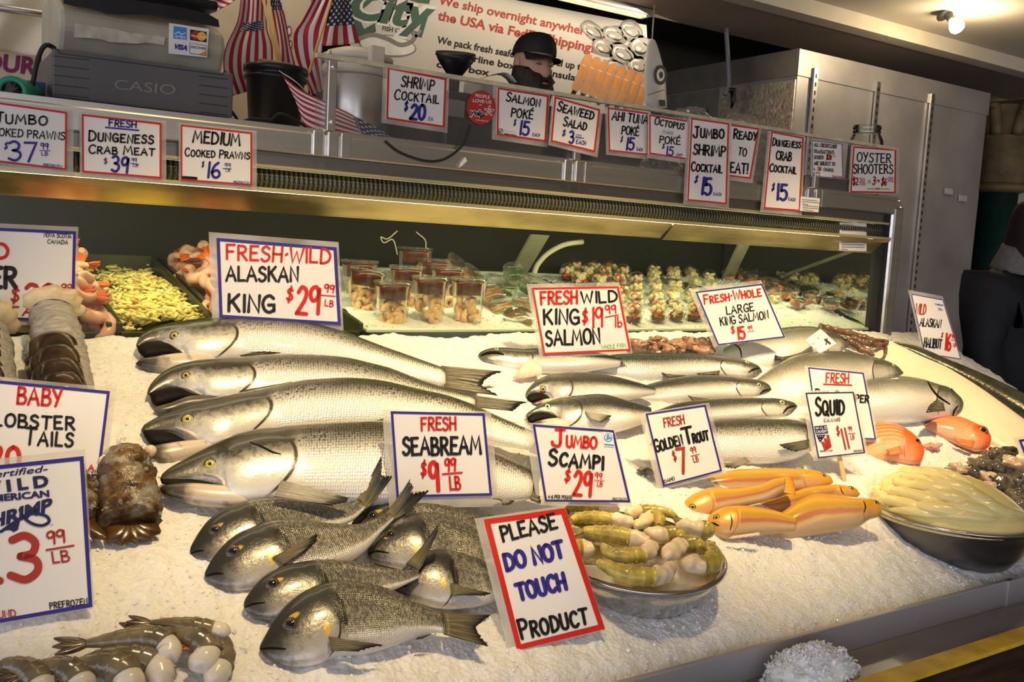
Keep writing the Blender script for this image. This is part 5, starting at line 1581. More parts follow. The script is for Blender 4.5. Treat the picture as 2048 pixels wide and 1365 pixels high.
SCSHELL = mat('scampi_shell', (0.46, 0.36, 0.07), 0.22, 0, 0.45, 40, 0.1, 90, coat=0.4)
SCDARK = mat('scampi_tail', (0.16, 0.13, 0.04), 0.25, 0, 0.5, 50, coat=0.4)
SCMEAT = mat('scampi_meat', (0.84, 0.68, 0.44), 0.28, 0, 0.10, 40, 0.3, 70, sss=0.3, coat=0.2)
LOBSH = mat('lobster_shell', (0.034, 0.017, 0.006), 0.2, 0, 0.9, 25, 0.1, 60, coat=0.5)
LOBGR = mat('lobster_underside', (0.40, 0.38, 0.35), 0.4, 0, 0.30, 30, 0.6, 110, stretch=(1, 5, 5))
LOBFL = mat('lobster_flesh', (0.80, 0.66, 0.42), 0.35, 0, 0.15, 40, 0.3, 80, sss=0.2)
PRSH = mat('raw_prawn_shell', (0.17, 0.135, 0.075), 0.20, 0, 0.4, 35, 0.1, 80, coat=0.5)
PRME = mat('raw_prawn_meat', (0.72, 0.66, 0.55), 0.22, 0, 0.10, 30, sss=0.3, coat=0.4)
PRTA = mat('raw_prawn_tail', (0.085, 0.05, 0.025), 0.25, 0, 0.6, 40, coat=0.4)
PRLEG = mat('raw_prawn_legs', (0.45, 0.10, 0.03), 0.3, 0, 0.4, 60)


def leaf(mb, a, b, w, n, thick=0.0012, mat=0, bend=0.0):
    """a flat fan blade from a to b"""
    d = b - a
    s = d.cross(n).normalized()
    rows = []
    for i in range(7):
        t = i / 6
        ww = w * math.sin(PI * min(0.95, 0.18 + 0.75 * t)) * (1 if t < 1 else .5)
        c = a + d * t + n * bend * t * t
        rows.append([c - s * ww + n * thick, c + n * thick * 2, c + s * ww + n * thick, c + s * ww - n * thick, c - n * thick, c - s * ww - n * thick])
    mb.grid(rows, mat, True)
    mb.add(rows[-1], [tuple(range(6))], mat)


# ---- bowls
def bowl(name, label, c, R, depth, axis, rimw=0.010, steel=None):
    M = Matrix.Translation(c) @ V(axis).normalized().to_track_quat('Z', 'Y').to_matrix().to_4x4()
    t = thing(name, label, 'bowl', c - V(axis).normalized() * depth)
    mb = MB()
    out = [(R + rimw, 0.0), (R + rimw, -0.004), (R, -0.006), (R * .97, -depth * .25), (R * .90, -depth * .55), (R * .76, -depth * .85), (R * .60, -depth), (0, -depth)]
    inn = [(0, -depth + .003), (R * .60, -depth + .003), (R * .74, -depth * .84), (R * .885, -depth * .55), (R * .955, -depth * .25), (R * .985, 0.0), (R + rimw * .5, 0.003), (R + rimw, 0.0)]
    mb.lathe(out, M, 72)
    mb.lathe(inn, M, 72)
    mb.build('shell', steel or BSTEEL, t, weld=True)
    mb = MB()
    mb.lathe([(R * .995, 0.001), (R + rimw * .5, 0.005), (R + rimw * 1.1, 0.002), (R + rimw * 1.1, -0.003)], M, 72)
    mb.build('rolled_rim', BSTEEL, t)
    return t, M


AX1 = V((-0.02, -0.13, 1))
C1 = hit(1268, 1100, (ICE_P + ICE_N * 0.028, ICE_N))
bowl('steel_bowl', 'shiny steel bowl of jumbo scampi standing in the ice', C1, 0.170, 0.095, AX1)
AX2 = V((0.0, -0.02, 1))
C2 = hit(1903, 1022, (ICE_P + ICE_N * 0.040, ICE_N))
bowl('steel_bowl', 'steel bowl heaped with squid, right side of the ice', C2, 0.190, 0.125, AX2, steel=mat('dull_bowl_steel', (.17, .165, .16), .30, .9, .1, 8))


def heap_ice(name, label, c, axis, R, h, nchip, seed):
    M = Matrix.Translation(c) @ V(axis).normalized().to_track_quat('Z', 'Y').to_matrix().to_4x4()
    rg = random.Random(seed)
    rows = []
    for i in range(16):
        r = R * i / 15
        row = []
        for k in range(40):
            th = 2 * PI * k / 40
            p = V((r * math.cos(th), r * math.sin(th), 0))
            z = h * (1 - (r / R) ** 2) + 0.006 * noise.noise(p * 40 + V((seed, 0, 0)))
            row.append(M @ V((p.x, p.y, z)))
        rows.append(row)
    mb = MB()
    mb.grid(rows, 0, True)
    for _ in range(nchip): chip(mb, rows[rg.randrange(16)][rg.randrange(40)], rg.uniform(.003, .007), rg)
    return tag(mb.build(name, CHIPM), label, 'ice', kind='stuff')


heap_ice('bowl_ice', 'crushed ice filling the bowl under the scampi', C1 - V((0, 0, .012)), AX1, 0.158, 0.006, 500, 5)

# ---- scampi tails in the bowl
N1 = AX1.normalized()


def scampi(label, tailpx, shellpx, meatpx, r, h=0.02, fan=True, seed=0):
    """tail tip -> shell -> white meat end, in picture pixels over the bowl"""
    pl = (C1 + N1 * h, N1)
    P = place_path([tailpx] + list(shellpx), pl)
    k = mpp(P[-1])
    R = r * k
    root = thing('scampi_tail', label, 'scampi', P[len(P) // 2], 'jumbo scampi tails in the steel bowl')
    mb = worm(P, [(0, R * .42), (.2, R * .72), (.6, R), (1, R * 1.02)], 16, 52, 0.92, N1, (0.04, 1.0, 5.2), 0.16)
    mb.build('shell', SCSHELL, root)
    E = [P[-1]] + place_path(meatpx, pl)
    mb = worm([P[-1] - (E[1] - P[-1]) * .25] + E, [(0, R * .8), (.3, R * .95), (.6, R * .92), (.85, R * .75), (1, R * .3)], 16, 30, 0.95, N1, None, 0, 0.42, seed)
    mb.build('meat', SCMEAT, root)
    if fan:
        d = (P[0] - P[1]).normalized()
        mb = MB()
        s = d.cross(N1).normalized()
        for q in (-0.8, -0.3, 0.3, 0.8):
            leaf(mb, P[0] - d * R * .2, P[0] + (d + s * q).normalized() * R * 1.5, R * .38, N1, .0011, 0, -R * .3)
        mb.build('tail_fan', SCDARK, root)
    return root


for i, a in enumerate([
    ('scampi tail at the back left of the bowl, under the scampi card', (1133, 1020), [(1150, 1013), (1172, 1012), (1196, 1014)], [(1215, 1018), (1238, 1020)], 14, .030),
    ('second scampi tail from the back left of the bowl', (1142, 1042), [(1160, 1036), (1190, 1036), (1222, 1040)], [(1245, 1042), (1268, 1048)], 15, .034),
    ('yellow scampi tail in the left middle of the bowl', (1166, 1062), [(1185, 1064), (1225, 1070), (1260, 1076)], [(1280, 1082), (1300, 1088)], 19, .040),
    ('small scampi tail at the far rim of the bowl, curled right', (1318, 1052), [(1316, 1038), (1300, 1034)], [(1285, 1046), (1270, 1054)], 14, .030),
    ('dark striped scampi tail at the far right rim of the bowl', (1352, 1036), [(1335, 1026), (1305, 1022), (1280, 1022)], [(1262, 1026), (1250, 1028)], 13, .016),
    ('scampi with a big white meat end beside the golden trout', (1412, 1052), [(1410, 1060), (1405, 1060)], [(1385, 1058), (1352, 1050)], 19, .034),
    ('scampi tail in the centre right of the bowl, meat end to the left', (1364, 1078), [(1352, 1068), (1330, 1070)], [(1310, 1070), (1288, 1064)], 17, .042),
    ('curled dark scampi tail in the middle of the bowl', (1206, 1092), [(1218, 1106), (1248, 1112), (1288, 1110)], [(1302, 1100), (1298, 1086)], 17, .045),
    ('long scampi tail along the front of the bowl with its fan at the left', (1196, 1126), [(1222, 1138), (1262, 1152), (1308, 1154)], [(1330, 1146), (1345, 1132)], 20, .036),
    ('scampi tail near the right of the bowl above the front one', (1402, 1098), [(1392, 1088), (1368, 1090)], [(1345, 1102), (1330, 1118)], 18, .042),
    ('scampi tail hugging the right rim of the bowl', (1416, 1088), [(1426, 1112), (1420, 1128), (1402, 1132)], [(1380, 1130), (1362, 1124)], 21, .030),
    ('scampi half hidden by the do not touch card, white end showing', (1150, 1100), [(1156, 1098), (1162, 1098)], [(1174, 1098), (1186, 1096)], 20, .028),
    ('scampi meat end left of the bowl under the upper tails', (1140, 1066), [(1143, 1066), (1148, 1066)], [(1156, 1066), (1166, 1066)], 15, .026)]):
    scampi(*a, seed=i)

# ---- squid tubes
SQM = mat('squid_flesh', (0.88, 0.75, 0.33), 0.22, 0, 0.06, 12, 0.1, 40, sss=0.25, coat=0.5)
gq = 'cleaned squid tubes heaped in the bowl'
DC = C2 + V((-0.006, 0.0, -0.014))


def dome_z(x, y):
    q = ((x - DC.x) / .187) ** 2 + ((y - DC.y) / .187) ** 2
    return DC.z + .105 * max(0, 1 - q) ** .75 + .004


rows = [[V((DC.x + .187 * r * math.cos(2 * PI * k / 48), DC.y + .187 * r * math.sin(2 * PI * k / 48), DC.z + .105 * max(0, 1 - r * r) ** .75)) for k in range(48)] for r in [1 - i / 16 for i in range(17)]]
dome_mb = MB(); dome_mb.grid(rows, 0, True)
DB = BVHTree.FromPolygons([tuple(v) for v in dome_mb.v], dome_mb.f)


def dome_hit(x, y):
    d = ray(x, y).normalized()
    loc, nor, _, _ = DB.ray_cast(EYE, d)
    if loc is None:
        loc, nor, _, _ = DB.find_nearest(hit(x, y, (DC + V((0, 0, .04)), V((0, -.5, 1)))))
    return loc + V((0, 0, .003))


tubes = [((1690, 922), (1760, 930), 12), ((1728, 925), (1800, 935), 12), ((1770, 926), (1850, 940), 13), ((1812, 928), (1880, 944), 12),
         ((1700, 940), (1790, 958), 13), ((1750, 942), (1850, 962), 14), ((1800, 944), (1900, 966), 14), ((1850, 944), (1930, 968), 13),
         ((1682, 950), (1760, 975), 14), ((1740, 962), (1840, 985), 15), ((1800, 966), (1905, 992), 15), ((1860, 966), (1955, 992), 14),
         ((1720, 978), (1815, 1000), 15), ((1780, 988), (1880, 1010), 15), ((1850, 990), (1950, 1012), 15), ((1920, 986), (1990, 1016), 14),
         ((1760, 1006), (1850, 1022), 15), ((1820, 1016), (1920, 1030), 16), ((1890, 1014), (1985, 1030), 15), ((1945, 1008), (2020, 1032), 14),
         ((1790, 1024), (1870, 1034), 14), ((1880, 1032), (1975, 1040), 14), ((1975, 1024), (2040, 1032), 11)]
for i, (a, b, r) in enumerate(tubes):
    ym = (a[1] + b[1]) / 2
    hgt = 0.012 + 0.10 * max(0.0, (1036 - ym) / 110) ** 0.8
    # the heap leans away: points higher in the photo lie higher and farther
    m_ = ((a[0] + b[0]) / 2, (a[1] + b[1]) / 2)
    a = (m_[0] + (a[0] - m_[0]) * 1.35, m_[1] + (a[1] - m_[1]) * 1.35)
    b = (m_[0] + (b[0] - m_[0]) * 1.35, m_[1] + (b[1] - m_[1]) * 1.35)
    A, Am, Bp = [dome_hit(*q) for q in (a, m_, b)]
    R = r * mpp(A) * 1.5
    mb = worm([A, Am + V((0, 0, R * .25)), Bp], [(0, R * .12), (.12, R * .55), (.4, R), (.8, R * .85), (1, R * .35)], 14, 26, 0.55, V((0, -.4, 1)), None, 0, .08, i)
    o = mb.build('squid_tube', SQM)
    row = ('at the back of', 'in the middle of', 'at the front of')[0 if i < 8 else 1 if i < 16 else 2]
    tag(o, 'cream coloured cleaned squid tube %s the heap in the steel bowl' % row, 'squid', gq)
# the mass under them
mb = dome_mb
tag(mb.build('squid_heap', SQM), 'mass of squid under the upper tubes in the steel bowl', 'squid', kind='stuff')


# ---- lobster tails
def lobster_big(label, top, bot, wl, shell_from, seed=0):
    pl = ice_pl(0.035, 0.15, ((top[0] + bot[0]) / 2, (top[1] + bot[1]) / 2))
    P = place_path([top, ((top[0] * 2 + bot[0]) / 3, (top[1] * 2 + bot[1]) / 3), ((top[0] + bot[0] * 2) / 3, (top[1] + bot[1] * 2) / 3), bot], pl)
    R = wl * mpp(P[1])
    root = thing('lobster_tail', label, 'lobster tail', P[1] - pl[1] * R, 'lobster tails')
    worm(P, [(0, R * .86), (.25, R), (.7, R * 1.02), (1, R * .95)], 28, 60, 0.8, pl[1], (0, 1, 9), .05, .10, seed).build('underside', LOBGR, root)
    # frill of flesh at the cut end
    mb = MB()
    d = (P[0] - P[1]).normalized()
    s = d.cross(pl[1]).normalized()
    rows = []
    for k in range(33):
        th = -0.25 + (PI + .5) * k / 32
        q = P[0] + s * math.cos(th) * R * .92 + pl[1] * math.sin(th) * R * .78
        o = (q - P[0]).normalized()
        w = R * (.42 + .26 * noise.noise(V((k * .35, seed, 0))))
        rows.append([q + d * R * .10 - o * R * .5, q + d * R * .22 + o * 0, q + o * w + d * R * .05, q + o * w * .6 - d * R * .22, q - d * R * .3 - o * R * .05])
    mb.grid(rows)
    mb.build('flesh', LOBFL, root)
    # brown shell plates over the lower half
    a = P[0].lerp(P[3], shell_from)
    for k in range(4):
        f0 = shell_from + (1 - shell_from) * k / 4
        f1 = shell_from + (1 - shell_from) * (k + 1.25) / 4
        c0, c1 = P[0].lerp(P[3], f0), P[0].lerp(P[3], min(1.02, f1))
        off = (bot[0] - top[0]) * 0
        mb = MB()
        rows = []
        for i in range(9):
            t = i / 8
            c = c0.lerp(c1, t) + s * R * -0.22
            rr = R * (1.0 + .10 * math.sin(PI * (.15 + .7 * t)) - .05 * t)
            row = []
            for j in range(25):
                th = -0.35 + (PI + .7) * j / 24
                fl = 1 + (.12 if j in (0, 1, 23, 24) else 0)
                row.append(c + s * math.cos(th) * rr * fl * .92 + pl[1] * (math.sin(th) * rr * .86 + .004))
            rows.append(row)
        mb.grid(rows)
        o = mb.build('shell_plate', LOBSH, root)
        md = o.modifiers.new('thick', 'SOLIDIFY'); md.thickness = 0.002; md.offset = 0
    return root


lobster_big('big lobster tail with grey underside and brown shell, behind the baby lobster tails card', (103, 618), (140, 810), 48, .46)
lobster_big('dark lobster tail cut off by the left edge of the photo', (-42, 650), (-30, 830), 58, .15, 3)
LOBMOT, _nt, _bs = nodes_of('frosted_shell')
_tc = N(_nt, 'ShaderNodeTexCoord').outputs['Object']
_n1 = N(_nt, 'ShaderNodeTexNoise', {'Vector': _tc, 'Scale': 26.0, 'Detail': 6.0, 'Roughness': .65}).outputs[0]
_n2 = N(_nt, 'ShaderNodeTexNoise', {'Vector': _tc, 'Scale': 80.0, 'Detail': 3.0}).outputs[0]
_nt.links.new(RAMP(_nt, _n1, [(.34, (.012, .009, .006)), (.46, (.075, .042, .014)), (.53, (.16, .085, .025)), (.60, (.20, .18, .14)), (.74, (.40, .375, .32))]), _bs.inputs['Base Color'])
_nt.links.new(N(_nt, 'ShaderNodeBump', {'Height': MATH(_nt, 'ADD', _n1, MATH(_nt, 'MULTIPLY', _n2, .4)), 'Strength': .7, 'Distance': .006}).outputs[0], _bs.inputs['Normal'])
_bs.inputs['Roughness'].default_value = .28
FROST = glass_mat('frost_film', (.95, .94, .92), .2, .22, .6)
LOBFAN = mat('lobster_fan', (0.085, 0.036, 0.008), 0.25, 0, 0.5, 30, coat=0.4)


def lobster_small(label, pts, r, fanpx, seed, fl=None):
    pl = ice_pl(0.022, 0.2, pts[len(pts) // 2])
    P = place_path(pts, pl)
    R = r * mpp(P[1])
    root = thing('lobster_tail', label, 'lobster tail', P[1] - pl[1] * R, 'lobster tails')
    worm(P, [(0, R * .70), (.12, R * .88), (.6, R * 1.03), (.9, R), (1, R * .9)], 26, 70, 0.85, pl[1], (0, 1, 6), .16, .18, seed).build('shell', LOBMOT, root)
    F = place_path(fanpx, pl)
    mb = MB()
    for f in F:
        leaf(mb, P[-1], f, R * .42, pl[1], .002, 0, -R * .1)
    mb.build('tail_fan', LOBFAN, root)
    mb = MB()
    rg = random.Random(seed)
    for _ in range(46):
        t = rg.random()
        i = min(len(P) - 2, int(t * (len(P) - 1)))
        c = P[i].lerp(P[i + 1], t * (len(P) - 1) - i)
        th = rg.uniform(.2, PI - .2)
        s = (P[-1] - P[0]).cross(pl[1]).normalized()
        chip(mb, c + s * math.cos(th) * R + pl[1] * math.sin(th) * R * .85, rg.uniform(.002, .006), rg)
    tag(mb.build('frost', FROST, root), kind='stuff')
    if fl:
        mb = MB()
        for x, y in fl: mb.ball(hit(x, y, pl) + pl[1] * R * .2, R * .22, 10, 7)
        mb.build('flesh', LOBFL, root)
    return root


lobster_small('frosted small lobster tail lying fan down between the cards and the sea bream', [(247, 912), (252, 950), (257, 1000), (260, 1045)], 56, [(215, 1080), (240, 1086), (275, 1082), (305, 1076), (322, 1062)], 4, [(206, 930), (300, 910)])
lobster_small('small lobster tail mostly hidden behind the wild American shrimp card', [(150, 960), (152, 990), (150, 1020), (152, 1040)], 40, [(150, 1080), (185, 1084), (212, 1076)], 9)


# ---- raw prawns, bottom left
def prawn(label, pts, r, meat=.16, h=0.014, tailfan=True, legs=True, seed=0):
    pl = ice_pl(h, 0.1, pts[len(pts) // 2])
    P = place_path(pts, pl)
    R = r * mpp(P[len(P) // 2])
    root = thing('raw_prawn', label, 'prawn', P[len(P) // 2] - pl[1] * R, 'raw headless prawns at the front left')
    Q = smooth3(P, 40)
    cut = int(40 * (1 - meat))
    worm(Q[:cut + 1], [(0, R * .30), (.3, R * .62), (.7, R * .98), (1, R)], 16, 50, .95, pl[1], (0, 1, 6), .10).build('shell', PRSH, root)
    E = Q[cut - 1:]
    d = (E[-1] - E[0]).normalized()
    worm([E[0], E[len(E) // 2], E[-1], E[-1] + d * R * .5], [(0, R * .9), (.4, R * .96), (.72, R * .82), (.9, R * .5), (1, R * .1)], 16, 20, .95, pl[1]).build('meat', PRME, root)
    if tailfan:
        d = (P[0] - P[1]).normalized()
        s = d.cross(pl[1]).normalized()
        mb = MB()
        for q in (-.35, .0, .35): leaf(mb, P[0] - d * R * .2, P[0] + (d + s * q).normalized() * R * 2.2, R * .36, pl[1], .001, 0, R * .1)
        mb.build('tail_fan', PRTA, root)
    if legs:
        mb = MB()
        for k in range(4):
            t = int(cut * (.45 + .14 * k))
            d = (Q[min(39, t + 1)] - Q[t - 1]).normalized()
            s = d.cross(pl[1]).normalized()
            mb.tube([Q[t] + s * R * .6 - pl[1] * 0, Q[t] + s * R * 1.15 - d * R * .4, Q[t] + s * R * 1.2 - d * R * 1.0], [R * .14, R * .11, R * .05], 6)
        mb.build('legs', PRLEG, root)
    return root


for i, a in enumerate([
    ('topmost raw prawn with a pale round end, pointing right', [(300, 1247), (340, 1248), (390, 1254), (430, 1262), (452, 1264)], 20, .2, .036),
    ('raw prawn with a long dark tail pointing left in the middle of the heap', [(172, 1288), (220, 1282), (280, 1276), (320, 1282), (338, 1300), (330, 1318)], 27, .22, .034),
    ('raw prawn curled around the right side of the heap, pale end down', [(300, 1268), (360, 1270), (405, 1286), (418, 1310), (395, 1330)], 29, .22, .028),
    ('raw prawn curved along the far right of the heap', [(330, 1275), (400, 1272), (440, 1295), (442, 1330), (425, 1360)], 26, .2, .018),
    ('raw prawn below the long-tailed one, cut by the bottom edge', [(150, 1336), (200, 1318), (260, 1316), (310, 1330), (325, 1362)], 30, .25, .024),
    ('grey raw prawn with ice on its back at the bottom edge', [(120, 1352), (160, 1334), (210, 1330), (250, 1345), (262, 1380)], 32, .2, .026),
    ('grey raw prawn second from the left corner', [(60, 1345), (95, 1336), (140, 1346), (165, 1375)], 32, .15, .022),
    ('grey raw prawn at the bottom left corner of the photo', [(-15, 1340), (20, 1332), (60, 1345), (85, 1380)], 30, .15, .02)]):
    prawn(a[0], a[1], a[2], a[3], a[4], True, i < 5, i)


# ---- octopus and dark chunks
OCTP = mat('octopus_pink', (0.36, 0.20, 0.12), 0.2, 0, 0.7, 32, 0.7, 60, sss=0.1, coat=0.5)
OCTB = mat('octopus_brown', (0.16, 0.085, 0.05), 0.25, 0, 0.6, 40, 0.5, 80, coat=0.4)
MOTT = mat('mottled_dark', (0.10, 0.085, 0.06), 0.14, 0, 0.9, 24, 0.35, 50, coat=0.7)
MOTP = mat('mottled_flesh', (0.55, 0.40, 0.30), 0.25, 0, 0.3, 30, 0.3, 60, sss=0.1, coat=0.4)


def lump(name, label, cat, group, px, r, m, h=0.02, seed=0, flat=.6, rug=.42):
    pl = ice_pl(h, 0, px)
    c = hit(px[0], px[1], pl)
    R = r * mpp(c)
    rg = random.Random(seed)
    a = rg.uniform(0, 6)
    mb = MB()
    rows = []
    for i in range(15):
        ph = PI * i / 14
        row = []
        for k in range(22):
            th = 2 * PI * k / 22
            q = V((1.45 * math.sin(ph) * math.cos(th), math.sin(ph) * math.sin(th), flat * math.cos(ph)))
            q *= 1 + rug * noise.noise(q * 1.4 + V((seed * 3.1, 0, 0))) + .16 * noise.noise(q * 4 + V((seed, 2, 0)))
            q.rotate(Matrix.Rotation(a, 3, 'Z'))
            row.append(c + q * R)
        rows.append(row)
    mb.grid(rows, 0, True)
    o = mb.build(name, m)
    return tag(o, label, cat, group)


for i, (px, r) in enumerate([((1275, 688), 13), ((1300, 692), 15), ((1325, 684), 14), ((1350, 690), 15), ((1375, 686), 16), ((1398, 688), 14), ((1418, 684), 14), ((1310, 680), 9), ((1340, 700), 12), ((1405, 700), 13)]):
    lump('octopus_piece', 'pinkish brown octopus piece heaped between the king salmon card and the tilted card', 'octopus', 'octopus pieces at the back of the ice', px, r * 1.15, OCTP, .018, i, .6, .85)
t = thing('octopus', 'brown octopus with long arms draped behind the big salmon and over the halibut', 'octopus', hit(1720, 680, ICE))
for i, pts in enumerate(([(1640, 654), (1668, 660), (1694, 666), (1722, 674), (1748, 681), (1776, 684)], [(1688, 680), (1708, 688), (1722, 698), (1736, 704), (1746, 712)],
                         [(1771, 686), (1772, 698), (1770, 712), (1760, 720)], [(1700, 676), (1725, 684), (1752, 690), (1774, 688)])):
    pl = ice_pl(0.05, 0.1, pts[1])
    P = place_path(pts, pl)
    r = (8, 9, 3, 8)[i] * mpp(P[0])
    worm(P, [(0, r), (.6, r * .9), (1, r * .5)], 12, 40, .9, ICE_N, (0, 1, 11), .25, .35, i).build('arm', OCTB, t)
ck = 'dark mottled shellfish chunks at the right edge'
for i, (px, r, kind) in enumerate([((1915, 938), 15, 1), ((1940, 946), 18, 0), ((1962, 930), 20, 0), ((1985, 912), 18, 0), ((2010, 905), 16, 0), ((1968, 955), 17, 1), ((1995, 940), 22, 0), ((2028, 930), 20, 1),
                                   ((2000, 968), 22, 0), ((2032, 962), 20, 0), ((1972, 975), 15, 1), ((2030, 992), 20, 0), ((2045, 1012), 15, 0), ((1935, 960), 12, 1), ((2010, 918), 12, 1)]):
    lump('shellfish_chunk', ('glossy dark mottled chunk heaped behind the squid bowl', 'pinkish fleshy chunk heaped behind the squid bowl')[kind], 'shellfish', ck if kind == 0 else 'pink flesh chunks at the right edge', px, r, (MOTT, MOTP)[kind], .035, i + 40, .7, .8)
lump('fish_scrap', 'pinkish scrap of fish in the ice right of the left orange fish', 'scrap', None, (1866, 893), 13, mat('scrap_pink', (.72, .34, .26), .35, 0, .3, 40), .006, 31, .5, .7)
lump('fish_tail_scrap', 'small dark ragged scrap lying in the ice left of the golden trout card', 'scrap', None, (1292, 942), 15, MOTT, .008, 77, .4)
# ================================================================ INSIDE THE CASE
TR_P = V((0, 2.24, 1.262))
TR_N = V((0, -0.182, 1)).normalized()
TRAY = (TR_P, TR_N)
TRAYM = mat('white_tray', (0.74, 0.78, 0.62), 0.3, 0, 0.04, 6)


def tray_z(y): return TR_P.z + (y - TR_P.y) * 0.182


def tray(label, x0, x1, y0=2.235, y1=2.95, h=0.045, mound=0.0):
    t = thing('tray', label, 'tray', ((x0 + x1) / 2, (y0 + y1) / 2, tray_z((y0 + y1) / 2) - h), 'white plastic trays in the case')
    mb = MB()

    def ring(d, dz):
        return [V((x, y, tray_z(y) + dz)) for x, y in ((x0 + d, y0 + d), (x1 - d, y0 + d), (x1 - d, y1 - d), (x0 + d, y1 - d))]
    R = [ring(-.012, -.004), ring(-.012, .004), ring(.0, .004), ring(.012, -h + .004), ring(.014, -h), ring(.002, -.004)]
    vs = [p for r in R for p in r]
    fs = []
    for i in range(5):
        for j in range(4): fs.append((i * 4 + j, i * 4 + (j + 1) % 4, (i + 1) * 4 + (j + 1) % 4, (i + 1) * 4 + j))
    fs.append((12, 13, 14, 15)); fs.append((19, 18, 17, 16))
    mb.add(vs, fs)
    mb.build('tray_body', TRAYM, t, 0.004)
    rg = random.Random(int(x0 * 100))
    rows = []
    for i in range(25):
        x = x0 + .008 + (x1 - x0 - .016) * i / 24
        rows.append([V((x, y0 + .01 + (y1 - y0 - .02) * j / 30, tray_z(y0 + (y1 - y0) * j / 30) - .004 + .012 * math.sin(PI * j / 30) + mound * math.sin(PI * min(1, j / 34)) ** .8 + .008 * noise.noise(V((x * 25, j * .6, 1))))) for j in range(31)])
    mb = MB(); mb.grid(rows)
    for _ in range(500):
        chip(mb, rows[rg.randrange(25)][rg.randrange(31)], rg.uniform(.003, .006), rg)
    tag(mb.build('tray_ice', ICEM, t), kind='stuff')
    return t


tray('white tray of ice under the deep shrimp cups', 1.02, 1.63)
tray('white tray of ice under the seaweed and pickle cups', 1.655, 1.96)
tray('white tray of ice under the domed cups behind the king salmon card', 1.985, 2.54)
tray('white tray of ice under the oyster cups, rightmost', 2.565, 3.03, mound=.035)

SAUCE = mat('cocktail_sauce', (0.11, 0.014, 0.006), 0.25, 0, 0.3, 30, coat=0.4)
SHRI = mat('cooked_shrimp', (0.82, 0.52, 0.28), 0.3, 0, 0.25, 40, sss=0.15)
SHRP = mat('pink_prawn', (0.86, 0.46, 0.34), 0.3, 0, 0.25, 30, 0.1, 60, sss=0.2)
SHRT = mat('red_prawn_tail', (0.70, 0.14, 0.03), 0.3, 0, 0.3, 40)
LIDM = glass_mat('cup_lid', (0.95, 0.95, 0.90), 0.03, 0.08, 0.7)


def hookp(c, r, a0, tilt, flip=1):
    """curl of a cooked shrimp in the plane facing dir"""
    pts = []
    X = V((math.cos(tilt), math.sin(tilt), 0))
    for k in range(6):
        t = a0 + flip * 4.2 * k / 5
        pts.append(c + X * r * math.cos(t) + V((0, 0, 1)) * r * math.sin(t))
    return pts


def deep_cup(label, px, Y, wpx=76, h=0.125, tilt=0.0, seed=0):
    c = ydist(px[0], px[1], Y)
    R = wpx / 2 * mpp(c)
    M = Matrix.Translation(c) @ Matrix.Rotation(tilt, 4, 'Y')
    root = thing('shrimp_cup', label, 'cup', M @ V((0, 0, -h)), 'deep clear cups of shrimp and cocktail sauce')
    mb = MB()
    mb.lathe([(R * .98, 0), (R * .96, -.012), (R * .94, -.013), (R * .80, -h * .75), (R * .68, -h), (0, -h)], M, 28)
    mb.build('cup', CUPP, root)
    mb = MB()
    mb.lathe([(R * 1.0, -.004), (R * 1.03, -.002), (R * 1.03, .003), (R * .98, .004), (R * .94, -.003), (0, -.003)], M, 28)
    mb.build('lid', LIDM, root)
    mb = MB()
    mb.lathe([(0, -.008), (R * .90, -.008), (R * .91, -.014), (R * .86, -h * .36), (0, -h * .36)], M, 24)
    mb.build('cocktail_sauce', SAUCE, root)
    rg = random.Random(seed)
    for k in range(15):
        ang = -PI / 2 + rg.uniform(-1.7, 1.7)
        q = M @ V((R * .50 * math.cos(ang), R * .50 * math.sin(ang), -h * (.46 + .035 * k)))
        pts = hookp(q, R * .25, rg.uniform(0, 6), rg.uniform(-.5, .7), rg.choice((1, -1)))
        worm(pts, [(0, R * .19), (.4, R * .17), (.8, R * .11), (1, R * .05)], 8, 14, 1, V((0, -1, .2))).build('shrimp', SHRI, root)
    return root


for i, a in enumerate([('deep shrimp cup at the back of the stack, highest in the photo', (831, 497), 2.72, 72), ('deep shrimp cup behind the middle pair, right of the highest one', (870, 520), 2.60, 70),
                       ('deep shrimp cup at the back left of the stack', (720, 523), 2.58, 74), ('deep shrimp cup in the second row, middle', (815, 534), 2.47, 72),
                       ('deep shrimp cup in the second row, right', (897, 536), 2.47, 70), ('tilted deep shrimp cup in the second row, left', (738, 541), 2.44, 74, .125, .12),
                       ('left of the three front deep shrimp cups', (787, 565), 2.33, 78), ('middle of the three front deep shrimp cups', (862, 555), 2.33, 76), ('right of the three front deep shrimp cups', (939, 558), 2.33, 74)]):
    deep_cup(*a, seed=i)


SEAW = mat('seaweed_salad', (0.035, 0.11, 0.015), 0.3, 0, 0.5, 60, 0.6, 90)
PICK = mat('orange_salad', (0.55, 0.20, 0.04), 0.3, 0, 0.7, 50, 0.6, 90)


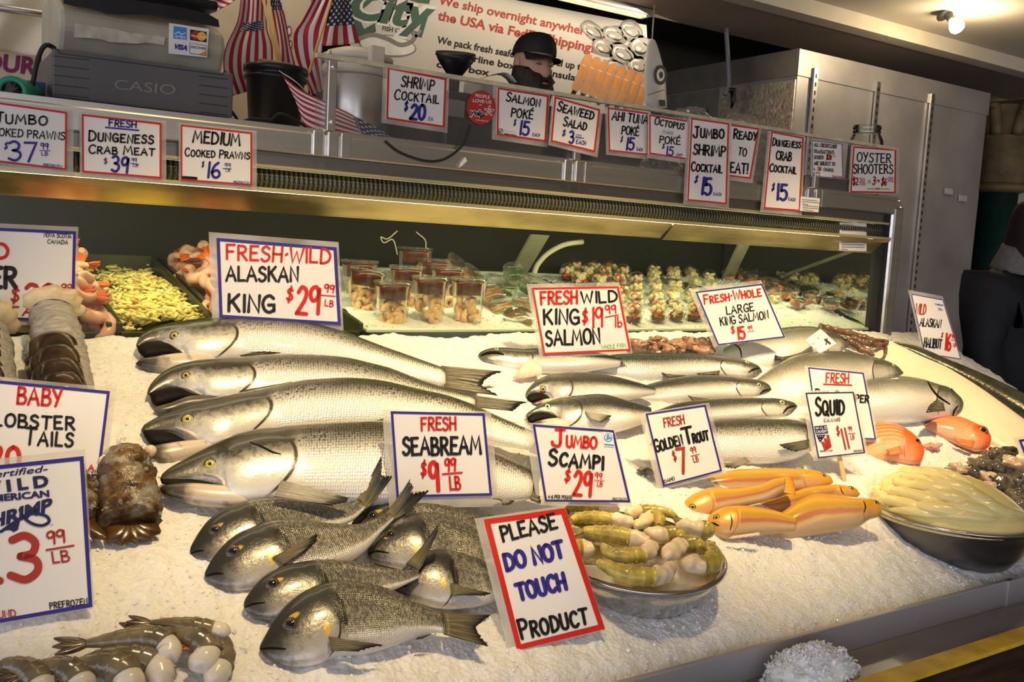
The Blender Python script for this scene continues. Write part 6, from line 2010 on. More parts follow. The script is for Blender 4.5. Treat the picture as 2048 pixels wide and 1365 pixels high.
def dish_cup(name, label, cat, group, c, R, h, axis, food, lid=True, fill=.75, seed=0, lumpy=.15):
    A = V(axis).normalized()
    M = Matrix.Translation(c) @ A.to_track_quat('Z', 'Y').to_matrix().to_4x4()
    root = thing(name, label, cat, c - A * h, group)
    mb = MB()
    mb.lathe([(R * 1.05, .001), (R * 1.05, -.003), (R, -.004), (R * .86, -h * .8), (R * .8, -h), (0, -h)], M, 26)
    mb.build('cup', CUPP, root)
    mb = MB()
    rows = []
    for i in range(7):
        r = R * .93 * i / 6
        rows.append([M @ V((r * math.cos(2 * PI * k / 22), r * math.sin(2 * PI * k / 22), -h * (1 - fill) + R * lumpy * noise.noise(V((r * 90 + seed, k * .9, 0))))) for k in range(22)])
    rows.append([M @ V((R * .78 * math.cos(2 * PI * k / 22), R * .78 * math.sin(2 * PI * k / 22), -h * .95)) for k in range(22)])
    mb.grid(rows, 0, True)
    mb.build('filling', food, root)
    if lid:
        mb = MB()
        mb.lathe([(R * 1.06, -.002), (R * 1.08, .003), (R * .98, .005), (R * .90, .002), (0, .003)], M, 26)
        mb.build('lid', LIDM, root)
    return root


gA = 'clear cups of green seaweed salad'
for i, (px, r, Y, ax, lab) in enumerate([((1028, 543), 22, 2.62, (-.3, -.75, .7), 'seaweed salad cup standing on edge at the back'), ((1016, 568), 23, 2.50, (-.1, -.35, 1), 'seaweed salad cup nearest the deep shrimp cups'),
                                         ((1060, 565), 22, 2.55, (.2, -.5, .9), 'seaweed salad cup behind the one with the green lid'), ((1078, 575), 20, 2.50, (.1, -.4, 1), 'seaweed salad cup just behind the king salmon card')]):
    c = ydist(px[0], px[1], Y)
    dish_cup('seaweed_cup', lab, 'cup', gA, c, r * mpp(c), .035, ax, SEAW, True, .7, i)
gB = 'round clear cups of orange salad'
for i, (px, r, Y, ax, lab) in enumerate([((985, 585), 26, 2.45, (-.35, -.55, .8), 'orange salad cup leaning behind the deep shrimp cups'), ((1006, 612), 28, 2.40, (-.35, -.6, .8), 'orange salad cup leaning in the middle of its row'),
                                         ((1037, 636), 30, 2.31, (-.35, -.65, .8), 'orange salad cup leaning at the very front of its tray'), ((1052, 606), 20, 2.42, (-.1, -.5, .9), 'orange salad cup partly behind the king salmon card'), ((918, 528), 28, 2.75, (.4, -.6, .7), 'orange salad cup leaning behind the deep cups at the back'), ((950, 548), 26, 2.68, (.4, -.6, .7), 'orange salad cup leaning right of the deep cups at the back')]):
    c = ydist(px[0], px[1], Y)
    dish_cup('salad_cup', lab, 'cup', gB, c, r * mpp(c), .04, ax, PICK, True, .75, i)

# ---- domed cups
CRABW = mat('crab_white', (0.80, 0.66, 0.36), 0.35, 0, 0.2, 50, 0.5, 90)
CRABR = mat('crab_red', (0.55, 0.10, 0.04), 0.3, 0, 0.4, 60, 0.4, 90)


def dome_cup(kind):
    R = .033
    root = thing('domed_cup', 'x', 'cup')
    mb = MB()
    mb.lathe([(R, 0.036), (R * 1.04, 0.034), (R * .98, .031), (R * .80, .002), (R * .76, 0), (0, 0)], Matrix(), 22)
    mb.build('cup', CUPP, root)
    mb = MB()
    mb.lathe([(R * 1.06, .035), (R * 1.06, .038), (R * .98, .040), (R * .86, .054), (R * .55, .066), (0, .070)], Matrix(), 22)
    mb.build('dome_lid', CUPP, root)
    mb = MB()
    if kind == 'red':
        mb.lathe([(0, .003), (R * .76, .003), (R * .86, .018), (0, .018)], Matrix(), 20)
        mb.build('cocktail_sauce', SAUCE, root)
    rg = random.Random(4 if kind == 'red' else 8)
    mb, mr = MB(), MB()
    for k in range(30):
        a = rg.uniform(0, 2 * PI); q = R * .62 * rg.random() ** .5
        zz = rg.uniform(.014 if kind == 'red' else .006, .052)
        if zz > .04: q *= .7
        tgt = mr if (kind == 'red' and rg.random() < .38) else mb
        tgt.ball((q * math.cos(a), q * math.sin(a), zz), (R * .42, R * .28, R * .22), 9, 6, 0, Matrix.Rotation(rg.uniform(0, 6), 3, V((rg.random(), rg.random(), .3))))
    mb.build('crab_meat', CRABW, root)
    if mr.v: mr.build('red_leg_meat', CRABR, root)
    return root


def tray_pt(px, Y=None):
    return hit(px[0], px[1], TRAY) if Y is None else ydist(px[0], px[1], Y)


DOME = {}
reds = [(1150, 531), (1189, 533), (1222, 534), (1135, 548), (1174, 548), (1209, 548), (1245, 548), (1159, 560), (1237, 563), (1272, 565), (1200, 566), (1244, 590), (1271, 583), (1310, 582), (1269, 603), (1311, 603), (1344, 601), (1266, 630), (1316, 628), (1352, 626), (1388, 626), (1235, 610)]
yell = [(1308, 534), (1346, 537), (1381, 538), (1309, 556), (1347, 553), (1384, 556), (1417, 558), (1350, 577), (1390, 572), (1383, 594), (1420, 580), (1425, 602), (1545, 606), (1420, 628), (1460, 600)]
for kind, lst in (('red', reds), ('yellow', yell)):
    for i, (x, y) in enumerate(lst):
        P = hit(x, y + 16, TRAY)
        if P.y > 2.92: P = V((P.x * 2.92 / P.y, 2.92, tray_z(2.92)))
        if i == 0:
            o = dome_cup(kind); DOME[kind] = o
        else:
            o = copy_tree(DOME[kind])
        o.location = P + V((0, 0, 0.002))
        o.rotation_euler = (0, 0, (i * 2.1) % 6.28)
        row = 'back rows' if y < 570 else 'middle rows' if y < 600 else 'front row'
        if kind == 'red': lab = 'domed clear cup of red-topped crab over dark sauce, %s of its tray' % row
        else: lab = 'domed clear cup of pale yellow crab meat, %s of its tray' % row
        if kind == 'yellow' and x == 1545: lab = 'domed cup right of the tilted whole salmon card'
        tag(o, lab, 'cup', 'domed cups of %s crab, %s' % (kind, row) if 'right of' not in lab else None)

# ---- oyster cups
OYST = mat('oyster_sauce', (0.42, 0.15, 0.035), 0.2, 0, 0.5, 30, coat=0.5)
oy = [(1457, 550), (1483, 552), (1524, 545), (1504, 560), (1524, 558), (1548, 556), (1535, 567), (1558, 566), (1578, 566), (1537, 578), (1560, 573), (1586, 576), (1613, 572), (1548, 587), (1593, 584), (1623, 582), (1647, 582), (1576, 595), (1612, 603), (1626, 595), (1656, 604), (1652, 595), (1680, 595), (1689, 608), (1712, 607), (1590, 603)]
first = None
for i, (x, y) in enumerate(oy):
    P = ydist(x, y + 9, 2.88 - .52 * max(0, min(1, (y - 545) / 63)))
    P.x = min(P.x, 2.99)
    if first is None:
        first = dish_cup('oyster_cup', 'x', 'cup', None, V((0, 0, 0)), .030, .030, (0, 0, 1), OYST, True, .72, 3, .1)
        o = first
    else:
        o = copy_tree(first)
    o.location = P
    o.rotation_euler = (0.30 + .1 * math.sin(i * 3), -0.32 + .08 * math.sin(i * 5), i * 1.3)
    row = 'back' if y < 562 else 'middle' if y < 590 else 'front'
    tag(o, 'small round lidded cup of oyster in brown sauce, %s of the right tray' % row, 'cup', 'oyster cups, %s of the tray' % row)


# ---- black tubs at the left: crab meat between cooked prawns
TUBM = mat('dark_tub', (0.055, 0.062, 0.022), 0.3, 0, 0.3, 10)


def tub(label, x0, x1, y0=2.225, y1=2.93):
    t = thing('food_tub', label, 'tub', ((x0 + x1) / 2, (y0 + y1) / 2, tray_z(2.5) - .06), 'black food tubs in the case')
    mb = MB()
    zb = -.05
    for a, b in ((x0, x0 + .012), (x1 - .012, x1)):
        q = [V((a, y0, tray_z(y0) + zb)), V((a, y1, tray_z(y1) + zb)), V((a, y1, tray_z(y1) + .02)), V((a, y0, tray_z(y0) + .02))]
        mb.slab(q, V((b - a, 0, 0)))
    q = [V((x0, y1 - .012, tray_z(y1) + zb)), V((x1, y1 - .012, tray_z(y1) + zb)), V((x1, y1 - .012, tray_z(y1) + .02)), V((x0, y1 - .012, tray_z(y1) + .02))]
    mb.slab(q, V((0, .012, 0)))
    q = [V((x0, y0, tray_z(y0) + zb)), V((x1, y0, tray_z(y0) + zb)), V((x1, y0, tray_z(y0) + .0)), V((x0, y0, tray_z(y0) + .0))]
    mb.slab(q, V((0, .012, 0)))
    q = [V((x0, y0, tray_z(y0) + zb)), V((x1, y0, tray_z(y0) + zb)), V((x1, y1, tray_z(y1) + zb)), V((x0, y1, tray_z(y1) + zb))]
    mb.slab(q, V((0, 0, .01)))
    mb.build('tub_body', TUBM, t, .003)
    return t


XA, XB = 0.405, 0.645
tub('black tub of yellow crab meat in the middle', XA + .005, XB - .005)
tub('black tub of cooked prawns at the left', 0.0, XA - .005)
tub('black tub of cooked prawns behind the Alaskan king card', XB + .005, 1.00)
rg = random.Random(21)
mb = MB()
for k in range(2000):
    x = rg.uniform(XA + .02, XB - .02); y = 2.235 + .69 * rg.random()
    f = (y - 2.235) / .69
    hgt = .012 + .045 * math.sin(PI * min(1, (x - XA) / (XB - XA))) * (1.0 if f < .55 else max(0, 1 - (f - .55) * 3.2))
    if f > .62 and rg.random() < .85: continue
    z = tray_z(y) - .03 + hgt + rg.uniform(-.008, .010) + .016 * noise.noise(V((x * 30, y * 30, 0)))
    s = rg.uniform(.5, 1.5)
    mb.ball((x, y, z), (.015 * s, .0045 * s, .0035 * s), 7, 5, 0 if rg.random() < .85 else 1, Matrix.Rotation(rg.uniform(0, 6), 3, V((rg.uniform(-.4, .4), rg.uniform(-.4, .4), 1))))
o = mb.build('crab_meat_heap', [mat('crab_yellow', (0.84, 0.74, 0.26), 0.4, 0, 0.15, 60, .3, 90), mat('crab_amber', (0.72, 0.48, 0.16), 0.4, 0, 0.3, 60)])
tag(o, 'heap of flaked yellow crab meat in the black tub', 'crab meat', kind='stuff')


def cooked_prawn():
    root = thing('cooked_prawn', 'x', 'prawn')
    pts = [V((.026 * math.cos(t), .026 * math.sin(t), .004 * t)) for t in (0, .8, 1.6, 2.4, 3.2, 3.9)]
    worm(pts, [(0, .006), (.15, .0125), (.5, .0115), (.85, .0075), (1, .005)], 12, 30, 1, V((0, 0, 1)), (.1, 1, 5), .10).build('flesh', SHRP, root)
    d = (pts[-1] - pts[-2]).normalized()
    mb = MB()
    for q in (-.5, 0, .5):
        leaf(mb, pts[-1] - d * .003, pts[-1] + (d + d.cross(V((0, 0, 1))) * q).normalized() * .022, .0055, V((0, 0, 1)), .0012)
    mb.build('tail_fan', SHRT, root)
    return root


first = None
rg = random.Random(5)
for tubx, cnt, lab, g in (((0.27, XA - .025), 85, 'pink cooked prawn heaped in the tub left of the crab meat', 'cooked prawns left of the crab'), ((XB + .025, .78), 42, 'pink cooked prawn heaped in the tub right of the crab meat', 'cooked prawns right of the crab')):
    for k in range(cnt):
        x = rg.uniform(*tubx)
        y = 2.245 + .60 * rg.random()
        f = (y - 2.245) / .6
        lvl = k / cnt
        z = tray_z(y) - .02 + .095 * lvl * (1 - .3 * f) + .012
        if first is None:
            first = cooked_prawn(); o = first
        else: o = copy_tree(first)
        o.location = (x, y, z)
        o.scale = (1.3, 1.3, 1.3)
        o.rotation_euler = (rg.uniform(-.9, .9), rg.uniform(-.9, .9), rg.uniform(0, 6.28))
        tag(o, lab, 'prawn', g)
# ================================================================ ON TOP OF THE CASE AND BEHIND IT
CT = 1.749                                       # counter top height
GREYP = mat('grey_drawer', (0.12, 0.115, 0.12), 0.45, 0, 0.06, 5)
BEIGE = mat('beige_register', (0.42, 0.39, 0.31), 0.5, 0, 0.18, 9)

# ---- cash drawer
t = thing('till', 'grey cash drawer with raised lettering under the beige register', 'till', (.49, 2.55, CT))
MB().box((.297, 2.37, CT + .016), (.687, 2.76, 1.875)).build('drawer_case', GREYP, t, .006)
MB().box((.293, 2.352, CT + .018), (.691, 2.369, 1.872)).build('drawer_front', GREYP, t, .004)
DP = ypl(2.3515)
mb = MB()
for k in range(5):
    y0, y1 = 112 + 19 * k, 152 + 18 * k
    line(mb, DP, [(106, y0), (178, y0 + 8)], 1.3, 'k', .0004)
    line(mb, DP, [(398, y1), (455, y1 + 7)], 1.3, 'k', .0004)
line(mb, DP, [(103, 95), (116, 99), (119, 107), (446, 150), (448, 142), (456, 145)], 1.4, 'k', .0004)
mb.build('panel_grooves', INKM, t)
mb = MB()
typ(mb, DP, 'CASIO', (228, 178), (350, 190), 20, 'a', 0.0, .0008)
mb.build('lettering', INKM, t)
for x in (.33, .64):
    mb = MB(); mb.lathe([(.012, 0), (.012, .018)], Matrix.Translation((x, 2.40, CT)), 12); mb.build('foot', BLACKP, t)
# ---- register on the drawer
t = thing('cash_register', 'worn beige and black cash register with card stickers, on the grey drawer', 'cash register', (.49, 2.55, 1.876))
prof = [(2.455, 1.880), (2.415, 1.935), (2.430, 1.975), (2.56, 2.035), (2.74, 2.035), (2.74, 1.880)]
MB().prism(prof, .315, .690).build('lower_body', BEIGE, t, .012)
# dark cover following the wavy seam
RP = ypl(2.418)
n0 = V((0, -1, 0))
cov = [(127, -14), (127, 6), (150, 12), (182, 17), (215, 27), (245, 29), (300, 29), (375, 40), (439, 54), (437, 40), (415, 27), (360, 14), (280, 2), (200, -10)]
MB().slab([hit(x, y, ypl(2.409)) for x, y in cov], V((0, .008, 0))).build('dark_cover', BLACKP, t)
MB().box((.325, 2.45, 2.036), (.68, 2.73, 2.060)).build('top_cover', BLACKP, t, .01)
MB().box((.42, 2.47, 2.061), (.60, 2.50, 2.11)).build('display_hood', BLACKP, t, .006)
SP = ypl(2.4085)
mb = MB()
shape(mb, SP, [(338, 46), (418, 58), (414, 115), (337, 107)], 'w', 0)
shape(mb, SP, [(347, 52), (373, 56), (373, 80), (346, 77)], 'l')
line(mb, SP, [(349, 68), (357, 64), (363, 69), (371, 66)], 1.8, 'w')
typ(mb, SP, 'AMEX', (349, 75), (371, 78), 5, 'w', .02)
shape(mb, SP, [(380, 59), (413, 64), (413, 85), (380, 80)], 'k')
disc2(mb, SP, (391, 71), 9, 'r', .0013); disc2(mb, SP, (403, 73), 9, 'y', .0015)
typ(mb, SP, 'MasterCard', (382, 73), (412, 77), 4, 'w', .02, .0018)
typ(mb, SP, 'VISA', (346, 97), (374, 101), 9.5, 'b', .05, slant=.2)
shape(mb, SP, [(379, 86), (413, 91), (412, 112), (379, 107)], 'k', .001)
shape(mb, SP, [(380, 87), (412, 92), (411, 111), (380, 106)], 'w', .0013)
shape(mb, SP, [(396, 109), (411, 102), (411, 111)], 'o', .0016)
typ(mb, SP, 'DISCOVER', (381, 96), (411, 100), 4.6, 'k', .03, .0016)
disc2(mb, SP, (397, 96), 2.1, 'o', .0019, 10)
mb.build('card_stickers', INKM, t)
mb = MB()
rs = random.Random(4)
top_ = [(150 + 18 * k, 48 + 2.6 * k + rs.uniform(-2, 2)) for k in range(11)]
bo_ = [(148 + 18 * k, 76 + 1.4 * k + rs.uniform(-3, 3)) for k in range(11)]
vs = [hit(x, y, ypl(2.4115)) for x, y in top_ + bo_]
mb.add(vs, [(k, k + 1, 12 + k, 11 + k) for k in range(10)])
mb.build('label_residue', mat('peeled_paint', (0.56, 0.52, 0.42), .6, 0, .25, 30), t)

# ---- small things at the left
ax = V((.33, .94, .03)).normalized()
c = ydist(24, 183, 2.30)
M = Matrix.Translation(c) @ (-ax).to_track_quat('Z', 'Y').to_matrix().to_4x4()
t = thing('portable_speaker', 'round green portable speaker lying on the case at the left edge', 'speaker', c + ax * .06 - V((0, 0, .036)))
GREENP = mat('speaker_green', (0.01, 0.26, 0.15), .45, 0, .1)
mb = MB(); mb.lathe([(.019, -.002), (.022, .004), (.031, .004), (.034, -.004), (.034, -.13), (.028, -.14), (0, -.14)], M, 36); mb.build('housing', GREENP, t)
mb = MB(); mb.lathe([(.021, .001), (0, .001)], M, 30); mb.build('bass_cap', mat('cap_grey', (.07, .07, .07), .5), t)
cp = (c - ax * .0025, -ax)
mb = MB(); typ(mb, cp, '!JBL', (14, 192), (36, 176), 9, 'k', .04, .001); mb.build('lettering', INKM, t)
o = MB().box((.250, 2.43, CT), (.289, 2.50, 1.806)).build('blue_box', mat('box_blue', (.02, .10, .26), .5, 0, .1), None, .003)
tag(o, 'small blue box standing behind the green speaker', 'box')
P = [ydist(x, y, 2.36) for x, y in ((112, 92), (95, 90), (84, 98), (74, 125), (66, 165), (60, 190), (50, 212))]
P[0] = P[0] + V((0, .03, 0))
mb = MB(); mb.tube(catmull(P, 6), .0052, 10)
tag(mb.build('power_cable', BLACKR), 'thick black cable curling down beside the grey cash drawer', 'cable')
P = [ydist(x, y, 2.42) for x, y in ((440, 216), (455, 214), (470, 232), (480, 244), (505, 238), (540, 240), (560, 228), (590, 240), (625, 262))]
mb = MB(); mb.tube(catmull(P, 6), .004, 8)
tag(mb.build('power_cable', BLACKR), 'black cable lying on the case around the foot of the bucket', 'cable')
P = [ydist(x, y, 2.186) for x, y in ((770, 282), (800, 305), (850, 322), (890, 318), (925, 290), (940, 250))]
mb = MB(); mb.tube(catmull(P, 6), .0035, 8)
tag(mb.build('power_cable', BLACKR), 'loop of grey cable hanging over the top rail below the guard', 'cable')
mb = MB(); mb.slab([ydist(x, y, 2.183) for x, y in ((917, 336), (921, 325), (930, 314), (934, 322), (924, 332))], V((0, -.001, 0)))
tag(mb.build('paper_scrap', PAPER), 'torn white paper scrap stuck on the steel rail', 'paper')

# ---- bucket
BX, BY = .862, 2.55
t = thing('bucket', 'black plastic bucket holding small flags', 'bucket', (BX, BY, CT))
mb = MB(); M = Matrix.Translation((BX, BY, CT))
mb.lathe([(0, 0), (.066, 0), (.076, .150), (.083, .152), (.083, .160), (.078, .161), (.078, .170), (.085, .172), (.085, .186), (.079, .188), (.074, .15), (.063, .006), (0, .006)], M, 40)
mb.build('pail', BLACKP, t)
P = [V((BX - .02, BY - .085, CT + .165)), V((BX + .03, BY - .10, CT + .135)), V((BX + .08, BY - .09, CT + .09)), V((BX + .10, BY - .03, CT + .10)), V((BX + .085, BY, CT + .165))]
mb = MB(); mb.tube(catmull(P, 6), .0017, 6); mb.build('wire_handle', STEEL, t)
o = MB().box((BX - .055, BY - .03, CT + .05), (BX + .03, BY - .015, CT + .20)).build('cash_box', mat('old_tin', (.45, .30, .15), .4, 0, .4, 40), None, .002)
tag(o, 'flat printed tin standing in the black bucket', 'tin')


# ---- flags
def flag_mat():
    m, nt, bs = nodes_of('flag_cloth')
    uv = N(nt, 'ShaderNodeUVMap').outputs[0]
    sp = N(nt, 'ShaderNodeSeparateXYZ', {0: uv})
    u, v = sp.outputs[0], sp.outputs[1]
    s = MATH(nt, 'GREATER_THAN', MATH(nt, 'FRACT', MATH(nt, 'MULTIPLY', v, 6.5)), 0.5)
    col = MIX(nt, s, (.42, .012, .03), (.78, .74, .72))
    cant = MATH(nt, 'MULTIPLY', MATH(nt, 'LESS_THAN', u, .42), MATH(nt, 'GREATER_THAN', v, .4615))
    # five-pointed stars on a staggered lattice
    X = MATH(nt, 'MULTIPLY', u, 11 / .42)
    Y = MATH(nt, 'MULTIPLY', MATH(nt, 'SUBTRACT', v, .4615), 9 / .5385)
    cx_, cy_ = MATH(nt, 'FLOOR', X), MATH(nt, 'FLOOR', Y)
    chk = MATH(nt, 'LESS_THAN', MATH(nt, 'MODULO', MATH(nt, 'ADD', cx_, cy_), 2.0), 0.5)
    fx, fy = MATH(nt, 'SUBTRACT', MATH(nt, 'FRACT', X), .5), MATH(nt, 'SUBTRACT', MATH(nt, 'FRACT', Y), .5)
    an = MATH(nt, 'ARCTAN2', fx, fy)
    r = MATH(nt, 'SQRT', MATH(nt, 'ADD', MATH(nt, 'MULTIPLY', fx, fx), MATH(nt, 'MULTIPLY', fy, fy)))
    lim = MATH(nt, 'MULTIPLY_ADD', MATH(nt, 'COSINE', MATH(nt, 'MULTIPLY', an, 5.0)), .16, .36)
    star = MATH(nt, 'MULTIPLY', MATH(nt, 'LESS_THAN', r, lim), chk)
    col = MIX(nt, cant, col, MIX(nt, star, (.010, .012, .055), (.75, .72, .70)))
    nt.links.new(col, bs.inputs['Base Color'])
    bs.inputs['Roughness'].default_value = .7
    return m


FLAGM = flag_mat()
STICK = mat('flag_stick', (.60, .38, .13), .45, 0, .2, 40, stretch=(1, 1, .1))


def cloth(rows, Y, uvf, wave=.012, n=24, ph=0):
    """rows: list of polylines in picture pixels; uvf(a,b) -> uv; Y(a,b) depth"""
    R = [resample(r, n) for r in rows]
    cols = [resample([R[i][j] for i in range(len(R))], n) for j in range(n)]
    G = []
    uv = []
    for j in range(n):
        for i in range(n):
            a, b = j / (n - 1), i / (n - 1)
            p = cols[j][i]
            G.append(ydist(p.x, p.y, Y(a, b) + wave * math.sin(a * 9 + b * 3 + ph)))
            uv.append(uvf(a, b))
    fs = [(j * n + i, j * n + i + 1, (j + 1) * n + i + 1, (j + 1) * n + i) for j in range(n - 1) for i in range(n - 1)]
    return G, fs, uv


def flag(label, sheets, pole=None):
    g0 = V((BX, BY, CT + .19))
    t = thing('small_flag', label, 'flag', g0, 'small flags on sticks')
    mb = MB()
    for s in sheets:
        G, fs, uv = cloth(*s)
        mb.add(G, fs, 0, uv, True)
    o = mb.build('cloth', FLAGM, t)
    md = o.modifiers.new('thick', 'SOLIDIFY'); md.thickness = .0012
    if pole:
        mb = MB(); mb.tube(pole, .0042, 8); mb.build('stick', STICK, t)
    return t


inb = V((BX, BY, CT + .02))
flag('small striped flag hanging left of the bucket, drooping beside the register',
     [([[(484, -25), (508, -25), (534, -25)], [(476, 40), (505, 46), (534, 52)], [(452, 95), (498, 92), (545, 92)], [(448, 140), (496, 140), (546, 138)], [(466, 192), (505, 180), (545, 165)]],
       lambda a, b: 2.68 + .03 * math.sin(a * 7), lambda a, b: (.30 + .65 * b if b < .45 and False else .43 + .55 * b, .06 + .90 * a), .014),
      ([[(486, 44), (505, 44), (525, 40)], [(484, 52), (505, 52), (527, 47)], [(478, 62), (504, 62), (528, 58)]], lambda a, b: 2.65, lambda a, b: (.40 - .30 * b, .50 + .45 * a), .004)],
     [ydist(520, -30, 2.60), ydist(556, 128, 2.57), V((BX + .02, BY, CT + .03))])
flag('narrow folded flag standing behind the bucket between the two sticks',
     [([[(536, -25), (545, -25), (553, -25)], [(548, 40), (562, 40), (572, 45)], [(556, 90), (570, 92), (582, 95)], [(552, 128), (575, 130), (592, 134)]],
       lambda a, b: 2.72 + .03 * a, lambda a, b: (.20 + .75 * b, .48 + .50 * a), .01)],
     [ydist(530, -30, 2.66), ydist(562, 128, 2.60), V((BX + .03, BY + .02, CT + .03))])
flag('small flag showing white stars, leaning right out of the bucket',
     [([[(668, -20), (682, -20), (696, -20)], [(660, 30), (682, 28), (706, 30)], [(650, 60), (682, 58), (712, 60)], [(642, 92), (680, 90), (720, 86)]],
       lambda a, b: 2.64 + .05 * a, lambda a, b: (.02 + .62 * b, .47 + .52 * a), .010),
      ([[(638, -20), (650, -15), (668, -12)], [(606, 40), (632, 32), (658, 26)], [(588, 72), (618, 66), (650, 62)], [(596, 125), (618, 122), (644, 108)], [(626, 190), (636, 185), (650, 178)]],
       lambda a, b: 2.66 + .02 * math.sin(a * 6), lambda a, b: (.45 + .5 * b, .02 + .45 * a), .012)],
     [ydist(668, -20, 2.60), ydist(620, 140, 2.58), V((BX + .03, BY - .01, CT + .04))])
flag('drooping flag hanging over the front of the bucket behind the acrylic guard',
     [([[(566, 152), (600, 178), (640, 198), (690, 222), (724, 240), (762, 260), (806, 290)],
        [(590, 200), (608, 216), (642, 226), (690, 246), (728, 262), (766, 275), (808, 293)],
        [(606, 245), (616, 256), (645, 268), (692, 277), (736, 282), (770, 288), (810, 297)]],
       lambda a, b: 2.34 + .05 * (1 - a), lambda a, b: (1 - a, (1 - b) * (1 if a < .6 else .54) + (0 if a < .6 else .46)), .008, 30)])
flag('flag behind the top of the register, only striped cloth showing',
     [([[(372, -30), (420, -30), (476, -24)], [(385, -8), (425, -6), (470, 0)], [(398, 10), (412, 20), (424, 28)]], lambda a, b: 2.80, lambda a, b: (.5 + .4 * a, .1 + .8 * b), .006)])

# ---- cooker behind the guard
CX, CY = 1.10, 2.56
t = thing('rice_cooker', 'steel pot with a cream lid and latch standing behind the acrylic guard', 'cooker', (CX, CY, CT))
M = Matrix.Translation((CX, CY, CT))
CREAMP = mat('cream_plastic', (.62, .56, .44), .4, 0, .06)
mb = MB(); mb.lathe([(0, 0), (.085, 0), (.092, .02), (.092, .19), (.090, .195)], M, 40); mb.build('pot', STEEL, t)
mb = MB(); mb.lathe([(.094, .196), (.100, .200), (.101, .214), (.096, .222), (.090, .228), (.080, .262), (.05, .272), (0, .274)], M, 40); mb.build('lid', CREAMP, t)
mb = MB(); mb.lathe([(.095, .235), (.100, .238), (.100, .250), (.093, .254)], M, 40); mb.build('lid_ring', CREAMP, t)
MB().box((CX - .012, CY - .118, CT + .215), (CX + .030, CY - .090, CT + .268)).build('latch', CREAMP, t, .004)
P = [V((CX - .095, CY - .03, CT + .25)), V((CX - .112, CY - .05, CT + .225)), V((CX - .098, CY - .06, CT + .20))]
mb = MB(); mb.tube(catmull(P, 5), .006, 8); mb.build('handle', CREAMP, t)

# ---- black scale with a display, printer, terminal
t = thing('counter_scale', 'black counter scale with a wide tilted head behind the acrylic guard', 'scale', (1.62, 2.72, CT))
MB().box((1.36, 2.56, CT), (1.90, 2.86, CT + .135)).build('base', BLACKP, t, .01)
MB().box((1.27, 2.78, CT + .136), (1.52, 2.90, CT + .235)).build('side_unit', BLACKP, t, .012)
c = ydist(912, 108, 2.70)
M = Matrix.Translation(c) @ Matrix.Rotation(-.12, 4, 'Y') @ Matrix.Rotation(.25, 4, 'X')
mb = MB(); mb.lathe([(.062, .004), (.064, -.004), (.056, -.022), (.030, -.058), (.018, -.075), (.016, -.175), (0, -.175)], M, 30)
mb.add([M @ V((.062 * math.cos(2 * PI * k / 30), .062 * math.sin(2 * PI * k / 30), .004)) for k in range(30)], [tuple(range(30))])
mb.build('display_head', BLACKP, t)
o = MB().box((1.28, 2.36, CT), (1.74, 2.50, CT + .165)).build('black_machine', BLACKP, None, .008)
tag(o, 'low black machine on the case behind the salmon poke card', 'machine')
mb = MB(); mb.slab([ydist(x, y, 2.357) for x, y in ((888, 196), (930, 203), (928, 236), (886, 230))], V((0, -.001, 0)))
tag(mb.build('paper_label', mat('faded_label', (.30, .28, .26), .5)), 'faded paper label on the black machine beside the red sticker', 'label')
t = thing('receipt_printer', 'small receipt printer with a curling white paper strip', 'printer', ydist(985, 180, 2.52))
c = ydist(985, 166, 2.52)
MB().box((c.x - .06, 2.50, CT), (c.x + .06, 2.60, c.z + .005)).build('printer_body', mat('printer_grey', (.32, .31, .29), .5), t, .012)
rows = []
for k in range(9):
    a = (962 + 9 * k, 157 - 13 * math.sin(PI * (k / 8) * .62) + 2.2 * max(0, k - 5) ** 2)
    p = ydist(a[0], a[1], 2.505)
    rows.append([p, p + V((.01, .055, 0))])
mb = MB(); mb.grid(rows)
o = mb.build('paper_strip', PAPER, t); md = o.modifiers.new('t', 'SOLIDIFY'); md.thickness = .0006
t = thing('card_terminal', 'black card terminal below the credit card note at the right end', 'terminal', (2.84, 2.30, CT))
MB().box((2.70, 2.265, 1.742), (2.92, 2.42, 1.80)).build('housing', BLACKP, t, .005)
MB().box((2.70, 2.258, 1.741), (2.92, 2.264, 1.748)).build('steel_edge', STEEL, t)

# ---- jar
c = ydist(1735, 252, 2.31)
t = thing('glass_jar', 'big clear glass jar with a screw neck behind the oyster shooters card', 'jar', (c.x, c.y, CT))
M = Matrix.Translation((c.x, c.y, CT))
hz = c.z - CT
mb = MB(); mb.lathe([(0, 0), (.058, 0), (.063, .01), (.063, hz * .70), (.060, hz * .79), (.050, hz * .87), (.047, hz * .89), (.051, hz * .91), (.047, hz * .93), (.051, hz * .96), (.049, hz), (.045, hz), (.043, hz * .9)], M, 36)
mb.build('jar_body', glass_mat('jar_glass', (.93, .95, .88), .02, .04, 2.0), t)

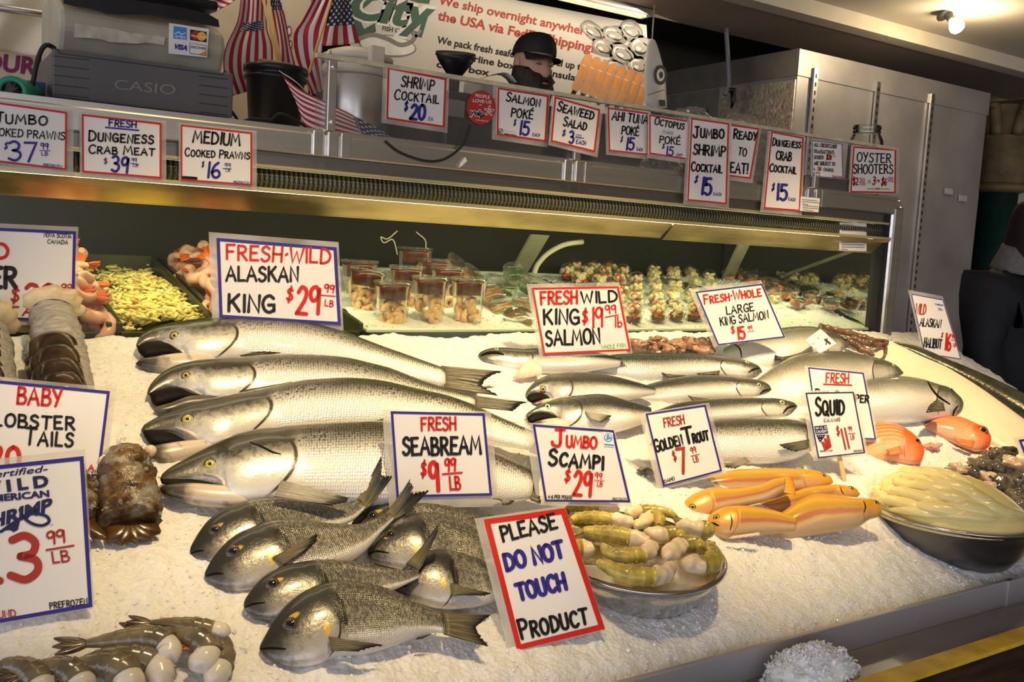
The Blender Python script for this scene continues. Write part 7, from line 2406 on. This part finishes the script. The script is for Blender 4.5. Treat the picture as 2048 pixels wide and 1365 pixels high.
# ---- clear plastic bags
for i, (px, r, lab) in enumerate([((1385, 228), 34, 'crumpled clear plastic bag showing above the guard behind the octopus card'), ((1482, 242), 34, 'crumpled clear plastic bag showing above the ready to eat card'), ((1322, 330), 36, 'crumpled clear plastic bag behind the guard below the octopus card')]):
    c = ydist(px[0], px[1] + (12 if i < 2 else 0), 2.40)
    R = r * mpp(c)
    mb = MB()
    rows = []
    for a in range(22):
        ph = PI * a / 21
        row = []
        for k in range(30):
            th = 2 * PI * k / 30
            q = V((1.3 * math.sin(ph) * math.cos(th), .8 * math.sin(ph) * math.sin(th), .75 * math.cos(ph)))
            q *= 1 + .20 * noise.noise(q * 2.2 + V((i * 5, 0, 0))) + .12 * noise.noise(q * 6 + V((i, 0, 0)))
            q *= R
            if q.z < 0: q.z *= (c.z - CT) / (.75 * R)
            row.append(V((c.x + q.x, c.y + q.y, max(CT + .001, c.z + q.z))))
        rows.append(row)
    mb.grid(rows, 0, True, False)
    tag(mb.build('plastic_bag', glass_mat('bag_film', (.93, .92, .88), .10, .12, 1.6)), lab, 'bag')

# ---- banner
BP = ypl(4.60)
MB_ = MB()
BAN = mat('banner_vinyl', (.66, .63, .58), .4, 0, .05, 3)


def d_banner(mb, pl, rs):
    shape(mb, pl, [(690, -60), (716, -60), (716, 30), (728, 58), (750, 46), (752, 64), (716, 74), (704, 76)], 't')
    shape(mb, pl, [(716, -60), (870, -40), (858, 8), (836, 6), (800, -6), (745, 2), (722, 22), (716, 20)], 't', .0012)
    typ(mb, pl, 'City', (690, 32), (856, 58), 60, 'w', .09, .0016, slant=.2)
    typ(mb, pl, 'City', (692, 32), (855, 58), 58, 't', .04, .0022, slant=.2)
    line(mb, pl, [(826, 66), (840, 70), (852, 30)], 9, 't', .0014)
    typ(mb, pl, 'EST. 1917', (822, 14), (860, 19), 6, 'a', .02)
    typ(mb, pl, 'FISH CO', (764, 61), (807, 67), 9, 'k', .02)
    disc2(mb, pl, (775, 92), 58, 'a', .0009, 40, 22, 0, .12)
    disc2(mb, pl, (775, 91), 55, 'w', .0012, 40, 19, 0, .12)
    line(mb, pl, catmull([(716, 78), (745, 70), (775, 78), (800, 90), (822, 84), (832, 70)], 5), 9, 'a', .0016)
    line(mb, pl, [(832, 72), (822, 60)], 6, 'a', .0018); line(mb, pl, [(832, 72), (840, 62)], 6, 'a', .0018)
    typ(mb, pl, 'We ship overnight anywhere in', (876, 8), (1206, 78), 17, 'd', .025)
    typ(mb, pl, 'the USA via FedEx Shipping!', (874, 39), (1186, 105), 18, 'd', .03)
    typ(mb, pl, 'We pack fresh seafood for travel up to', (873, 86), (1170, 142), 14, 'k', .025)
    typ(mb, pl, 'and in airline boxes well insulated,', (870, 109), (1184, 168), 13, 'k', .025)
    typ(mb, pl, 'crack box', (872, 134), (978, 152), 13, 'k', .025)
    rs = random.Random(6)
    def blob(c, a, b, rot, ink, lift, sd):
        pts = []
        for k in range(26):
            t_ = 2 * PI * k / 26
            w = 1 + .28 * noise.noise(V((math.cos(t_) * 1.3, math.sin(t_) * 1.3, sd)))
            x_, y_ = a * w * math.cos(t_), b * w * math.sin(t_)
            pts.append((c[0] + x_ * math.cos(rot) - y_ * math.sin(rot), c[1] + x_ * math.sin(rot) + y_ * math.cos(rot)))
        shape(mb, pl, pts, ink, lift)
    for (x, y, a, b, r) in ((1185, 62, 26, 14, .6), (1228, 70, 24, 15, .3), (1262, 62, 24, 16, .5), (1205, 95, 22, 14, .5), (1245, 108, 26, 17, .5), (1280, 95, 20, 20, .4), (1230, 135, 20, 12, .3), (1276, 132, 20, 16, .4)):
        blob((x, y), a * 1.15, b * 1.2, r, 'a', .0010, x)
        blob((x - 1, y - 1), a * .92, b * .92, r, 's', .0014, x + 3)
        blob((x - 5, y - 4), a * .5, b * .6, r, 'w', .0016, x + 4)
        blob((x + 2, y + 2), a * .72, b * .62, r, 'k', .0018, x + 5)
        blob((x, y), a * .66, b * .52, r, 's', .0022, x + 7)
        blob((x - 4, y + 2), a * .26, b * .20, r, 'w', .0026, x + 9)
    for k in range(8):
        x = 1160 + 17 * k
        y = 140 + 6 * k
        line(mb, pl, catmull([(x + 16, y - 24), (x + 8, y - 8), (x + 2, y + 12), (x - 8, y + 34)], 4), 17, 'e', .0024 + k * .0003)
        line(mb, pl, catmull([(x + 13, y - 22), (x + 5, y - 8), (x - 1, y + 10)], 4), 5, 'o', .00255 + k * .0003)
        line(mb, pl, [(x + 2, y - 12), (x + 10, y - 8)], 1.2, 'w', .00258 + k * .0003)
        line(mb, pl, [(x - 8, y + 36), (x - 14, y + 48)], 9, 'k', .0023)


card('large white shop banner with red and black lettering hanging behind the worker', [(690, -65), (1293, 50), (1302, 240), (706, 160)], None, 0, d_banner, BP, name='shop_banner', cat='banner', sleeve=False, paper=BAN)
# strip lamp over the banner
t = thing('strip_lamp', 'narrow strip lamp under the soffit above the banner', 'lamp', ydist(1100, 2, 4.40))
a, b = ydist(880, -30, 4.42), ydist(1300, 52, 4.42)
MB().box((a.x, 4.38, 2.868), (b.x, 4.50, 2.903)).build('housing', DSTEEL, t, .004)
MB().box((a.x + .05, 4.40, 2.858), (b.x - .05, 4.46, 2.867)).build('diffuser', mat('strip_glow', (1, .78, .42), .5, emit=1.0, var=0), t)

# ---- left backdrop: wall panel, hours sign, draped sheet
struct(MB().box((-1.5, 3.10, 1.2), (1.16, 3.14, 2.9)).build('trim_4', CREAMW))
HP = ypl(3.05)
card('cream board with purple opening hours lettering behind the register', [(-120, 92), (96, 112), (120, 230), (-120, 200)], None, 0, lambda mb, pl, rs: typ(mb, pl, 'HOURS', (-72, 134), (92, 151), 33, 'p', .04), HP, name='hours_sign', cat='sign', sleeve=False, paper=mat('sign_cream', (.60, .55, .44), .5, 0, .06))
G, fs, uv = cloth([[(-60, -60), (40, -50), (136, -40)], [(-60, 30), (40, 36), (134, 44)], [(-60, 96), (30, 106), (100, 116)]], lambda a, b: 2.98, lambda a, b: (a, b), .02, 26)
mb = MB(); mb.add(G, fs, 0, uv, True)
o = mb.build('draped_sheet', mat('white_sheet', (.62, .58, .50), .35, 0, .08, 4)); md = o.modifiers.new('t', 'SOLIDIFY'); md.thickness = .002
tag(o, 'white plastic sheet draped over the wall at the top left', 'sheet')
mb = MB(); mb.tube([ydist(-40, 10, 2.92), ydist(60, 24, 2.92), ydist(128, 34, 2.92)], .010, 10)
tag(mb.build('wall_pipe', DSTEEL), 'grey pipe running along the draped sheet at the top left', 'pipe')
mb = MB()
SPB = ypl(3.098)
for (x, y, r, i1, i2) in ((563, 30, 10, 'y', 'k'), (578, 62, 8, 'p', 'w'), (580, 90, 7, 'k', 'w')):
    disc2(mb, SPB, (x, y), r * .62, i1, .0006, 20, r * 1.3); disc2(mb, SPB, (x, y), r * .4, i2, .0012, 20, r * .9)
tag(mb.build('round_decals', INKM), 'column of round decals on the cream wall right of the flags', 'sticker')
c = ydist(612, 3, 3.3)
o = MB().box((c.x - .10, 3.28, c.z - .012), (c.x + .10, 3.30, c.z + .10)).build('yellow_sign', mat('dull_yellow', (.50, .36, .06), .5))
tag(o, 'plain yellow panel at the top edge between the flags', 'sign')

# ---- white bag hanging by the banner
pl = ypl(4.30)
B = Body([(1298, 78), (1312, 84), (1330, 150), (1334, 215)], [(1294, 90), (1288, 150), (1290, 205), (1300, 222)], pl, .25, 24, 16)
t = thing('paper_bag', 'white printed bag hanging at the right end of the banner', 'bag', B.c)
B.mb.build('bag_body', mat('bag_white', (.66, .63, .60), .4, 0, .05), t)
mb = MB()
bp_ = (V((0, 4.30 - B.tmax - .004, 0)), V((0, -1, 0)))
disc2(mb, bp_, (1321, 150), 13, 'k', 0, 24, 20); disc2(mb, bp_, (1321, 150), 8, 'w', .0006, 24, 13); disc2(mb, bp_, (1322, 150), 4, 'k', .0012, 16, 7)
line(mb, bp_, [(1296, 190), (1328, 180)], 2, 'a'); shape(mb, bp_, [(1318, 200), (1330, 200), (1331, 212), (1320, 212)], 'k')
mb.build('print', INKM, t)
a = ydist(1304, 82, 4.30)
mb = MB(); mb.tube([a, V((a.x, 4.30, 2.904))], .004, 6); mb.build('hanging_string', mat('string_white', (.5, .48, .44)), t)

# ---- walk-in cooler
GALV = mat('galvanized', (.46, .43, .43), .40, .55, .22, 2.5, .10, 9)
EMBO = mat('embossed_steel', (.74, .69, .54), .34, .75, .35, 40, .9, 55)
t = thing('walk_in_cooler', 'tall grey steel walk-in cooler standing behind the right end of the case', 'cooler', (5.55, 4.5, 0))
MB().box((4.55, 4.0, 0.0), (6.56, 5.2, 2.752)).build('cabinet', GALV, t, .004)
MB().box((4.545, 3.992, 2.60), (6.565, 3.9995, 2.755)).build('top_band', GALV, t)
mb = MB()
mb.box((4.540, 4.004, .4), (4.5495, 4.62, 2.575)); mb.build('side_panel', EMBO, t)
MB().box((4.538, 4.0, 2.60), (4.5455, 5.15, 2.755)).build('side_band', mat('galv_side', (.42, .39, .34), .35, .8, .2, 5), t)
MB().box((4.542, 4.64, .4), (4.5495, 5.12, 2.59)).build('side_door', mat('galv_dull', (.22, .21, .19), .5, .5, .2, 5), t)
MB().box((4.532, 4.72, 1.9), (4.5415, 4.98, 2.46)).build('green_board', mat('green_paint', (.01, .05, .035), .5), t)
for px in (1632, 1757, 1866):
    p = ydist(px, 130 + (px - 1632) * .21, 3.985)
    mb = MB()
    mb.box((p.x - .018, 3.976, .5), (p.x + .018, 3.991, 2.66))
    mb.build('shelf_standard', STEEL, t)
    mb = MB()
    for k in range(40): mb.box((p.x - .006, 3.9745, 2.60 - k * .05), (p.x + .006, 3.9758, 2.625 - k * .05))
    tag(mb.build('slots', BLACKP, t), kind='stuff')
for x, y in ((1897, 383), (1925, 397)):
    p = ydist(x, y, 3.99)
    MB().box((p.x - .045, 3.985, p.z - .02), (p.x + .045, 3.991, p.z + .02)).build('label_plate', mat('plate_pale', (.52, .49, .47), .5), t)
P = [ydist(x, y, 4.4) for x, y in ((1450, 85), (1456, 120), (1458, 170), (1450, 190))]
P[0].z = 2.903
mb = MB(); mb.tube(catmull(P, 5), .014, 8)
tag(mb.build('hanging_cable', mat('cable_grey', (.20, .20, .22), .5)), 'grey cable hanging in front of the cooler side', 'cable')
P = [ydist(x, y, 4.4) for x, y in ((1455, 180), (1466, 180), (1467, 200), (1463, 216))]
mb = MB(); mb.tube(P, [.018, .02, .016, .008], 8)
tag(mb.build('hanging_tool', BLACKP), 'dark tool hanging on the end of the grey cable', 'tool')
mb = MB(); mb.tube([(6.15, 4.9, 2.7), (6.15, 4.9, 3.0)], .07, 16)
c = ydist(1594, 80, 5.1)
mb = MB(); mb.tube([(c.x, 5.1, 2.2), (c.x, 5.1, 2.99)], .075, 16)
tag(mb.build('green_pipe', mat('pipe_green', (.03, .07, .05), .5)), 'dark green pipe rising behind the cooler', 'pipe')

# ---- column
c = ydist(1998, 380, 4.75)
t = thing('column', 'green column with an ornate cream capital behind the cooler', 'column', (c.x, c.y, 0))
M = Matrix.Translation((c.x, c.y, 0))
CAPM = mat('capital_cream', (.22, .16, .075), .6, 0, .3, 8, .3, 20)
zc = c.z
mb = MB(); mb.lathe([(.20, 0), (.20, .3), (.165, .34), (.155, zc - .02)], M, 40); mb.build('shaft', mat('shaft_green', (.012, .045, .035), .4, 0, .2), t)
mb = MB(); mb.lathe([(.16, zc - .03), (.22, zc - .01), (.23, zc + .02), (.19, zc + .05)], M, 40); mb.build('collar', CAPM, t)
mb = MB(); mb.lathe([(.19, zc + .05), (.20, zc + .06), (.20, zc + .42), (.23, zc + .45)], M, 8); mb.build('block', CAPM, t)
mb = MB(); mb.lathe([(.18, zc + .45), (.22, zc + .60), (.30, zc + .74), (.31, zc + .76)], M, 24); mb.build('bell', CAPM, t)
for k in range(8):
    a = k * PI / 4 + .2
    mb = MB()
    P = [V((c.x + r * math.cos(a), c.y + r * math.sin(a), zc + z)) for r, z in ((.20, .46), (.25, .58), (.31, .68), (.34, .66))]
    mb.tube(catmull(P, 4), [.05] * 3 + [.06] * 3 + [.05] * 3 + [.025] * 4 if False else .045, 8)
    mb.build('leaf_scroll', CAPM, t)
mb = MB(); mb.box((c.x - .36, c.y - .36, zc + .76), (c.x + .36, c.y + .36, zc + .84)); mb.box((c.x - .40, c.y - .40, zc + .84), (c.x + .40, c.y + .40, min(2.9, zc + .92))); mb.build('abacus', CAPM, t)

# ---- ceiling bulb
bc = zdist(1893, 26, 2.985)
bb = ydist(1911, 50, bc.y - .06)
t = thing('ceiling_lamp', 'round bare bulb glowing on the ceiling at the top right', 'lamp', bc)
d = (bb - bc).normalized()
M = Matrix.Translation(bc) @ d.to_track_quat('Z', 'Y').to_matrix().to_4x4()
mb = MB(); mb.lathe([(.06, -.004), (.06, .004), (.03, .010), (.022, .012), (.022, .05), (.014, .055)], M, 24); mb.build('socket', mat('socket_dark', (.05, .04, .03), .5), t)
mb = MB(); mb.lathe([(.013, .052), (.025, .07), (.040, .10), (.042, .118), (.034, .134), (.018, .143), (0, .146)], M, 24)
mb.build('bulb', mat('bulb_glow', (1.0, .86, .55), .5, emit=30.0, var=0.0), t)
lamp('bulb_light', 'POINT', bc + d * .21, 14, (1.0, .80, .48), shadow_soft_size=.04)
# ================================================================ PEOPLE
SKINP = mat('skin', (.56, .32, .21), .5, 0, .06, 20, sss=.1)
BEARD = mat('beard_hair', (.022, .015, .010), .6, 0, .4, 60, .9, 130, stretch=(1, 1, .35))
CAPB = mat('cap_black', (.010, .010, .011), .7, 0, .2, 30)
SHIRT = mat('shirt_black', (.014, .014, .017), .8, 0, .2, 12)
LIPS = mat('lips', (.42, .15, .11), .4)


def body_mesh(name, joints, edges, radii, m, parent, sub=1):
    """one continuous body grown along a skeleton"""
    me = bpy.data.meshes.new(name)
    me.from_pydata([tuple(j) for j in joints], edges, [])
    o = bpy.data.objects.new(name, me)
    COL.objects.link(o)
    sk = o.modifiers.new('skin', 'SKIN')
    sk.use_smooth_shade = True
    for i, r in enumerate(radii):
        v = me.skin_vertices[0].data[i]
        v.radius = r if isinstance(r, tuple) else (r, r)
        v.use_root = (i == 0)
    ss = o.modifiers.new('sub', 'SUBSURF'); ss.levels = sub; ss.render_levels = sub
    dg = bpy.context.evaluated_depsgraph_get()
    me2 = bpy.data.meshes.new_from_object(o.evaluated_get(dg))
    bpy.data.objects.remove(o)
    me2.materials.clear(); me2.materials.append(m)
    for p in me2.polygons: p.use_smooth = True
    o = bpy.data.objects.new(name, me2)
    COL.objects.link(o)
    if parent is not None: adopt(o, parent)
    return o


def head_mesh(M, nod=0.0):
    """M: matrix with +Y the way the face looks, origin at the head centre, unit = metres"""
    rows = []
    # z, half width, front, back
    lev = [(-.125, .030, .045, .02), (-.118, .045, .072, .045), (-.095, .056, .086, .060), (-.065, .064, .088, .070), (-.035, .070, .086, .082), (-.005, .073, .087, .092), (.025, .075, .084, .097), (.055, .076, .084, .098), (.080, .073, .078, .094), (.100, .062, .062, .080), (.113, .042, .040, .055), (.119, .012, .012, .014)]
    for z, w, f, b in lev:
        row = []
        for k in range(40):
            th = 2 * PI * k / 40
            cx_, sy = math.sin(th), math.cos(th)
            x = w * cx_
            y = (f if sy > 0 else b) * sy
            fr = max(0, sy)
            # nose
            g = math.exp(-(x / .013) ** 2)
            nz = math.exp(-((z + .035) / .018) ** 2) + .55 * math.exp(-((z + .005) / .026) ** 2)
            if sy > .3: y += .026 * g * nz
            # eye hollows and brow
            for s in (-1, 1):
                if sy > .2:
                    y -= .011 * math.exp(-((x - s * .033) / .017) ** 2 - ((z - .008) / .015) ** 2)
                    y += .006 * math.exp(-((x - s * .032) / .022) ** 2 - ((z - .035) / .012) ** 2)
                    y += .005 * math.exp(-((x - s * .048) / .02) ** 2 - ((z + .03) / .02) ** 2)
            row.append(M @ V((x, y, z)))
        rows.append(row)
    mb = MB()
    mb.grid(rows, 0, True)
    return mb


def man():
    hc = ydist(1066, 128, 3.40)
    face = V((.10, -.98, -.16)).normalized()
    X = face.cross(V((0, 0, 1))).normalized()
    Z = X.cross(face).normalized()
    M = Matrix.Translation(hc) @ Matrix((X, face, Z)).transposed().to_4x4()
    foot = .60
    root = thing('person', 'bearded person in a black cap and black shirt looking down behind the case', 'person', (hc.x, hc.y + .02, foot))
    x, y = hc.x, hc.y + .03
    J = [V((x, y + .02, foot + .95)), V((x, y + .02, foot + 1.20)), V((x, y, foot + 1.42)), V((x, y + .005, hc.z - .17)), V((x, y - .004, hc.z - .08))]
    E_ = [(0, 1), (1, 2), (2, 3), (3, 4)]
    R = [(.17, .12), (.165, .115), (.19, .115), .062, .058]
    for s in (-1, 1):
        b = len(J)
        J += [V((x + s * .20, y, foot + 1.42)), V((x + s * .26, y - .03, foot + 1.14)), V((x + s * .20, y - .16, foot + 1.04)), V((x + s * .17, y - .22, foot + 1.04)),
              V((x + s * .10, y + .02, foot + .88)), V((x + s * .11, y, foot + .48)), V((x + s * .12, y + .02, foot + .07)), V((x + s * .13, y - .14, foot + .03))]
        E_ += [(2, b), (b, b + 1), (b + 1, b + 2), (b + 2, b + 3), (0, b + 4), (b + 4, b + 5), (b + 5, b + 6), (b + 6, b + 7)]
        R += [.075, .052, .038, .03, .10, .07, .055, .045]
        for q in range(4):
            n = len(J)
            J += [J[b + 3] + V((s * .028 - s * .018 * q, -.05, -.004)), J[b + 3] + V((s * .030 - s * .019 * q, -.085 + .006 * abs(q - 1), -.022))]
            E_ += [(b + 3, n), (n, n + 1)]
            R += [.009, .008]
        n = len(J)
        J += [J[b + 3] + V((-s * .04, -.025, -.004))]
        E_.append((b + 3, n)); R.append(.010)
    body_mesh('body', J, E_, R, SHIRT, root)
    head_mesh(M).build('head', SKINP, root)
    for s in (-1, 1):
        mb = MB(); mb.ball(M @ V((s * .077, -.012, -.012)), (.010, .020, .032), 12, 8, 0, M.to_3x3()); mb.build('ear', SKINP, root)
        mb = MB(); mb.tube([M @ V((s * (.018 + .008 * k), .090 - .0016 * k * k, .030 + .0035 * math.sin(k))) for k in range(5)], [.003, .0045, .0045, .004, .002], 8); mb.build('eyebrow', BEARD, root)
        mb = MB(); mb.ball(M @ V((s * .032, .076, .006)), (.014, .008, .008), 12, 8, 0, M.to_3x3()); mb.build('eyelid', SKINP, root)
        mb = MB(); mb.tube([M @ V((s * (.019 + .0065 * k), .083 - .0008 * (k - 1.6) ** 2, .001 - .0016 * (k - 2) ** 2 * -.6 - .003)) for k in range(5)], .0016, 6); mb.build('lashes', BEARD, root)
    # beard: a full shell hanging below the chin
    rows = []
    for i in range(15):
        a = i / 14
        z = -.018 - .200 * a
        w = .089 * (1 - .55 * max(0, a - .45) ** 1.2) * (1 if a < .85 else 1 - (a - .85) * 3.2)
        f = .094 + .030 * math.sin(PI * min(1, a * 1.1)) - .02 * a
        row = []
        for k in range(31):
            th = -1.75 + 3.5 * k / 30
            x_, y_ = w * math.sin(th), f * math.cos(th) - (.02 if a > .8 else 0)
            # opening for the mouth and cheeks
            lo = math.exp(-(x_ / .024) ** 2 - ((z + .072) / .010) ** 2)
            ck = max(0, 1 - a * 5) * max(0, math.cos(th)) * .030
            r = 1 + .10 * noise.noise(V((x_ * 60, z * 60, 3.0)))
            row.append(M @ V((x_ * r, y_ * r - .028 * lo - ck, z)))
        rows.append(row)
    mb = MB(); mb.grid(rows); o = mb.build('beard', BEARD, root); md = o.modifiers.new('t', 'SOLIDIFY'); md.thickness = .012; md.offset = -1
    mb = MB(); mb.tube([M @ V((-.034 + .017 * k, .104 - .012 * abs(k - 2), -.056 - .006 * abs(k - 2))) for k in range(5)], [.005, .008, .008, .008, .005], 10); mb.build('moustache', BEARD, root)
    mb = MB(); mb.ball(M @ V((0, .100, -.074)), (.017, .008, .006), 12, 8, 0, M.to_3x3()); mb.build('lips', LIPS, root)
    # cap
    rows = []
    for i in range(9):
        ph = PI / 2 * i / 8
        row = []
        for k in range(36):
            th = 2 * PI * k / 36
            r = max(0.0, math.cos(ph)) ** .62
            row.append(M @ V((.086 * r * math.sin(th), (.100 if math.cos(th) > 0 else .109) * r * math.cos(th), .034 + .012 * math.cos(th) * r + .092 * math.sin(ph))))
        rows.append(row)
    mb = MB(); mb.grid(rows, 0, True); mb.build('cap_crown', CAPB, root)
    rows = []
    for i in range(6):
        t_ = i / 5
        rows.append([M @ V(((.076 + .004 * t_) * math.sin(th), .080 * math.cos(th) + .070 * t_ * max(0, math.cos(th)) ** .6, .040 - .010 * t_ - .020 * math.sin(th) ** 2 * t_)) for th in [(-1.35 + 2.7 * k / 16) for k in range(17)]])
    mb = MB(); mb.grid(rows); o = mb.build('cap_brim', CAPB, root); md = o.modifiers.new('t', 'SOLIDIFY'); md.thickness = .004


man()


def shopper():
    x, y = 3.93, 2.16
    root = thing('person', 'person in a dark jacket and dark red hat at the right edge, seen from behind', 'person', (x, y, 0))
    J = [V((x, y, .95)), V((x, y, 1.20)), V((x, y, 1.43)), V((x, y, 1.52)), V((x, y - .01, 1.56))]
    E_ = [(0, 1), (1, 2), (2, 3), (3, 4)]
    R = [(.20, .15), (.20, .15), (.215, .14), .075, .07]
    for s in (-1, 1):
        b = len(J)
        J += [V((x + s * .22, y, 1.43)), V((x + s * .30, y - .02, 1.14)), V((x + s * .26, y - .16, .92)), V((x + s * .25, y - .20, .86)), V((x + s * .11, y, .88)), V((x + s * .12, y, .48)), V((x + s * .12, y + .02, .08)), V((x + s * .12, y - .14, .04))]
        E_ += [(2, b), (b, b + 1), (b + 1, b + 2), (b + 2, b + 3), (0, b + 4), (b + 4, b + 5), (b + 5, b + 6), (b + 6, b + 7)]
        R += [.10, .075, .055, .035, .11, .08, .06, .045]
        for q in range(4):
            n = len(J)
            J += [J[b + 3] + V((s * .028 - s * .018 * q, -.03, -.045)), J[b + 3] + V((s * .028 - s * .018 * q, -.035, -.08))]
            E_ += [(b + 3, n), (n, n + 1)]
            R += [.009, .008]
    body_mesh('body', J, E_, R, mat('jacket_black', (.010, .010, .012), .75, 0, .3, 10), root)
    face = V((.75, .65, 0)).normalized()
    X = face.cross(V((0, 0, 1)))
    M = Matrix.Translation((x, y, 1.66)) @ Matrix((X, face, V((0, 0, 1)))).transposed().to_4x4()
    head_mesh(M @ Matrix.Scale(.86, 4)).build('head', SKINP, root)
    rows = []
    for i in range(9):
        ph = PI / 2 * i / 8
        rows.append([M @ V((.092 * max(0, math.cos(ph)) ** .5 * math.sin(th), .120 * max(0, math.cos(ph)) ** .5 * math.cos(th), -.15 + .285 * math.sin(ph))) for th in [2 * PI * k / 32 for k in range(32)]])
    mb = MB(); mb.grid(rows, 0, True); mb.build('hat', mat('hat_maroon', (.016, .004, .005), .8, 0, .3, 60, .4, 120), root)
    rows = []
    for i in range(7):
        a = i / 6
        rows.append([V((x + (.15 - .045 * a) * math.cos(th), y + (.13 - .04 * a) * math.sin(th), 1.50 + .10 * a + .02 * math.sin(th))) for th in [2 * PI * k / 32 for k in range(32)]])
    mb = MB(); mb.grid(rows, 0, True); o = mb.build('collar', mat('collar_grey', (.16, .15, .14), .8, 0, .2, 40), root); md = o.modifiers.new('t', 'SOLIDIFY'); md.thickness = .012


shopper()
